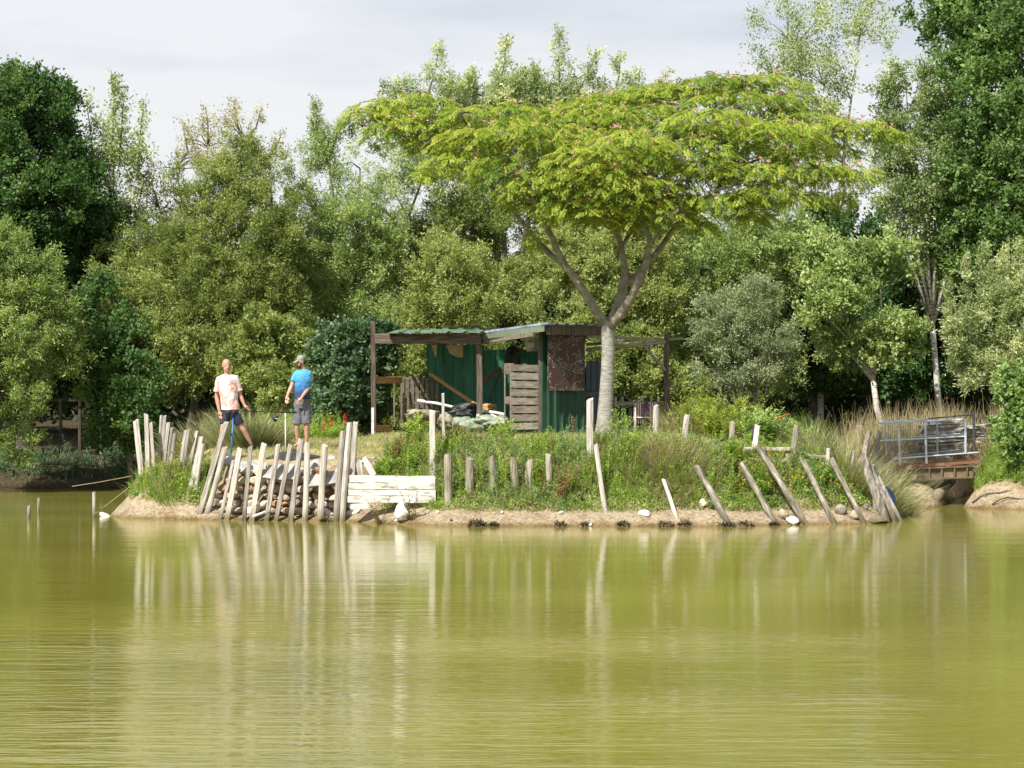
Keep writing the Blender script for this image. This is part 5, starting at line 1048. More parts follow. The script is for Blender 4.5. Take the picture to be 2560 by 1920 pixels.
# stakes in the open water
for tx, ty, bx, by, w, lb_ in ((73, 1265, 72, 1298, 9, 'shortest dark topped stake in the water at the left'), (97, 1245, 96, 1286, 7, 'slim stake in the water right of the shortest one'), (235, 1230, 234, 1296, 9, 'tallest stake in the water tied to the island by a rope')):
    D = H * F / (by - 960); o = rod('water_stake', P(bx, by, D) - Vector((0, 0, .5)), P(tx, ty, D), w * D / F, M['wood'], sides=8, taper=.97); tag(o, lb_, 'stake', 'stakes in the water')
def rope(pts, D0, D1, label, r=.012):
    mb = MB(); n = len(pts); q = [P(x, y, D0 + (D1 - D0) * i / (n - 1)) for i, (x, y) in enumerate(pts)]; mb.tube(q, r, 5); tag(mb.build('rope', M['rope']), label, 'rope')
rope([(239, 1284), (290, 1245), (338, 1206)], 51, 52.9, 'yellowish rope from the tallest water stake up to the left end of the palisade')
rope([(180, 1216), (250, 1205), (330, 1190)], 53.5, 53.6, 'thin pale line stretched over the water left of the palisade', .007)
rope([(660, 1235), (640, 1262), (630, 1276)], 49.8, 49.9, 'loose cord hanging on the posts in front of the stones', .008)

# ------------------------------------------------------------------ dry stone wall and slabs
def stone_wall():
    e = empty('stone_wall', (-4.8, 50.5, 0.1), 'dry stone wall of pale rounded field stones behind the leaning posts', 'wall')
    rr = random.Random(3); z = 0.10
    def face(x): 
        xs = [-6.5, -6.2, -5.5, -4.8, -4.1, -3.3]; return float(np.interp(x, xs, [51.0, 50.9, 50.66, 50.42, 50.24, 50.12])) - .04
    while z < 1.02:
        h = rr.uniform(.15, .25); x = -6.35 + rr.uniform(0, .1)
        top = 1.0
        while x < -3.35:
            w = rr.uniform(.17, .42); lim = 0.68 + .45 * sm(-6.3, -5.4, np.array(x))
            if z < lim + .1 * rr.random():
                rock('stone', M['stone'] if rr.random() < .75 else M['stone_grey'] if rr.random() < .25 else M['stone_white'] if rr.random() < .6 else M['tile_clay'], (x + w / 2, face(x + w / 2) + rr.uniform(-.05, .06) + z * .10, z + h / 2 + rr.uniform(-.02, .02)), (w * 1.08, rr.uniform(.18, .26), h * 1.22), (rr.uniform(-.25, .25) + rr.choice((0, 3.14)), rr.uniform(-.4, .4), rr.choice((0, 3.14, 1.57)) * (w / h < 1.5) + rr.uniform(-.3, .3)), e)
            x += w * 0.98
        z += h * .93
    # large slate slabs lying on top
    def slab(pts, D, thick, label):
        mb = MB(); n = len(pts); f = [P(x, y, D - .05 + k * .5) for (x, y, k) in pts]; b = [v + Vector((0, .12, -thick * .6)) for v in f]
        mb.add(f + b, [tuple(reversed(range(n))), tuple(range(n, 2 * n))] + [(i, (i + 1) % n, n + (i + 1) % n, n + i) for i in range(n)]); o = mb.build('slab', M['slate']); tag(o, label, 'slab', 'slate slabs on the stone wall')
    slab([(655, 1193, -.25), (700, 1199, -.25), (748, 1197, -.2), (752, 1170, .05), (735, 1160, .2), (672, 1162, .2)], 50.35, .07, 'grey slate slab lying over the stones left of the man in the blue shirt')
    slab([(771, 1216, -.35), (806, 1212, -.3), (842, 1206, -.2), (842, 1175, .1), (800, 1182, .1), (768, 1190, 0)], 50.2, .07, 'pale tilted slate slab over the right end of the stone wall')
    slab([(748, 1185, -.1), (790, 1183, -.1), (806, 1150, .3), (790, 1148, .3), (760, 1165, .2)], 50.5, .09, 'dark stacked slate slab behind the tilted pale one')
    slab([(592, 1178, -.1), (655, 1183, -.1), (668, 1160, .2), (640, 1150, .4), (600, 1154, .3)], 50.75, .07, 'brown grey slab lying left of the large slate slab')
    slab([(556, 1160, -.1), (596, 1165, -.1), (602, 1143, .3), (566, 1140, .3)], 51.0, .06, 'small grey slab at the left top of the stone wall')
    slab([(818, 1172, -.05), (836, 1158, .1), (838, 1140, .3), (822, 1138, .3), (815, 1155, .1)], 50.7, .08, 'upright rounded grey slab beside the tall thick post')
    mb = MB(); mb.box((P(822, 0, 50.1).x, 50.3, .05), (.26, .35, .16)); o = mb.build('drain_box', M['root']); tag(o, 'dark square opening at the water below the stout post', 'drain')
    o = rod('pale_stick', P(632, 1291, 50.0), P(672, 1277, 50.2), .06, M['stone_white'], sides=8); tag(o, 'pale piece of driftwood lying at the foot of the stone wall', 'stick')
stone_wall()
# low dark shape laid on the grass in front of the capped man
def dark_shape_on_grass():
    mb = MB(); pts = [(664, 1144), (700, 1131), (735, 1122), (765, 1133), (803, 1140), (770, 1146), (715, 1149)]; f = []
    for (x, y) in pts:
        D = 49.0
        g = hit(x, y + 5); f.append(Vector((g.x, g.y, gzs(g.x, g.y) + .035)))
    c = sum(f, Vector()) / len(f) + Vector((0, 0, .07)); n = len(f); b = [v - Vector((0, 0, .05)) for v in f]
    mb.add(f + [c] + b, [(i, (i + 1) % n, n) for i in range(n)] + [(i, n + 1 + i, n + 1 + (i + 1) % n, (i + 1) % n) for i in range(n)]); o = mb.build('dark_ground_shape', M['dark_bag']); tag(o, 'dark low shape lying on the grass at the feet of the capped man', 'mat')
dark_shape_on_grass()

# ------------------------------------------------------------------ white boards
def boards():
    D = 49.35; e = empty('board_panel', P(980, 1262, D), 'low retaining panel of four white painted boards on the shore', 'panel')
    def brd(x0, x1, y0, y1, k, tilt=0, par=e, name='board'):
        c = P((x0 + x1) / 2, (y0 + y1) / 2, D + k); mb = MB(); w, h = (x1 - x0) * D / F, (y1 - y0) * D / F
        vs = []
        for sx in (-1, 1):
            for i, t in enumerate((-1, -.33, .33, 1)): pass
        n = 8
        for i in range(n + 1):
            x = (i / n - .5) * w; ja, jb = random.uniform(-.006, .006), random.uniform(-.006, .006)
            vs += [(x, -.014, -h / 2 + ja), (x, -.014, h / 2 + jb), (x, .014, h / 2 + jb), (x, .014, -h / 2 + ja)]
        fs = [(0, 1, 2, 3), (4 * n + 3, 4 * n + 2, 4 * n + 1, 4 * n)]
        for i in range(n):
            for j in range(4): fs.append((4 * i + j, 4 * i + 4 + j, 4 * i + 4 + (j + 1) % 4, 4 * i + (j + 1) % 4))
        mb.add(vs, fs); o = mb.build(name, M['white_paint'])
        if par is not None: o.parent = par; o.matrix_parent_inverse = wmat(par).inverted()
        o.matrix_basis = Matrix.Translation(c) @ Matrix.Rotation(tilt, 4, 'Y'); return o
    brd(874, 1088, 1189, 1206.5, 0.02, R(.6)); brd(872, 1088, 1207.5, 1223, 0, R(.25)); brd(871, 1089, 1224, 1239, .01, R(.2)); brd(869, 1089, 1240, 1256.5, 0, R(.15))
    o = brd(877, 930, 1258, 1273, -.02, R(-4), None, 'fallen_board'); tag(o, 'short loose white board slipped below the left end of the panel', 'board')
    for px in (878, 1080): rod('batten', P(px, 1272, D + .06), P(px, 1190, D + .06), .06, M['wood'], parent=e, taper=1)
    # timber box behind the top left of the panel
    for (a, b, w, h, lab, m) in ((P(898, 1150, 50.1), P(903, 1192, 50.0), .10, .1, 'grey upright timber block behind the white panel', 'wood'), (P(908, 1146, 50.2), P(934, 1190, 49.9), .11, .03, 'flat grey board sloping down behind the white panel', 'wood_pale'),
        (P(892, 1152, 50.3), P(934, 1148, 50.4), .08, .08, 'short beam lying across behind the white panel', 'wood')):
        o = rod('timber', b, a, w * 1.2, M[m], h=h, taper=1); tag(o, lab, 'timber')
boards()

# ------------------------------------------------------------------ rocks along the shore
def shore_rocks():
    def r_(px, py, w, h, mat, label, seed, dd=0.0, name='shore_rock', rot=None, cat='rock'):
        g = hit(px, py); D = g.y + dd; c = P(px, py - h * .32, D); me = ROCKS[seed % 8]
        rock(name, M[mat], c, (w * D / F * 1.05, w * D / F * .8, h * D / F * 1.3), rot or (random.uniform(-.2, .2), random.uniform(-.2, .2), random.uniform(0, 3)), None, me, label, cat, 'rocks along the shore')
    o = rock('white_block', M['stone_white'], P(1007, 1277, 48.9), (.34, .28, .38), (0, .04, .25), None, rockmesh(50, 2, 1.0, 6), 'squared white stone block standing on the sand below the white panel', 'block')
    o = rock('white_stone', M['stone_white'], P(263, 1290, 51.9), (.30, .22, .26), (.2, .5, .3), None, rockmesh(51, 2, .6, 1.8), 'jagged white stone rising from the water left of the island tip', 'rock')
    r_(1758, 1268, 30, 30, 'stone', 'rounded boulder half hidden at the left of the thickest strut', 1)
    r_(1608, 1291, 34, 20, 'stone_white', 'flat pale stone on the sand left of the short steep strut', 2)
    r_(1983, 1308, 42, 20, 'stone_white', 'white flat rock at the water under the longest strut', 3)
    r_(1958, 1295, 44, 30, 'stone', 'pale rough rock behind the white flat one', 4)
    r_(2104, 1285, 34, 30, 'stone_grey', 'grey rounded rock between the fourth and fifth struts', 5)
    r_(2138, 1296, 38, 28, 'stone', 'brownish rock behind the foot of the fifth strut', 6)
    r_(2192, 1308, 60, 22, 'stone_grey', 'broad flat grey rock in the water left of the corner struts', 7)
    r_(2204, 1290, 28, 30, 'stone', 'pale rock wedged behind the corner struts', 8)
    r_(1497, 1272, 14, 12, 'stone', 'small stone at the foot of the steep pale strut', 9)
    r_(1474, 1314, 17, 9, 'stone_white', 'small white stone at the waterline in the middle', 10)
    r_(1597, 1262, 15, 16, 'stone', 'small stone above the flat pale one', 11)
    r_(1095, 1284, 14, 10, 'stone_white', 'small white stone right of the white block', 12)
    r_(992, 1304, 18, 8, 'stone_white', 'thin pale stone at the waterline under the white block', 13)
    r_(1128, 1302, 10, 8, 'stone_grey', 'little grey stone at the waterline right of the white block', 14)
    r_(1340, 1287, 11, 9, 'stone', 'little stone on the sand below the widest stump', 15)
    r_(1403, 1284, 16, 9, 'stone_white', 'small pale stone on the sand below the slim stump', 16)
    r_(1255, 1284, 11, 10, 'stone_white', 'little pale stone below the third stump', 17)
    r_(2165, 1272, 24, 18, 'stone_grey', 'dim stone in the shade behind the fifth strut', 18)
    r_(1385, 1296, 14, 7, 'stone', 'flat small stone nearest the middle waterline clump', 19)
    # dark root clumps at the waterline
    for i, (px, w, lab) in enumerate(((1192, 40, 'leftmost dark clump of roots at the waterline'), (1236, 22, 'small dark clump of roots right of the leftmost one'), (1400, 34, 'dark clump of roots near the small white stone'), (1462, 24, 'low dark clump left of the small white waterline stone'), (1558, 24, 'dark clump of roots left of the short steep strut'), (1663, 38, 'round black clump of roots left of the foot of the short steep strut'), (1712, 36, 'round black clump of roots right of the foot of the short steep strut'), (1817, 40, 'dark clump of roots at the foot of the thickest strut'), (1862, 38, 'dark clump of roots between the two thick struts'), (1936, 26, 'dark clump of roots at the foot of the second thick strut'), (815, 26, 'brown clump of roots at the foot of the stout post'))):
        g = hit(px, 1311 if px > 1100 else 1300); lb = LB(); n = random.randint(120, 300); r = w * random.uniform(.7, 1.25) * g.y / F / 2; u = rsph(n); u[:, 2] = np.abs(u[:, 2])
        c = np.array([g.x, g.y - .05, .0]); p = c + u * RNG.random(n)[:, None] ** .5 * np.array([r, r * .7, r * random.uniform(.35, .7)])
        lb.leaves(p, u + RNG.normal(size=(n, 3)) * .6, RNG.normal(size=(n, 3)), RNG.uniform(.04, .10, n), .03, RNG.random(n))
        o = lb.build('root_clump', M['root']); tag(o, lab, 'roots', 'dark root clumps at the waterline')
    # small scattered pebbles nobody could count
    mb = MB(); 
    for i in range(950):
        px = random.uniform(300, 2240); py = random.uniform(1258, 1316)
        if i > 700: px = random.uniform(2230, 2600); py = random.uniform(1215, 1280)
        g = hit(px, py)
        if g.z < .01 or g.z > .6: continue
        r = random.uniform(.008, .028) * (1.4 if random.random() < .1 else 1); vs = [Vector((random.uniform(.7, 1.2) * r * a, random.uniform(.7, 1.2) * r * b, random.uniform(.5, .9) * r * c)) + g for a, b, c in ((1, 0, 0), (-1, 0, 0), (0, 1, 0), (0, -1, 0), (0, 0, 1), (0, 0, -1))]
        mb.add(vs, [(4, 0, 2), (4, 2, 1), (4, 1, 3), (4, 3, 0), (5, 2, 0), (5, 1, 2), (5, 3, 1), (5, 0, 3)])
    o = mb.build('pebbles', M['stone'], kind='stuff'); tag(o, 'small pebbles and crumbs of earth scattered over the sandy shore')
shore_rocks()

# ------------------------------------------------------------------ footbridge
def bridge():
    e = empty('footbridge', P(2340, 1180, 57), 'short footbridge with galvanised rails joining the island to the right bank', 'bridge'); Dn, Df = 56.6, 58.0
    def t(name, a, b, w, mat, par=e, sides=7):
        mb = MB(); mb.tube([a, b], w, sides); return mb.build(name, M[mat], par)
    mb = MB(); a, b = P(2232, 1167, Dn), P(2450, 1152, Dn); c, d = P(2450, 1146, Df), P(2232, 1160, Df)
    vs = [a, b, c, d] + [v - Vector((0, 0, .05)) for v in (a, b, c, d)]; mb.add(vs, [(0, 1, 2, 3), (7, 6, 5, 4), (0, 4, 5, 1), (1, 5, 6, 2), (2, 6, 7, 3), (3, 7, 4, 0)]); mb.build('deck', M['rust'], e)
    # girder with stiffeners
    mb = MB(); A, B = P(2240, 1187, Dn + .06), P(2432, 1178, Dn + .06); mb.bar(A, B, .03, .27); g = mb.build('girder', M['beam_brown'], e)
    for (y0, y1) in ((1174, 1165), (1201, 1193)):
        mb = MB(); mb.bar(P(2240, y0 - .5, Dn + .02), P(2432, y1, Dn + .02), .10, .035); mb.build('flange', M['beam_brown'], g)
    for x in (2257, 2290, 2323, 2354, 2386, 2417): mb = MB(); k = (x - 2240) / 192; mb.bar(P(x, 1175 - 9 * k, Dn + .01), P(x, 1200 - 8 * k, Dn + .01), .03, .06); mb.build('stiffener', M['beam_brown'], g)
    # near railing
    L_ = lambda x, x0, y0, x1, y1: y0 + (y1 - y0) * (x - x0) / (x1 - x0)
    for D, off in ((Dn, (0, 0)), (Df, (0, 0))):
        near = D == Dn; name = 'near_rail' if near else 'far_rail'
        if near:
            t('rail', P(2197, 1058, D), P(2413, 1048, D), .022, 'steel_white'); t('rail', P(2200, 1102, D), P(2413, 1091, D), .018, 'steel_white'); t('rail', P(2232, 1147, D), P(2447, 1131, D), .018, 'steel_white')
            for x in (2248, 2314.5, 2412): t('rail_post', P(x - (2 if x < 2400 else -2), 1055 - (x - 2248) * .04, D), P(x + 2, 1163 - (x - 2248) * .06 if x < 2400 else 1134, D), .030, 'steel_white')
            sp = [(2200, 2413)]
        else:
            t('rail', P(2200, 1055, D), P(2345, 1047, D), .018, 'steel_white'); t('rail', P(2210, 1099, D), P(2400, 1084, D), .014, 'steel_white'); t('rail', P(2230, 1143, D), P(2400, 1124, D), .014, 'steel_white')
            for x in (2213, 2342): t('rail_post', P(x, 1054, D), P(x + 2, 1136, D), .024, 'steel_white')
            t('rail', P(2321, 1047, D), P(2434, 1036, D), .018, 'steel_dark'); t('rail', P(2434, 1045, D), P(2500, 1041, D), .016, 'steel_dark'); t('rail', P(2400, 1090, D), P(2500, 1083, D), .014, 'steel_dark')
            t('rail_post', P(2434, 1034, D), P(2436, 1128, D), .032, 'steel_dark'); t('rail_post', P(2505, 1042, D), P(2506, 1110, D), .025, 'steel_dark')
    mb = MB(); D = Dn + .03
    for x in np.arange(2222, 2412, 4.6): mb.bar(P(x, L_(x, 2197, 1058, 2413, 1048), D), P(x, L_(x, 2232, 1147, 2447, 1131) + 6, D), .006, .006)
    for k in range(1, 9): mb.bar(P(2222, 1057 + k * 10.6, D), P(2411, 1048 + k * 10, D), .006, .006)
    mb.build('wire_mesh', M['wire'], e, kind='stuff')
    # culvert pipe in the ditch
    mb = MB(); mb.tube([P(2333, 1252, 56.0), P(2352, 1228, 57.0), P(2378, 1200, 58.2)], .125, 14); o = mb.build('culvert_pipe', M['pipe'], smooth=True); tag(o, 'old grey pipe lying in the dark ditch below the footbridge', 'pipe')
    # bare roots on the right bank
    for i, (a, b_, c_) in enumerate((((2430, 1262), (2470, 1240), (2530, 1232)), ((2400, 1250), (2425, 1225), (2445, 1205)), ((2480, 1268), (2520, 1250), (2570, 1252)), ((2250, 1250), (2290, 1252), (2335, 1248)), ((2262, 1196), (2280, 1215), (2300, 1222)))):
        mb = MB(); q = [hit(*p) + Vector((0, 0, .05)) for p in (a, b_, c_)]; mb.tube([q[0], q[0].lerp(q[1], .5) + Vector((0, 0, .03)), q[1], q[1].lerp(q[2], .5) - Vector((0, 0, .02)), q[2]], [.022, .02, .016, .012, .006], 6)
        tag(mb.build('bare_root', M['bark']), ('long bare root low on the right bank', 'bare root rising beside the ditch', 'bare root nearest the right edge at the waterline', 'pale root lying across the mouth of the ditch', 'root hanging under the left end of the footbridge')[i], 'root', 'bare roots on the bank by the footbridge')
    # blue tarpaulin scrap in the corner
    rr = random.Random(4); me = rockmesh(60, 3, 1, 1.6); me.materials.append(M['navy_tarp']); o = bpy.data.objects.new('blue_sheet', me); COL.objects.link(o); o.location = P(2212, 1257, 50.6); o.scale = (.26, .2, .36); tag(o, 'dark blue plastic sheet bunched behind the corner struts', 'sheet')
    # stack of slabs behind the bridge
    k = 0
    for row in range(7):
        for j in range(2):
            x0 = 2290 + row * 3 + j * 88 + random.uniform(-12, 12); x1 = x0 + 100 - row * 3; y = 1112 - row * 9 - j * 5 + random.uniform(-2, 2)
            if row > 4 and j == 1: continue
            o = rod('slab_stone', P(x0, y, 62 + j * .3), P(x1, y - 6, 62 + j * .3), random.uniform(.5, .8), M['slate' if random.random() < .5 else 'stone_grey'], h=None, taper=.9, jit=.12, rough_top=True)
            o.scale = (1, random.uniform(.1, .16), 1)
            tag(o, '%s slab from the bottom in the %s half of the rough stack behind the footbridge' % (('lowest', 'second', 'third', 'fourth', 'fifth', 'sixth', 'topmost')[row], ('left', 'right')[j]), 'slab', 'stacked slabs behind the footbridge')
bridge()

# ------------------------------------------------------------------ people
def person(name, label, root, J, D, spec):
    """J: joints of the figure measured in the photograph -> metres from the spot between the feet"""
    e = empty(name, root, label, 'person'); rz = root.z; rx = root.x
    V = lambda k: Vector(J[k])
    def remesh(o, vs, it):
        m = o.modifiers.new('skin', 'REMESH'); m.mode = 'VOXEL'; m.voxel_size = vs; m.use_smooth_shade = True
        m2 = o.modifiers.new('soft', 'SMOOTH'); m2.factor = .5; m2.iterations = it
    def put(mb, nm, mat, par=e, vs=None, it=2):
        o = mb.build(nm, M[mat]); o.parent = par; o.matrix_parent_inverse = Matrix.Identity(4) if par is e else Matrix.Identity(4)
        if vs: remesh(o, vs, it)
        return o
    # body: one continuous surface
    b = MB(); h = V('head'); f = V('face').normalized(); rt = Vector((0, 0, 1)).cross(f).normalized() * -1
    b.ball(h + Vector((0, 0, .030)), (.090, .103, .112), 14, 10); b.ball(h + f * .026 + Vector((0, 0, -.055)), (.070, .072, .084), 12, 8)
    b.ball(h + f * .065 + Vector((0, 0, -.104)), (.036, .028, .026), 8, 6)
    b.tube([h + f * .09 + Vector((0, 0, .025)), h + f * .122 + Vector((0, 0, -.028)), h + f * .095 + Vector((0, 0, -.036))], [.011, .017, .012], 7)   # nose
    for s in (-1, 1):
        b.ball(h + rt * s * .086 - f * .005 + Vector((0, 0, -.012)), (.014, .02, .033), 7, 6)         # ears
        b.tube([h + f * .088 + rt * s * .012 + Vector((0, 0, .034)), h + f * .078 + rt * s * .05 + Vector((0, 0, .034))], [.011, .008], 6)   # brow
    nb = V('neck'); b.tube([h + Vector((0, .01, -.06)) - f * .02, nb + Vector((0, .01, .02)), nb + Vector((0, .01, -.05))], [.058, .062, .09], 12)
    sl_, sr = V('shL'), V('shR'); hl, hr = V('hipL'), V('hipR'); pelv = (hl + hr) / 2; sh = (sl_ + sr) / 2; wd = (sr - sl_).length / 2
    chest = nb.lerp(pelv, .32); waist = nb.lerp(pelv, .68)
    b.tube([nb + Vector((0, 0, -.03)), nb.lerp(chest, .35), chest, waist, pelv + Vector((0, 0, .02)), pelv + Vector((0, 0, -.09))], [.11, .155, .165, .148, .155, .12], 16, ell=[(1.0, .75), (1.08, .75), (1.05, .78), (1.0, .78), (1.06, .8), (1.0, .8)])
    for s, a in (('L', sl_), ('R', sr)):
        b.tube([nb + Vector((0, 0, -.035)), a], [.06, .062], 10); el, wr = V('el' + s), V('wr' + s)
        b.tube([a, a.lerp(el, .35), el], [.062, .056, .043], 10); b.tube([el, el.lerp(wr, .3), wr], [.045, .046, .029], 10); b.ball(el, .043, 8, 6)
        # hand: palm, four fingers, thumb
        hd = (V('hd' + s) - wr); L0 = .095; d = hd.normalized(); side = V('thumb' + s).normalized(); side = (side - d * side.dot(d)).normalized(); nrm = d.cross(side)
        b.tube([wr, wr + d * .03, wr + d * .085], [.027, .036, .038], 10, ell=(1, 1))
        for k in range(4):
            o_ = side * (.030 - .020 * k); ln = (.075, .083, .078, .060)[k]; p0 = wr + d * .08 + o_; cu = V('curl' + s) * (.018 + .006 * k)
            b.tube([p0 - d * .02, p0, p0 + d * ln * .5 + cu * .5 + side * (.008 - .006 * k), p0 + d * ln + cu * 2 + side * (.012 - .009 * k)], [.0105, .0105, .0095, .0075], 7)
        p0 = wr + d * .03 + side * .026; b.tube([p0, p0 + d * .03 + side * .028, p0 + d * .062 + side * .040], [.014, .012, .009], 7)
        # leg
        hp, kn, an = V('hip' + s), V('kn' + s), V('an' + s); b.tube([hp, hp.lerp(kn, .5), kn], [.088, .078, .055], 12); b.tube([kn, kn.lerp(an, .32) + Vector((0, .012, 0)), kn.lerp(an, .7), an], [.054, .058, .042, .034], 12); b.ball(kn, .055, 9, 7)
        to = V('toe' + s); b.tube([an + Vector((0, .03, -.02)), an + Vector((0, .0, -.045)), an.lerp(to, .6) + Vector((0, 0, -.01)), to], [.034, .036, .034, .022], 10, ell=(1.1, .85)); b.tube([an, an + Vector((0, .01, -.05))], [.034, .034], 8)
    put(b, 'body', 'skin', vs=.0085, it=3)
    # shirt
    c = MB(); hem = V('hem'); g = spec.get('belly', 1)
    c.tube([nb + Vector((0, .0, .012)), nb + Vector((0, 0, -.02)), nb.lerp(chest, .35), chest, waist, hem + Vector((0, 0, .06)), hem], [.075, .125, .178, .192, .182 * g, .188 * g, .192 * g], 20, ell=[(1, .85), (1.05, .75), (1.08, .78), (1.05, .80), (1.0, .84), (1.0, .84), (1.0, .84)])
    for s, a in (('L', sl_), ('R', sr)):
        el = V('el' + s); c.tube([nb.lerp(a, .3) + Vector((0, 0, -.015)), a + Vector((0, 0, .004)), a.lerp(el, .35), a.lerp(el, spec['sleeve'])], [.072, .079, .080, .083], 12)
    rr = random.Random(2); sc = 22
    so_ = put(c, 'shirt', spec['shirt'], vs=.011, it=2)
    tx = bpy.data.textures.new(name + '_folds', 'CLOUDS'); tx.noise_scale = .13; dm = so_.modifiers.new('folds', 'DISPLACE'); dm.texture = tx; dm.strength = .035; dm.mid_level = .5
    # shorts
    q = MB(); wz = hem + Vector((0, 0, .07)); q.tube([wz, pelv + Vector((0, 0, -.02)), pelv + Vector((0, 0, -.10))], [.168, .178, .165], 18, ell=(1.02, .82))
    for s in ('L', 'R'):
        hp, kn = V('hip' + s), V('kn' + s); q.tube([hp + Vector((0, 0, .02)), hp.lerp(kn, .4), hp.lerp(kn, spec['short'])], [.108, .108, .103], 14)
    so2 = put(q, 'shorts', spec['shorts'], vs=.011, it=2); dm = so2.modifiers.new('folds', 'DISPLACE'); dm.texture = tx; dm.strength = .022; dm.mid_level = .5
    # eyes and mouth
    for s in (-1, 1):
        m_ = MB(); m_.ball(h + f * .081 + rt * s * .033 + Vector((0, 0, .014)), (.014, .008, .008), 8, 6); put(m_, 'eye', 'eye')
    m_ = MB(); m_.tube([h + f * .083 - rt * .030 + Vector((0, 0, -.066)), h + f * .098 + Vector((0, 0, -.074)), h + f * .083 + rt * .030 + Vector((0, 0, -.066))], [.006, .011, .006], 7); put(m_, 'mouth', 'lip')
    for s in ('L', 'R'):
        if spec.get('shoes'):
            an, to = V('an' + s), V('toe' + s); m_ = MB(); m_.tube([an + Vector((0, .05, -.05)), an + Vector((0, 0, -.035)), an.lerp(to, .6), to + (to - an).normalized() * .02], [.042, .047, .042, .03], 10, ell=(1.12, .9)); put(m_, 'shoe', spec['shoes'], vs=.009)
    return e, h, f, rt, put
def people():
    # bald man, facing the camera and turned slightly to the right
    D = 51.7; s = F / D; cx = 590; base = P(cx, 1121, D); base.z = gzs(base.x, D) + .0; fy = 960 + (H - base.z) * F / D
    j = lambda x, y, dy=0.0: ((x - cx) / s, dy, (fy - y) / s)
    J = dict(head=j(566, 914, .0), face=(.42, -.9, -.10), neck=j(568, 938, .02), shL=j(547, 949, .02), shR=j(588, 946, .05), hipL=j(566, 1037, .03), hipR=j(584, 1037, .05),
             elL=j(541, 992, .03), wrL=j(549, 1028, -.04), hdL=j(551, 1040, -.06), elR=j(600, 990, .10), wrR=j(611, 1014, .06), hdR=j(620, 1023, .02), thumbL=(.7, -.5, 0), thumbR=(-.2, -.8, .5), curlL=(.5, -.4, -.3), curlR=(.3, -.5, -.5),
             knL=j(557, 1077, -.06), anL=j(549, 1113, .05), toeL=j(545, 1119.5, -.15), knR=j(609, 1076, .05), anR=j(627, 1112, .16), toeR=j(637, 1119.5, .04), hem=j(576, 1025, .04))
    person('person', 'bald man in a pink and white tie dyed t-shirt and navy shorts, mid stride', base, J, D, dict(shirt='tiedye', shorts='navy_cloth', sleeve=.72, short=.62, belly=1.05, shoes='black'))
    # man in the blue shirt and cap, turned to the left
    D = 51.9; s = F / D; cx = 756; base = P(cx, 1116, D); base.z = gzs(base.x, D); fy = 960 + (H - base.z) * F / D
    j = lambda x, y, dy=0.0: ((x - cx) / s, dy, (fy - y) / s)
    J = dict(head=j(752, 904, .0), face=(-.88, -.45, -.22), neck=j(757, 925, .02), shL=j(741, 935, .0), shR=j(771, 934, .03), hipL=j(744, 1010, .03), hipR=j(763, 1010, .03),
             elL=j(729, 966, -.04), wrL=j(720, 990, -.16), hdL=j(718, 1003, -.2), elR=j(772, 968, .0), wrR=j(756, 994, -.20), hdR=j(747, 1007, -.25), thumbL=(.8, -.4, 0), thumbR=(-.6, -.4, .5), curlL=(.4, -.3, -.4), curlR=(-.4, -.5, -.2),
             knL=j(743, 1068, -.02), anL=j(744, 1106, .05), toeL=j(738, 1114.5, -.14), knR=j(767, 1067, .0), anR=j(766, 1106, .06), toeR=j(765, 1114.5, -.15), hem=j(755, 998, .03))
    e, h, f, rt, put = person('person', 'bearded man in blue t-shirt, grey shorts and pale cap, looking left', base, J, D, dict(shirt='shirt_blue', shorts='grey_cloth', sleeve=.62, short=.88, belly=.94))
    m_ = MB(); m_.ball(h + Vector((0, 0, .052)), (.094, .106, .092), 16, 10); ht = put(m_, 'cap', 'cap', vs=.009, it=3)
    m_ = MB(); bc = h + f * .075 + Vector((0, 0, .045)); vs = []; n = 8
    for lay in (0, -.008):
        for i in range(n + 1):
            a = math.pi * (i / n - .5); o_ = f * math.cos(a) * .105 + rt * math.sin(a) * .082; vs.append(bc + o_ + Vector((0, 0, lay - .03 * math.cos(a)))); vs.append(bc + rt * math.sin(a) * .082 + Vector((0, 0, lay)))
    k = 2 * (n + 1); fs = []
    for i in range(n): a = 2 * i; fs += [(a, a + 1, a + 3, a + 2), (k + a + 2, k + a + 3, k + a + 1, k + a), (a + 2, k + a + 2, k + a, a)]
    m_.add(vs, fs); put(m_, 'brim', 'cap', par=ht)
    m_ = MB(); m_.ball(h + f * .048 + Vector((0, 0, -.094)), (.062, .066, .052), 14, 9); m_.ball(h + f * .03 + rt * .058 + Vector((0, 0, -.05)), (.022, .032, .045), 8, 6); m_.ball(h + f * .03 - rt * .058 + Vector((0, 0, -.05)), (.022, .032, .045), 8, 6); put(m_, 'beard', 'beard', vs=.008)
    m_ = MB(); m_.ball(h - f * .05 + Vector((0, 0, -.01)), (.075, .075, .07), 10, 8); put(m_, 'hair', 'beard')
people()

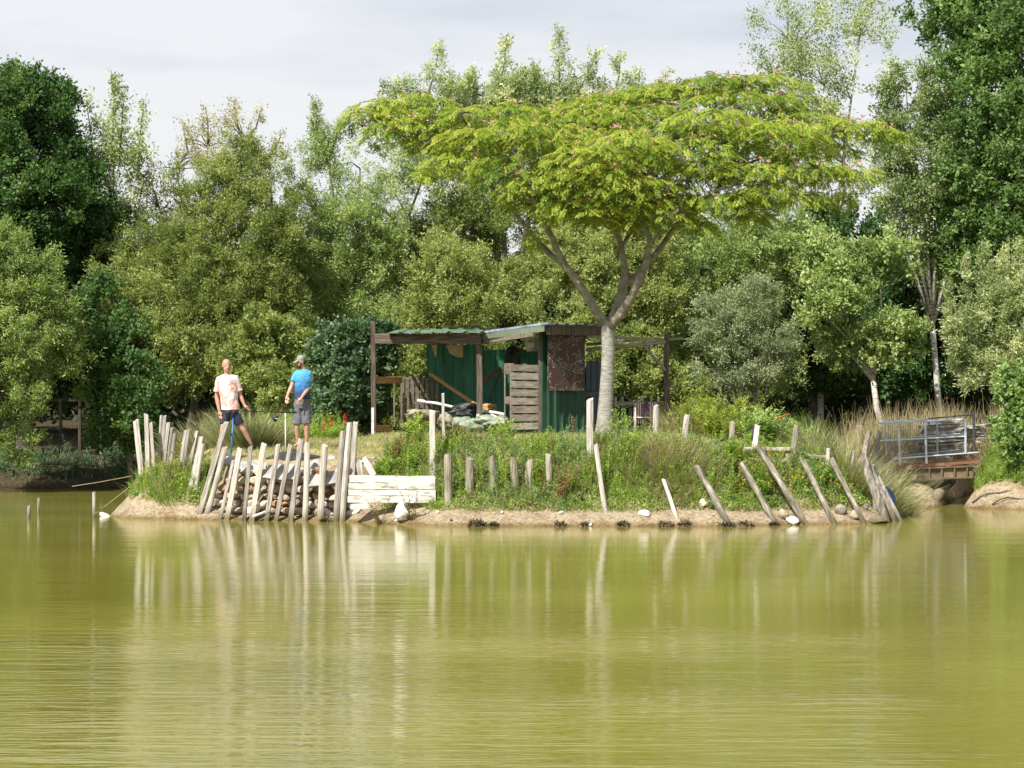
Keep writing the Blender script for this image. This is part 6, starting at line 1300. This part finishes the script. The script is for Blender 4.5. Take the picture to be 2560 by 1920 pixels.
# ------------------------------------------------------------------ fishing tackle
def tackle():
    def tub(name, pts, r, mat, par, n=6):
        mb = MB(); mb.tube(pts, r, n); return mb.build(name, M[mat], par, smooth=True)
    D = 51.1
    e = empty('fishing_rod', P(640, 1029, D), 'long black fishing rod held level in front of both men', 'fishing rod')
    tub('blank', [P(520, 1026.5, D), P(600, 1028, D), P(735, 1031, D)], [.003, .007, .012], 'black', e); tub('grip', [P(722, 1030.5, D), P(742, 1031, D)], .02, 'black', e)
    mb = MB(); mb.ball(P(688, 1046, D), (.06, .05, .07), 12, 8); mb.tube([P(688, 1031, D), P(688, 1042, D)], .01, 6); mb.build('reel', M['black'], e, smooth=True); tub('reel_handle', [P(688, 1046, D - .05), P(695, 1048, D - .09)], .008, 'steel_white', e)
    def ground_z(px, D): x = P(px, 0, D).x; return Vector((x, D, gzs(x, D)))
    D2 = 51.2; g = ground_z(714, D2); tag(tub('bank_stick', [g - Vector((0, 0, .1)), P(713.5, 1033, D2)], .013, 'white_plastic', None), 'thin white bank stick standing left of the capped man', 'bank stick')
    D3 = 51.2; e = empty('rod_rest', ground_z(576, D3), 'blue bank stick with a black rod cup in front of the bald man', 'bank stick'); g = e.location
    tub('stick', [g - Vector((0, 0, .1)), P(583, 1046, D3)], .014, 'blue_plastic', e); tub('cup', [P(584, 1040, D3), P(585, 1026, D3)], [.026, .03], 'black', e, 10); tub('collar', [P(578.5, 1083, D3), P(579, 1088, D3)], .022, 'black', e)
    tag(tub('tackle_cup', [P(571, 1050, D3), P(571, 1032, D3), P(571, 1028, D3)], [.045, .06, .055], 'black', None, 12), 'black tapered cup hanging before the shorts of the bald man', 'cup')
    # rod lying across the right bank
    D = 50.9; e = empty('resting_rod', P(1840, 1085, D), 'black fishing rod with an orange tip slanting over the weeds on the right bank', 'fishing rod')
    tub('butt', [P(1765, 1119, D), P(1800, 1103, D)], [.022, .018], 'black', e); tub('blank', [P(1800, 1103, D), P(1870, 1074, D), P(1935, 1046, D + .2)], [.018, .013, .007], 'black', e); tub('orange_tip', [P(1935, 1046, D + .2), P(1975, 1034, D + .3)], [.009, .005], 'orange', e)
    mb = MB(); mb.ball(P(1798, 1119, D), (.05, .05, .06), 10, 7); mb.tube([P(1796, 1104, D), P(1798, 1116, D)], .01, 6); mb.build('reel', M['black'], e, smooth=True)
    D = 50.6; x = P(1883, 0, D).x; tag(tub('rod_support', [Vector((x, D, gzs(x, D) - .1)), P(1884, 1064, D)], .03, 'black', None, 6), 'dark stick standing behind the whitish leaning post', 'bank stick')
    # short rod stuck upright on the lawn
    g = hit(1301, 1140); D = g.y; e = empty('short_rod', g, 'short fishing rod with a pale reel propped upright on the grass before the shed', 'fishing rod')
    tub('handle', [g - Vector((0, 0, .05)), P(1304, 1112, D)], .016, 'black', e); tub('blank', [P(1304, 1112, D), P(1312, 1068, D)], [.010, .004], 'black', e); mb = MB(); mb.ball(P(1300, 1127, D), (.05, .05, .055), 10, 7); mb.build('reel', M['white_plastic'], e, smooth=True)
tackle()

# ------------------------------------------------------------------ ground vegetation
def scatter(n, x0, x1, y0, y1, zmin, zmax, f=None):
    out = []
    while sum(len(o) for o in out) < n:
        x = RNG.uniform(x0, x1, n * 2); y = RNG.uniform(y0, y1, n * 2); z = gz(x, y); k = (z > zmin) & (z < zmax)
        if f is not None: k &= f(x, y, z)
        if k.sum() == 0: break
        out.append(np.stack([x, y, z], 1)[k])
    return np.concatenate(out)[:n]
def stems(lb, base, h, M_, ll, asp=.32, lean=.18, tint=.5, tv=.12, spread=.8, droop=.1, stem=True, top=1.0):
    n = len(base); ld = RNG.normal(size=(n, 3)) * lean; ld[:, 2] = 1; ld = unit(ld); h = np.broadcast_to(h, n); tn = np.broadcast_to(tint, n) + RNG.normal(size=n) * tv
    bend = RNG.normal(size=(n, 3)) * .18; bend[:, 2] = -.05
    if stem: lb.blades(base, ld, h, np.full(n, .014), bend, tn - .1, 2, .4)
    t = (np.arange(M_) + .5) / M_; t = np.clip(t[None] + RNG.normal(size=(n, M_)) * .03, .04, 1)
    pos = base[:, None] + ld[:, None] * (h[:, None] * t)[..., None] + bend[:, None] * (h[:, None] * t * t)[..., None]
    an = np.arange(M_)[None] * 2.4 + RNG.uniform(0, 6.28, n)[:, None] + RNG.normal(size=(n, M_)) * .4
    d = np.stack([np.cos(an) * spread, np.sin(an) * spread, .55 - droop + RNG.normal(size=(n, M_)) * .25], -1)
    L_ = ll * (1.15 - .65 * t * top) * RNG.uniform(.7, 1.25, (n, M_))
    nr = np.stack([-np.cos(an) * .4, -np.sin(an) * .4, np.ones_like(an)], -1) + RNG.normal(size=(n, M_, 3)) * .35
    lb.leaves(pos.reshape(-1, 3), d.reshape(-1, 3), nr.reshape(-1, 3), L_.ravel(), L_.ravel() * asp, (tn[:, None] + .22 * (t - .4) + RNG.normal(size=(n, M_)) * .08).ravel())

def cover():
    # short dry turf on the island
    lb = LB(); b = scatter(46000, -8.6, 9, 49.6, 58.5, 1.25, 2.2); n = len(b)
    patch = fbm(b[:, 0] * .8, b[:, 1] * .8, 3, 55)
    lb.blades(b, RNG.normal(size=(n, 3)) * .35 + np.array([0, 0, 1]), RNG.uniform(.03, .09, n) * (1 + 1.2 * np.clip(patch, 0, 1)), .012, RNG.normal(size=(n, 3)) * .2, .45 + patch * .9 + RNG.normal(size=n) * .15, 1)
    tag(lb.build('turf', LM['turf'], kind='stuff'), 'short dry yellowish grass on top of the island')
    bank = lambda x, y, z: (sdist(x, y, ISL) + fbm(x * 1.5, y * 1.5, 3, 44) * .7 > np.where(x < -6.4, .3, .5)) & (((x > -2.75) & (y < 51.6)) | (x < -6.45)) & ~((x > -3.3) & (x < -1.7) & (y < 49.6))
    def cap(b, h):
        px = 1280 + b[:, 0] * F / b[:, 1]; top = np.where((px > 1750) & (px < 2080), 1.58, 1.93); top = np.where((px > 1180) & (px < 1480), 1.70, top); top = np.where(px < 560, 1.25, top); top = top + .25 * (RNG.random(len(b)) < .22); h = h * np.clip(1.0 + 2.2 * fbm(b[:, 0] * 1.4 + 20, b[:, 1] * 1.4, 3, 91), .45, 1.7)
        return np.minimum(h, np.maximum(top - b[:, 2], .07) * RNG.uniform(.7, 1.15, len(b)))
    # tall grasses of the bank
    b = scatter(15000, -9, 8.4, 48.2, 52.5, .25, 1.7, bank); n = len(b); k = fbm(b[:, 0] * .7 + 9, b[:, 1] * .7, 3, 12) + (b[:, 0] > 2) * .05; lb = LB(); c = RNG.random(n) < .5 + k
    bl = cap(b, RNG.uniform(.14, .46, n))
    q = b[c]; m = len(q); lb.blades(q, RNG.normal(size=(m, 3)) * .38 + np.array([0, -.1, 1]), bl[c], .014, RNG.normal(size=(m, 3)) * .35 - np.array([0, .1, .25]), .4 + RNG.normal(size=m) * .22, 3)
    tag(lb.build('dry_grass', LM['dry'], kind='stuff'), 'dry straw coloured grass mixed into the bank weeds')
    lb = LB(); q = b[~c]; m = len(q); lb.blades(q, RNG.normal(size=(m, 3)) * .38 + np.array([0, -.1, 1]), bl[~c], .015, RNG.normal(size=(m, 3)) * .35 - np.array([0, .1, .25]), .5 + RNG.normal(size=m) * .2, 3)
    # low leafy cover
    b = scatter(30000, -9, 8.4, 48.2, 52.3, .27, 1.62, bank); n = len(b); p = b + np.array([0, 0, 1]) * RNG.uniform(0, .16, n)[:, None]
    ct = .5 + fbm(b[:, 0] * 1.1, b[:, 1] * 1.1, 3, 61) * 1.0
    k = p[:, 2] < np.where((1280 + p[:, 0] * F / p[:, 1] > 1750) & (p[:, 0] < 6.8), 1.42, 9); p = p[k]; ct = ct[k]; n = len(p)
    lb.leaves(p, RNG.normal(size=(n, 3)) + np.array([0, -.2, .4]), RNG.normal(size=(n, 3)) * .5 + np.array([-.2, -.4, .8]), RNG.uniform(.04, .085, n), RNG.uniform(.018, .035, n), ct + RNG.normal(size=n) * .1)
    tag(lb.build('bank_grass', LM['weed'], kind='stuff'), 'fresh green grass and low leaves covering the bank')
    # leafy weeds, three kinds mixed in patches
    b = scatter(1500, -9, 8.3, 48.4, 52.0, .32, 1.7, bank); n = len(b); k = fbm(b[:, 0] * .8 + 3, b[:, 1] * .8 + 8, 3, 71)
    px = 1280 + b[:, 0] * F / b[:, 1]
    g1 = k > .10; g1 |= (abs(px - 1215) < 45) & (RNG.random(n) < .7); g2 = (k < -.13) | ((abs(px - 1400) < 30) & (RNG.random(n) < .6)); g2 &= ~g1; g0 = ~(g1 | g2)
    low = np.where(b[:, 2] < .6, .6, 1)
    lb = LB(); stems(lb, b[g0], cap(b[g0], RNG.uniform(.22, .72, g0.sum()) * low[g0]), 26, .10, .34, tint=.5); tag(lb.build('leafy_weeds', LM['weed'], kind='stuff'), 'bright green leafy weeds of mixed height all along the bank')
    lb = LB(); stems(lb, b[g1], cap(b[g1], RNG.uniform(.22, .6, g1.sum()) * low[g1]), 30, .11, .25, tint=.55); tag(lb.build('pale_weeds', LM['weedgrey'], kind='stuff'), 'pale grey green narrow leaved weeds on the bank')
    lb = LB(); stems(lb, b[g2], cap(b[g2], RNG.uniform(.25, .7, g2.sum()) * low[g2]), 24, .06, .4, tint=.45); tag(lb.build('rusty_weeds', LM['rusty'], kind='stuff'), 'yellow brown seeding weeds on the bank')
    # tall ragged stems standing out of the rest
    b = scatter(330, -2.7, 8.2, 48.6, 50.6, .4, 1.5, bank); px = 1280 + b[:, 0] * F / b[:, 1]; h = RNG.uniform(.4, .95, len(b)); h = np.where((px > 1180) & (px < 1480), np.minimum(h, 1.85 - b[:, 2]), h); h = np.where((px > 1750) & (px < 2080), np.minimum(h, 1.6 - b[:, 2]), h); h = np.maximum(h, .2)
    k = RNG.random(len(b)) < .45
    lb = LB(); stems(lb, b[k], h[k], 44, .085, .3, lean=.12, tint=.55, spread=.6); tag(lb.build('tall_weeds', LM['weed'], kind='stuff'), 'tall ragged green weed stems standing out of the bank cover')
    lb = LB(); stems(lb, b[~k], h[~k], 36, .05, .38, lean=.14, tint=.5, spread=.5); tag(lb.build('seeding_weeds', LM['rusty'], kind='stuff'), 'tall yellowish seeding stems standing out of the bank cover')
    # yellow flower specks on the right bank
    b = scatter(260, 4.6, 7.6, 48.8, 50.4, .45, 1.5); lb = LB(); p = b + np.array([0, -.05, 0]) + np.array([0, 0, 1]) * RNG.uniform(.15, .4, len(b))[:, None]
    for k in range(3): lb.leaves(p, rsph(len(p)), rsph(len(p)), .035, .03, RNG.random(len(p)), 0)
    tag(lb.build('yellow_flowers', LM['buds'], kind='stuff'), 'tiny yellow flowers scattered through the weeds of the right bank')
    b = scatter(90, -8.9, -7.2, 51.6, 53.5, .6, 1.6); lb = LB(); p = b + np.array([0, 0, 1]) * RNG.uniform(.2, .5, len(b))[:, None]
    for k in range(3): lb.leaves(p, rsph(len(p)), rsph(len(p)), .03, .025, RNG.random(len(p)), 0)
    tag(lb.build('yellow_specks', LM['buds'], kind='stuff'), 'yellow flower specks between the leftmost posts')
    # right mainland bank
    rb = lambda x, y, z: (x > 10.5) & (sdist(x, y, MAIN) + fbm(x * 1.2, y * 1.2, 3, 3) > .75)
    b = scatter(8000, 10.4, 14.5, 53.0, 58.5, .35, 2, rb); m = len(b); lb = LB(); lb.blades(b, RNG.normal(size=(m, 3)) * .35 + np.array([0, -.1, 1]), RNG.uniform(.15, .4, m), .014, RNG.normal(size=(m, 3)) * .3 - np.array([0, .1, .2]), .5 + RNG.normal(size=m) * .25, 3)
    b = scatter(700, 10.5, 14.5, 53.0, 58, .4, 2, rb); stems(lb, b, RNG.uniform(.2, .5, len(b)), 24, .09, .35, tint=.5)
    tag(lb.build('right_bank_weeds', LM['weed'], kind='stuff'), 'green grass and weeds on the right bank beyond the footbridge')
    b = scatter(7000, 8.4, 15.5, 58.5, 66, .9, 2.4); m = len(b); lb = LB(); lb.blades(b, RNG.normal(size=(m, 3)) * .2 + np.array([0, 0, 1]), RNG.uniform(.3, .95, m), .018, RNG.normal(size=(m, 3)) * .2, .6 + RNG.normal(size=m) * .25, 2)
    tag(lb.build('dry_reed_bed', LM['dry'], kind='stuff'), 'golden dry grass stand behind the footbridge')
    # far left shore plants; tree shade put into their dark ivy leaf colour
    b = scatter(1500, -15, -5.5, 65.3, 68.5, .2, 1.6); m = len(b); lb = LB(); lb.blades(b, RNG.normal(size=(m, 3)) * .3 + np.array([0, -.2, 1]), RNG.uniform(.2, .6, m), .02, RNG.normal(size=(m, 3)) * .3 - np.array([0, 0, .3]), .5 + RNG.normal(size=m) * .25, 2)
    b = scatter(260, -15, -5.5, 65.4, 69, .25, 1.6); stems(lb, b, RNG.uniform(.2, .6, len(b)), 18, .13, .45, tint=.4)
    tag(lb.build('shade_plants', LM['ivy'], kind='stuff'), 'shaded green plants along the far left shore')
    # back of the island
    b = scatter(1200, -8.4, 9, 56.6, 61.5, 1.3, 2.4, lambda x, y, z: ~((x > -4.2) & (x < 3.2) & (y < 61))); lb = LB(); stems(lb, b, RNG.uniform(.25, .8, len(b)), 22, .11, .4, tint=.45)
    tag(lb.build('back_weeds', LM['weed'], kind='stuff'), 'leafy weeds growing along the back of the island')
cover()

def tussock(px, py, r, h, n, label, kind='rush', D=None, tint=.5, spread=.75, wd=.013):
    if D is None: g = hit(px, py)
    else: x = P(px, 0, D).x; g = Vector((x, D, gzs(x, D)))
    lb = LB(); an = RNG.uniform(0, 6.28, n); rr = np.sqrt(RNG.random(n)) * r; b = np.stack([g.x + np.cos(an) * rr, g.y + np.sin(an) * rr, np.zeros(n)], 1); b[:, 2] = gz(b[:, 0], b[:, 1])
    d = np.stack([np.cos(an) * rr / r * spread, np.sin(an) * rr / r * spread, np.ones(n)], 1) + RNG.normal(size=(n, 3)) * .16
    bend = np.stack([np.cos(an) * .3, np.sin(an) * .3, -np.full(n, .22)], 1) * RNG.uniform(.2, 1.3, n)[:, None]
    lb.blades(b, d, h * RNG.uniform(.45, 1.1, n), wd, bend, tint + RNG.normal(size=n) * .24, 3, .1)
    o = lb.build('grass_tussock', LM[kind]); return tag(o, label, 'grass tussock', 'tall grass tussocks on the island')
tussock(515, 0, .55, 1.0, 1000, 'tall rush tussock left of the bald man', D=54.2)
tussock(445, 0, .45, .85, 600, 'shorter rush tussock behind the left group of posts', D=54.6, tint=.4)
tussock(628, 0, .55, 1.15, 1100, 'tall rush tussock between the two men', D=53.0, tint=.45)
tussock(672, 0, .35, .85, 500, 'rush tussock just left of the capped man', D=53.0, tint=.35)
tussock(580, 0, .4, 1.0, 600, 'rush tussock directly behind the bald man', D=53.4)
tussock(2110, 0, .55, 1.25, 1300, 'large pale rush tussock beside the left end of the footbridge', D=51.5, tint=.62, spread=.95)
tussock(2190, 0, .55, 1.25, 1300, 'large pale rush tussock spilling over the footbridge rail', D=51.9, tint=.55, spread=1.2)
tussock(2030, 0, .45, 1.05, 800, 'rush tussock left of the large pale ones', D=52.3, tint=.5)
tussock(2235, 0, .35, .8, 500, 'low rush tussock hanging over the footbridge beam', D=52.6, tint=.5, spread=1.5)
tussock(1650, 1150, .4, .75, 700, 'reddish dry grass tussock in front of the garden chair', 'dry', tint=.75)
tussock(1700, 1180, .4, .7, 700, 'arching green brown grass tussock above the short steep strut', 'rush', tint=.5, spread=1.1)
tussock(1745, 1160, .35, .6, 500, 'grass tussock beside the head of the thickest strut', 'rush', tint=.55, spread=1.1)
tussock(1610, 1190, .35, .5, 450, 'dark green grass tussock on the bank right of the tree trunk', 'rush', tint=.25, spread=1)
tussock(1700, 0, .35, .9, 600, 'tall dry grass tussock behind the flat topped post', 'dry', D=54.5, tint=.4)
tussock(1545, 1150, .35, .6, 500, 'green brown grass tussock right beside the steep pale strut', 'rush', tint=.5, spread=1.1)
tussock(1130, 1170, .3, .5, 380, 'pale grass tussock between the thin pole and the first stumps', 'dry', tint=.4, spread=1)
tussock(1690, 1235, .3, .45, 380, 'low arching grass tussock between the short steep strut and the thickest strut', 'dry', tint=.35, spread=1.2)
tussock(1560, 1225, .3, .4, 350, 'bright green grass tussock low on the bank beside the steep pale strut', 'weed')
tussock(425, 1240, .25, .35, 300, 'bright green grass tussock at the left tip below the posts', 'weed')
tussock(1090, 1265, .2, .3, 220, 'small grass tussock at the foot of the stump nearest the white boards', 'weed')

def shrub(name, label, px, py, r, h, n, leaf, kind, asp=.45, D=None, tint=.5, M_=30, lean=.3, cat='shrub', ll_top=.5, spread=.8, grp=None):
    if D is None: g = hit(px, py)
    else: x = P(px, 0, D).x; g = Vector((x, D, gzs(x, D)))
    an = RNG.uniform(0, 6.28, n); rr = np.sqrt(RNG.random(n)) * r; b = np.stack([g.x + np.cos(an) * rr * .5, g.y + np.sin(an) * rr * .5, np.zeros(n)], 1); b[:, 2] = gz(b[:, 0], b[:, 1])
    lb = LB(); h_ = h * (1 - .35 * (rr / r) ** 2) * RNG.uniform(.65, 1.05, n); stems(lb, b, h_, M_, leaf, asp, lean * r / max(h, .1) + .08, tint, .14, spread, top=ll_top)
    o = lb.build(name, LM[kind]); return tag(o, label, cat, grp)
shrub('golden_shrub', 'feathery golden green shrub behind the resting rod, left part', 1745, 0, .75, 1.35, 95, .13, 'yellow', .22, 54.6, .45, 46)
shrub('golden_shrub', 'feathery golden green shrub behind the resting rod, right part', 1850, 0, .7, 1.25, 85, .13, 'yellow', .22, 54.8, .55, 46)
shrub('golden_shrub', 'lower golden shrub beside the flat topped round post', 1790, 0, .5, .85, 50, .11, 'yellow', .25, 53.2, .4, 36)
shrub('leafy_shrub', 'yellow green leafy shrub in front of the low pallet', 1035, 1112, .4, .75, 60, .09, 'weed', .5, None, .62, 30)
shrub('leafy_shrub', 'small leafy shrub below the tall pallet', 1258, 1112, .38, .6, 46, .10, 'weed', .45, None, .55, 28)
shrub('leafy_shrub', 'dense green weeds between the white boards and the lawn, left', 965, 1160, .45, .62, 60, .10, 'weed', .3, 50.8, .45, 28)
shrub('leafy_shrub', 'dense green weeds behind the white boards, right of the left clump', 1030, 1165, .45, .62, 60, .09, 'weed', .3, 50.8, .35, 28)
shrub('dry_shrub', 'brownish seeding weeds behind the white boards', 1000, 1140, .5, .75, 60, .06, 'rusty', .4, 51.2, .4, 30)
shrub('dry_shrub', 'brownish seeding weeds right of the tall straight post', 1135, 1125, .45, .62, 55, .06, 'rusty', .4, 51.2, .3, 30)
shrub('leafy_shrub', 'fresh upright weeds right of the tree trunk', 1580, 1150, .4, .72, 50, .13, 'weed', .22, None, .6, 34)
shrub('leafy_shrub', 'tall light green weed stems against the shed chair side', 1550, 1125, .25, 1.0, 14, .13, 'weed', .2, 51.5, .6, 40)
shrub('leafy_shrub', 'bright green nettle like weeds behind the whitish leaning post', 1900, 0, .6, .95, 85, .12, 'fresh', .35, 52.0, .7, 34)
shrub('leafy_shrub', 'bright green weeds between the round post and the reeds', 1990, 0, .5, .8, 65, .12, 'fresh', .3, 52.2, .75, 34)
shrub('leafy_shrub', 'tall weed stems climbing the upright round post', 1822, 1190, .25, .75, 16, .13, 'weed', .25, 50.0, .5, 36)
shrub('leafy_shrub', 'dark green weeds in the shade between the fourth and fifth struts', 2050, 1215, .5, .6, 60, .09, 'fresh', .35, 50.0, .4, 30)
shrub('leafy_shrub', 'weeds between the second strut and the longest strut', 1900, 1235, .45, .5, 60, .09, 'weed', .35, 49.7, .35, 30)
shrub('seeding_stem', 'single tall reddish seeding stem in front of the green wall', 1432, 1118, .04, 1.0, 2, .06, 'rusty', .45, None, .7, 46, .1, cat='plant')
shrub('seeding_stem', 'bright upright stem between the third and fourth stumps', 1262, 1240, .06, 1.15, 4, .09, 'weed', .28, 49.3, .75, 60, .1, cat='plant')
shrub('seeding_stem', 'rusty red stem on the bank between the slim stump and the steep pale strut', 1405, 1272, .12, 1.15, 9, .06, 'rusty', .4, 49.0, .75, 50, .15, cat='plant')
shrub('seeding_stem', 'tall thin yellow stem right of the rusty red one', 1425, 1262, .05, .8, 3, .09, 'weed', .25, 49.1, .8, 46, .1, cat='plant')
shrub('bramble', 'sparse reddish weed growing in front of the white boards, left', 950, 1290, .18, .85, 8, .06, 'rusty', .5, 48.95, .5, 30, .5, cat='plant')
shrub('bramble', 'sparse thin weed growing in front of the white boards, right', 1030, 1295, .16, .8, 7, .06, 'rusty', .5, 48.9, .35, 28, .5, cat='plant')
shrub('leafy_shrub', 'bright weeds at the foot of the leftmost posts', 375, 0, .5, .32, 60, .08, 'weed', .3, 52.0, .65, 26)
shrub('leafy_shrub', 'bright weeds below the bright squared posts', 455, 0, .45, .32, 50, .08, 'weed', .35, 51.45, .55, 26)
shrub('leafy_shrub', 'green weeds between the bald man and the reeds', 545, 0, .4, .5, 45, .09, 'fresh', .4, 51.8, .6, 24)
shrub('leafy_shrub', 'green weeds at the grass edge right of the capped man', 850, 0, .6, .45, 60, .08, 'weed', .35, 55.5, .5, 24)
def red_flowers(px, py, D, label):
    g = P(px, py, D); x = g.x; z = gzs(x, D); lb = LB(); n = 40; p = np.array(g) + RNG.normal(size=(n, 3)) * np.array([.025, .03, .08]); lb.leaves(p, rsph(n), rsph(n), .05, .035, RNG.random(n))
    lb.blades(np.array([[x, D, z]]), np.array([[0, 0, 1.0]]), (g.z - z), .014, np.zeros((1, 3)), .3, 2, .5); o = lb.build('red_flower', LM['redfl']); tag(o, label, 'flower', 'red flowers at the edge of the lawn')
red_flowers(826, 1053, 57, 'bright red flower spike right of the capped man')
red_flowers(810, 1072, 56.8, 'low red flower left of the bright red spike')
red_flowers(862, 1050, 57.5, 'red flower nearest the left porch post')

def far_fence():
    e = empty('post_fence', P(150, 1100, 69), 'dark post and rail fence in the shade under the left trees', 'fence'); e.location.z = gzs(e.location.x, 69)
    rod('rail', P(60, 1000, 69), P(262, 1000, 69), .08, M['wood_dark'], parent=e, taper=1)
    for px in (75, 152, 200, 254): x = P(px, 0, 69).x; rod('post', Vector((x, 69, gzs(x, 69) - .1)), P(px, 998 if px != 254 else 1022, 68.9), .11, M['wood_dark' if px != 254 else 'wood'], parent=e, sides=7)
    for x0, y0, x1, y1, lab in ((60, 1160, 240, 1164, 'long bare branch lying on the dark left shore'), (20, 1212, 190, 1200, 'thin bare branch at the waterline of the dark left shore')):
        mb = MB(); q = hit(x0, y0); mb.tube([P(x0, y0, 66), P((x0 + x1) / 2, (y0 + y1) / 2 - 3, 66), P(x1, y1, 66)], [.03, .04, .015], 6); tag(mb.build('fallen_branch', M['bark']), lab, 'branch')
far_fence()
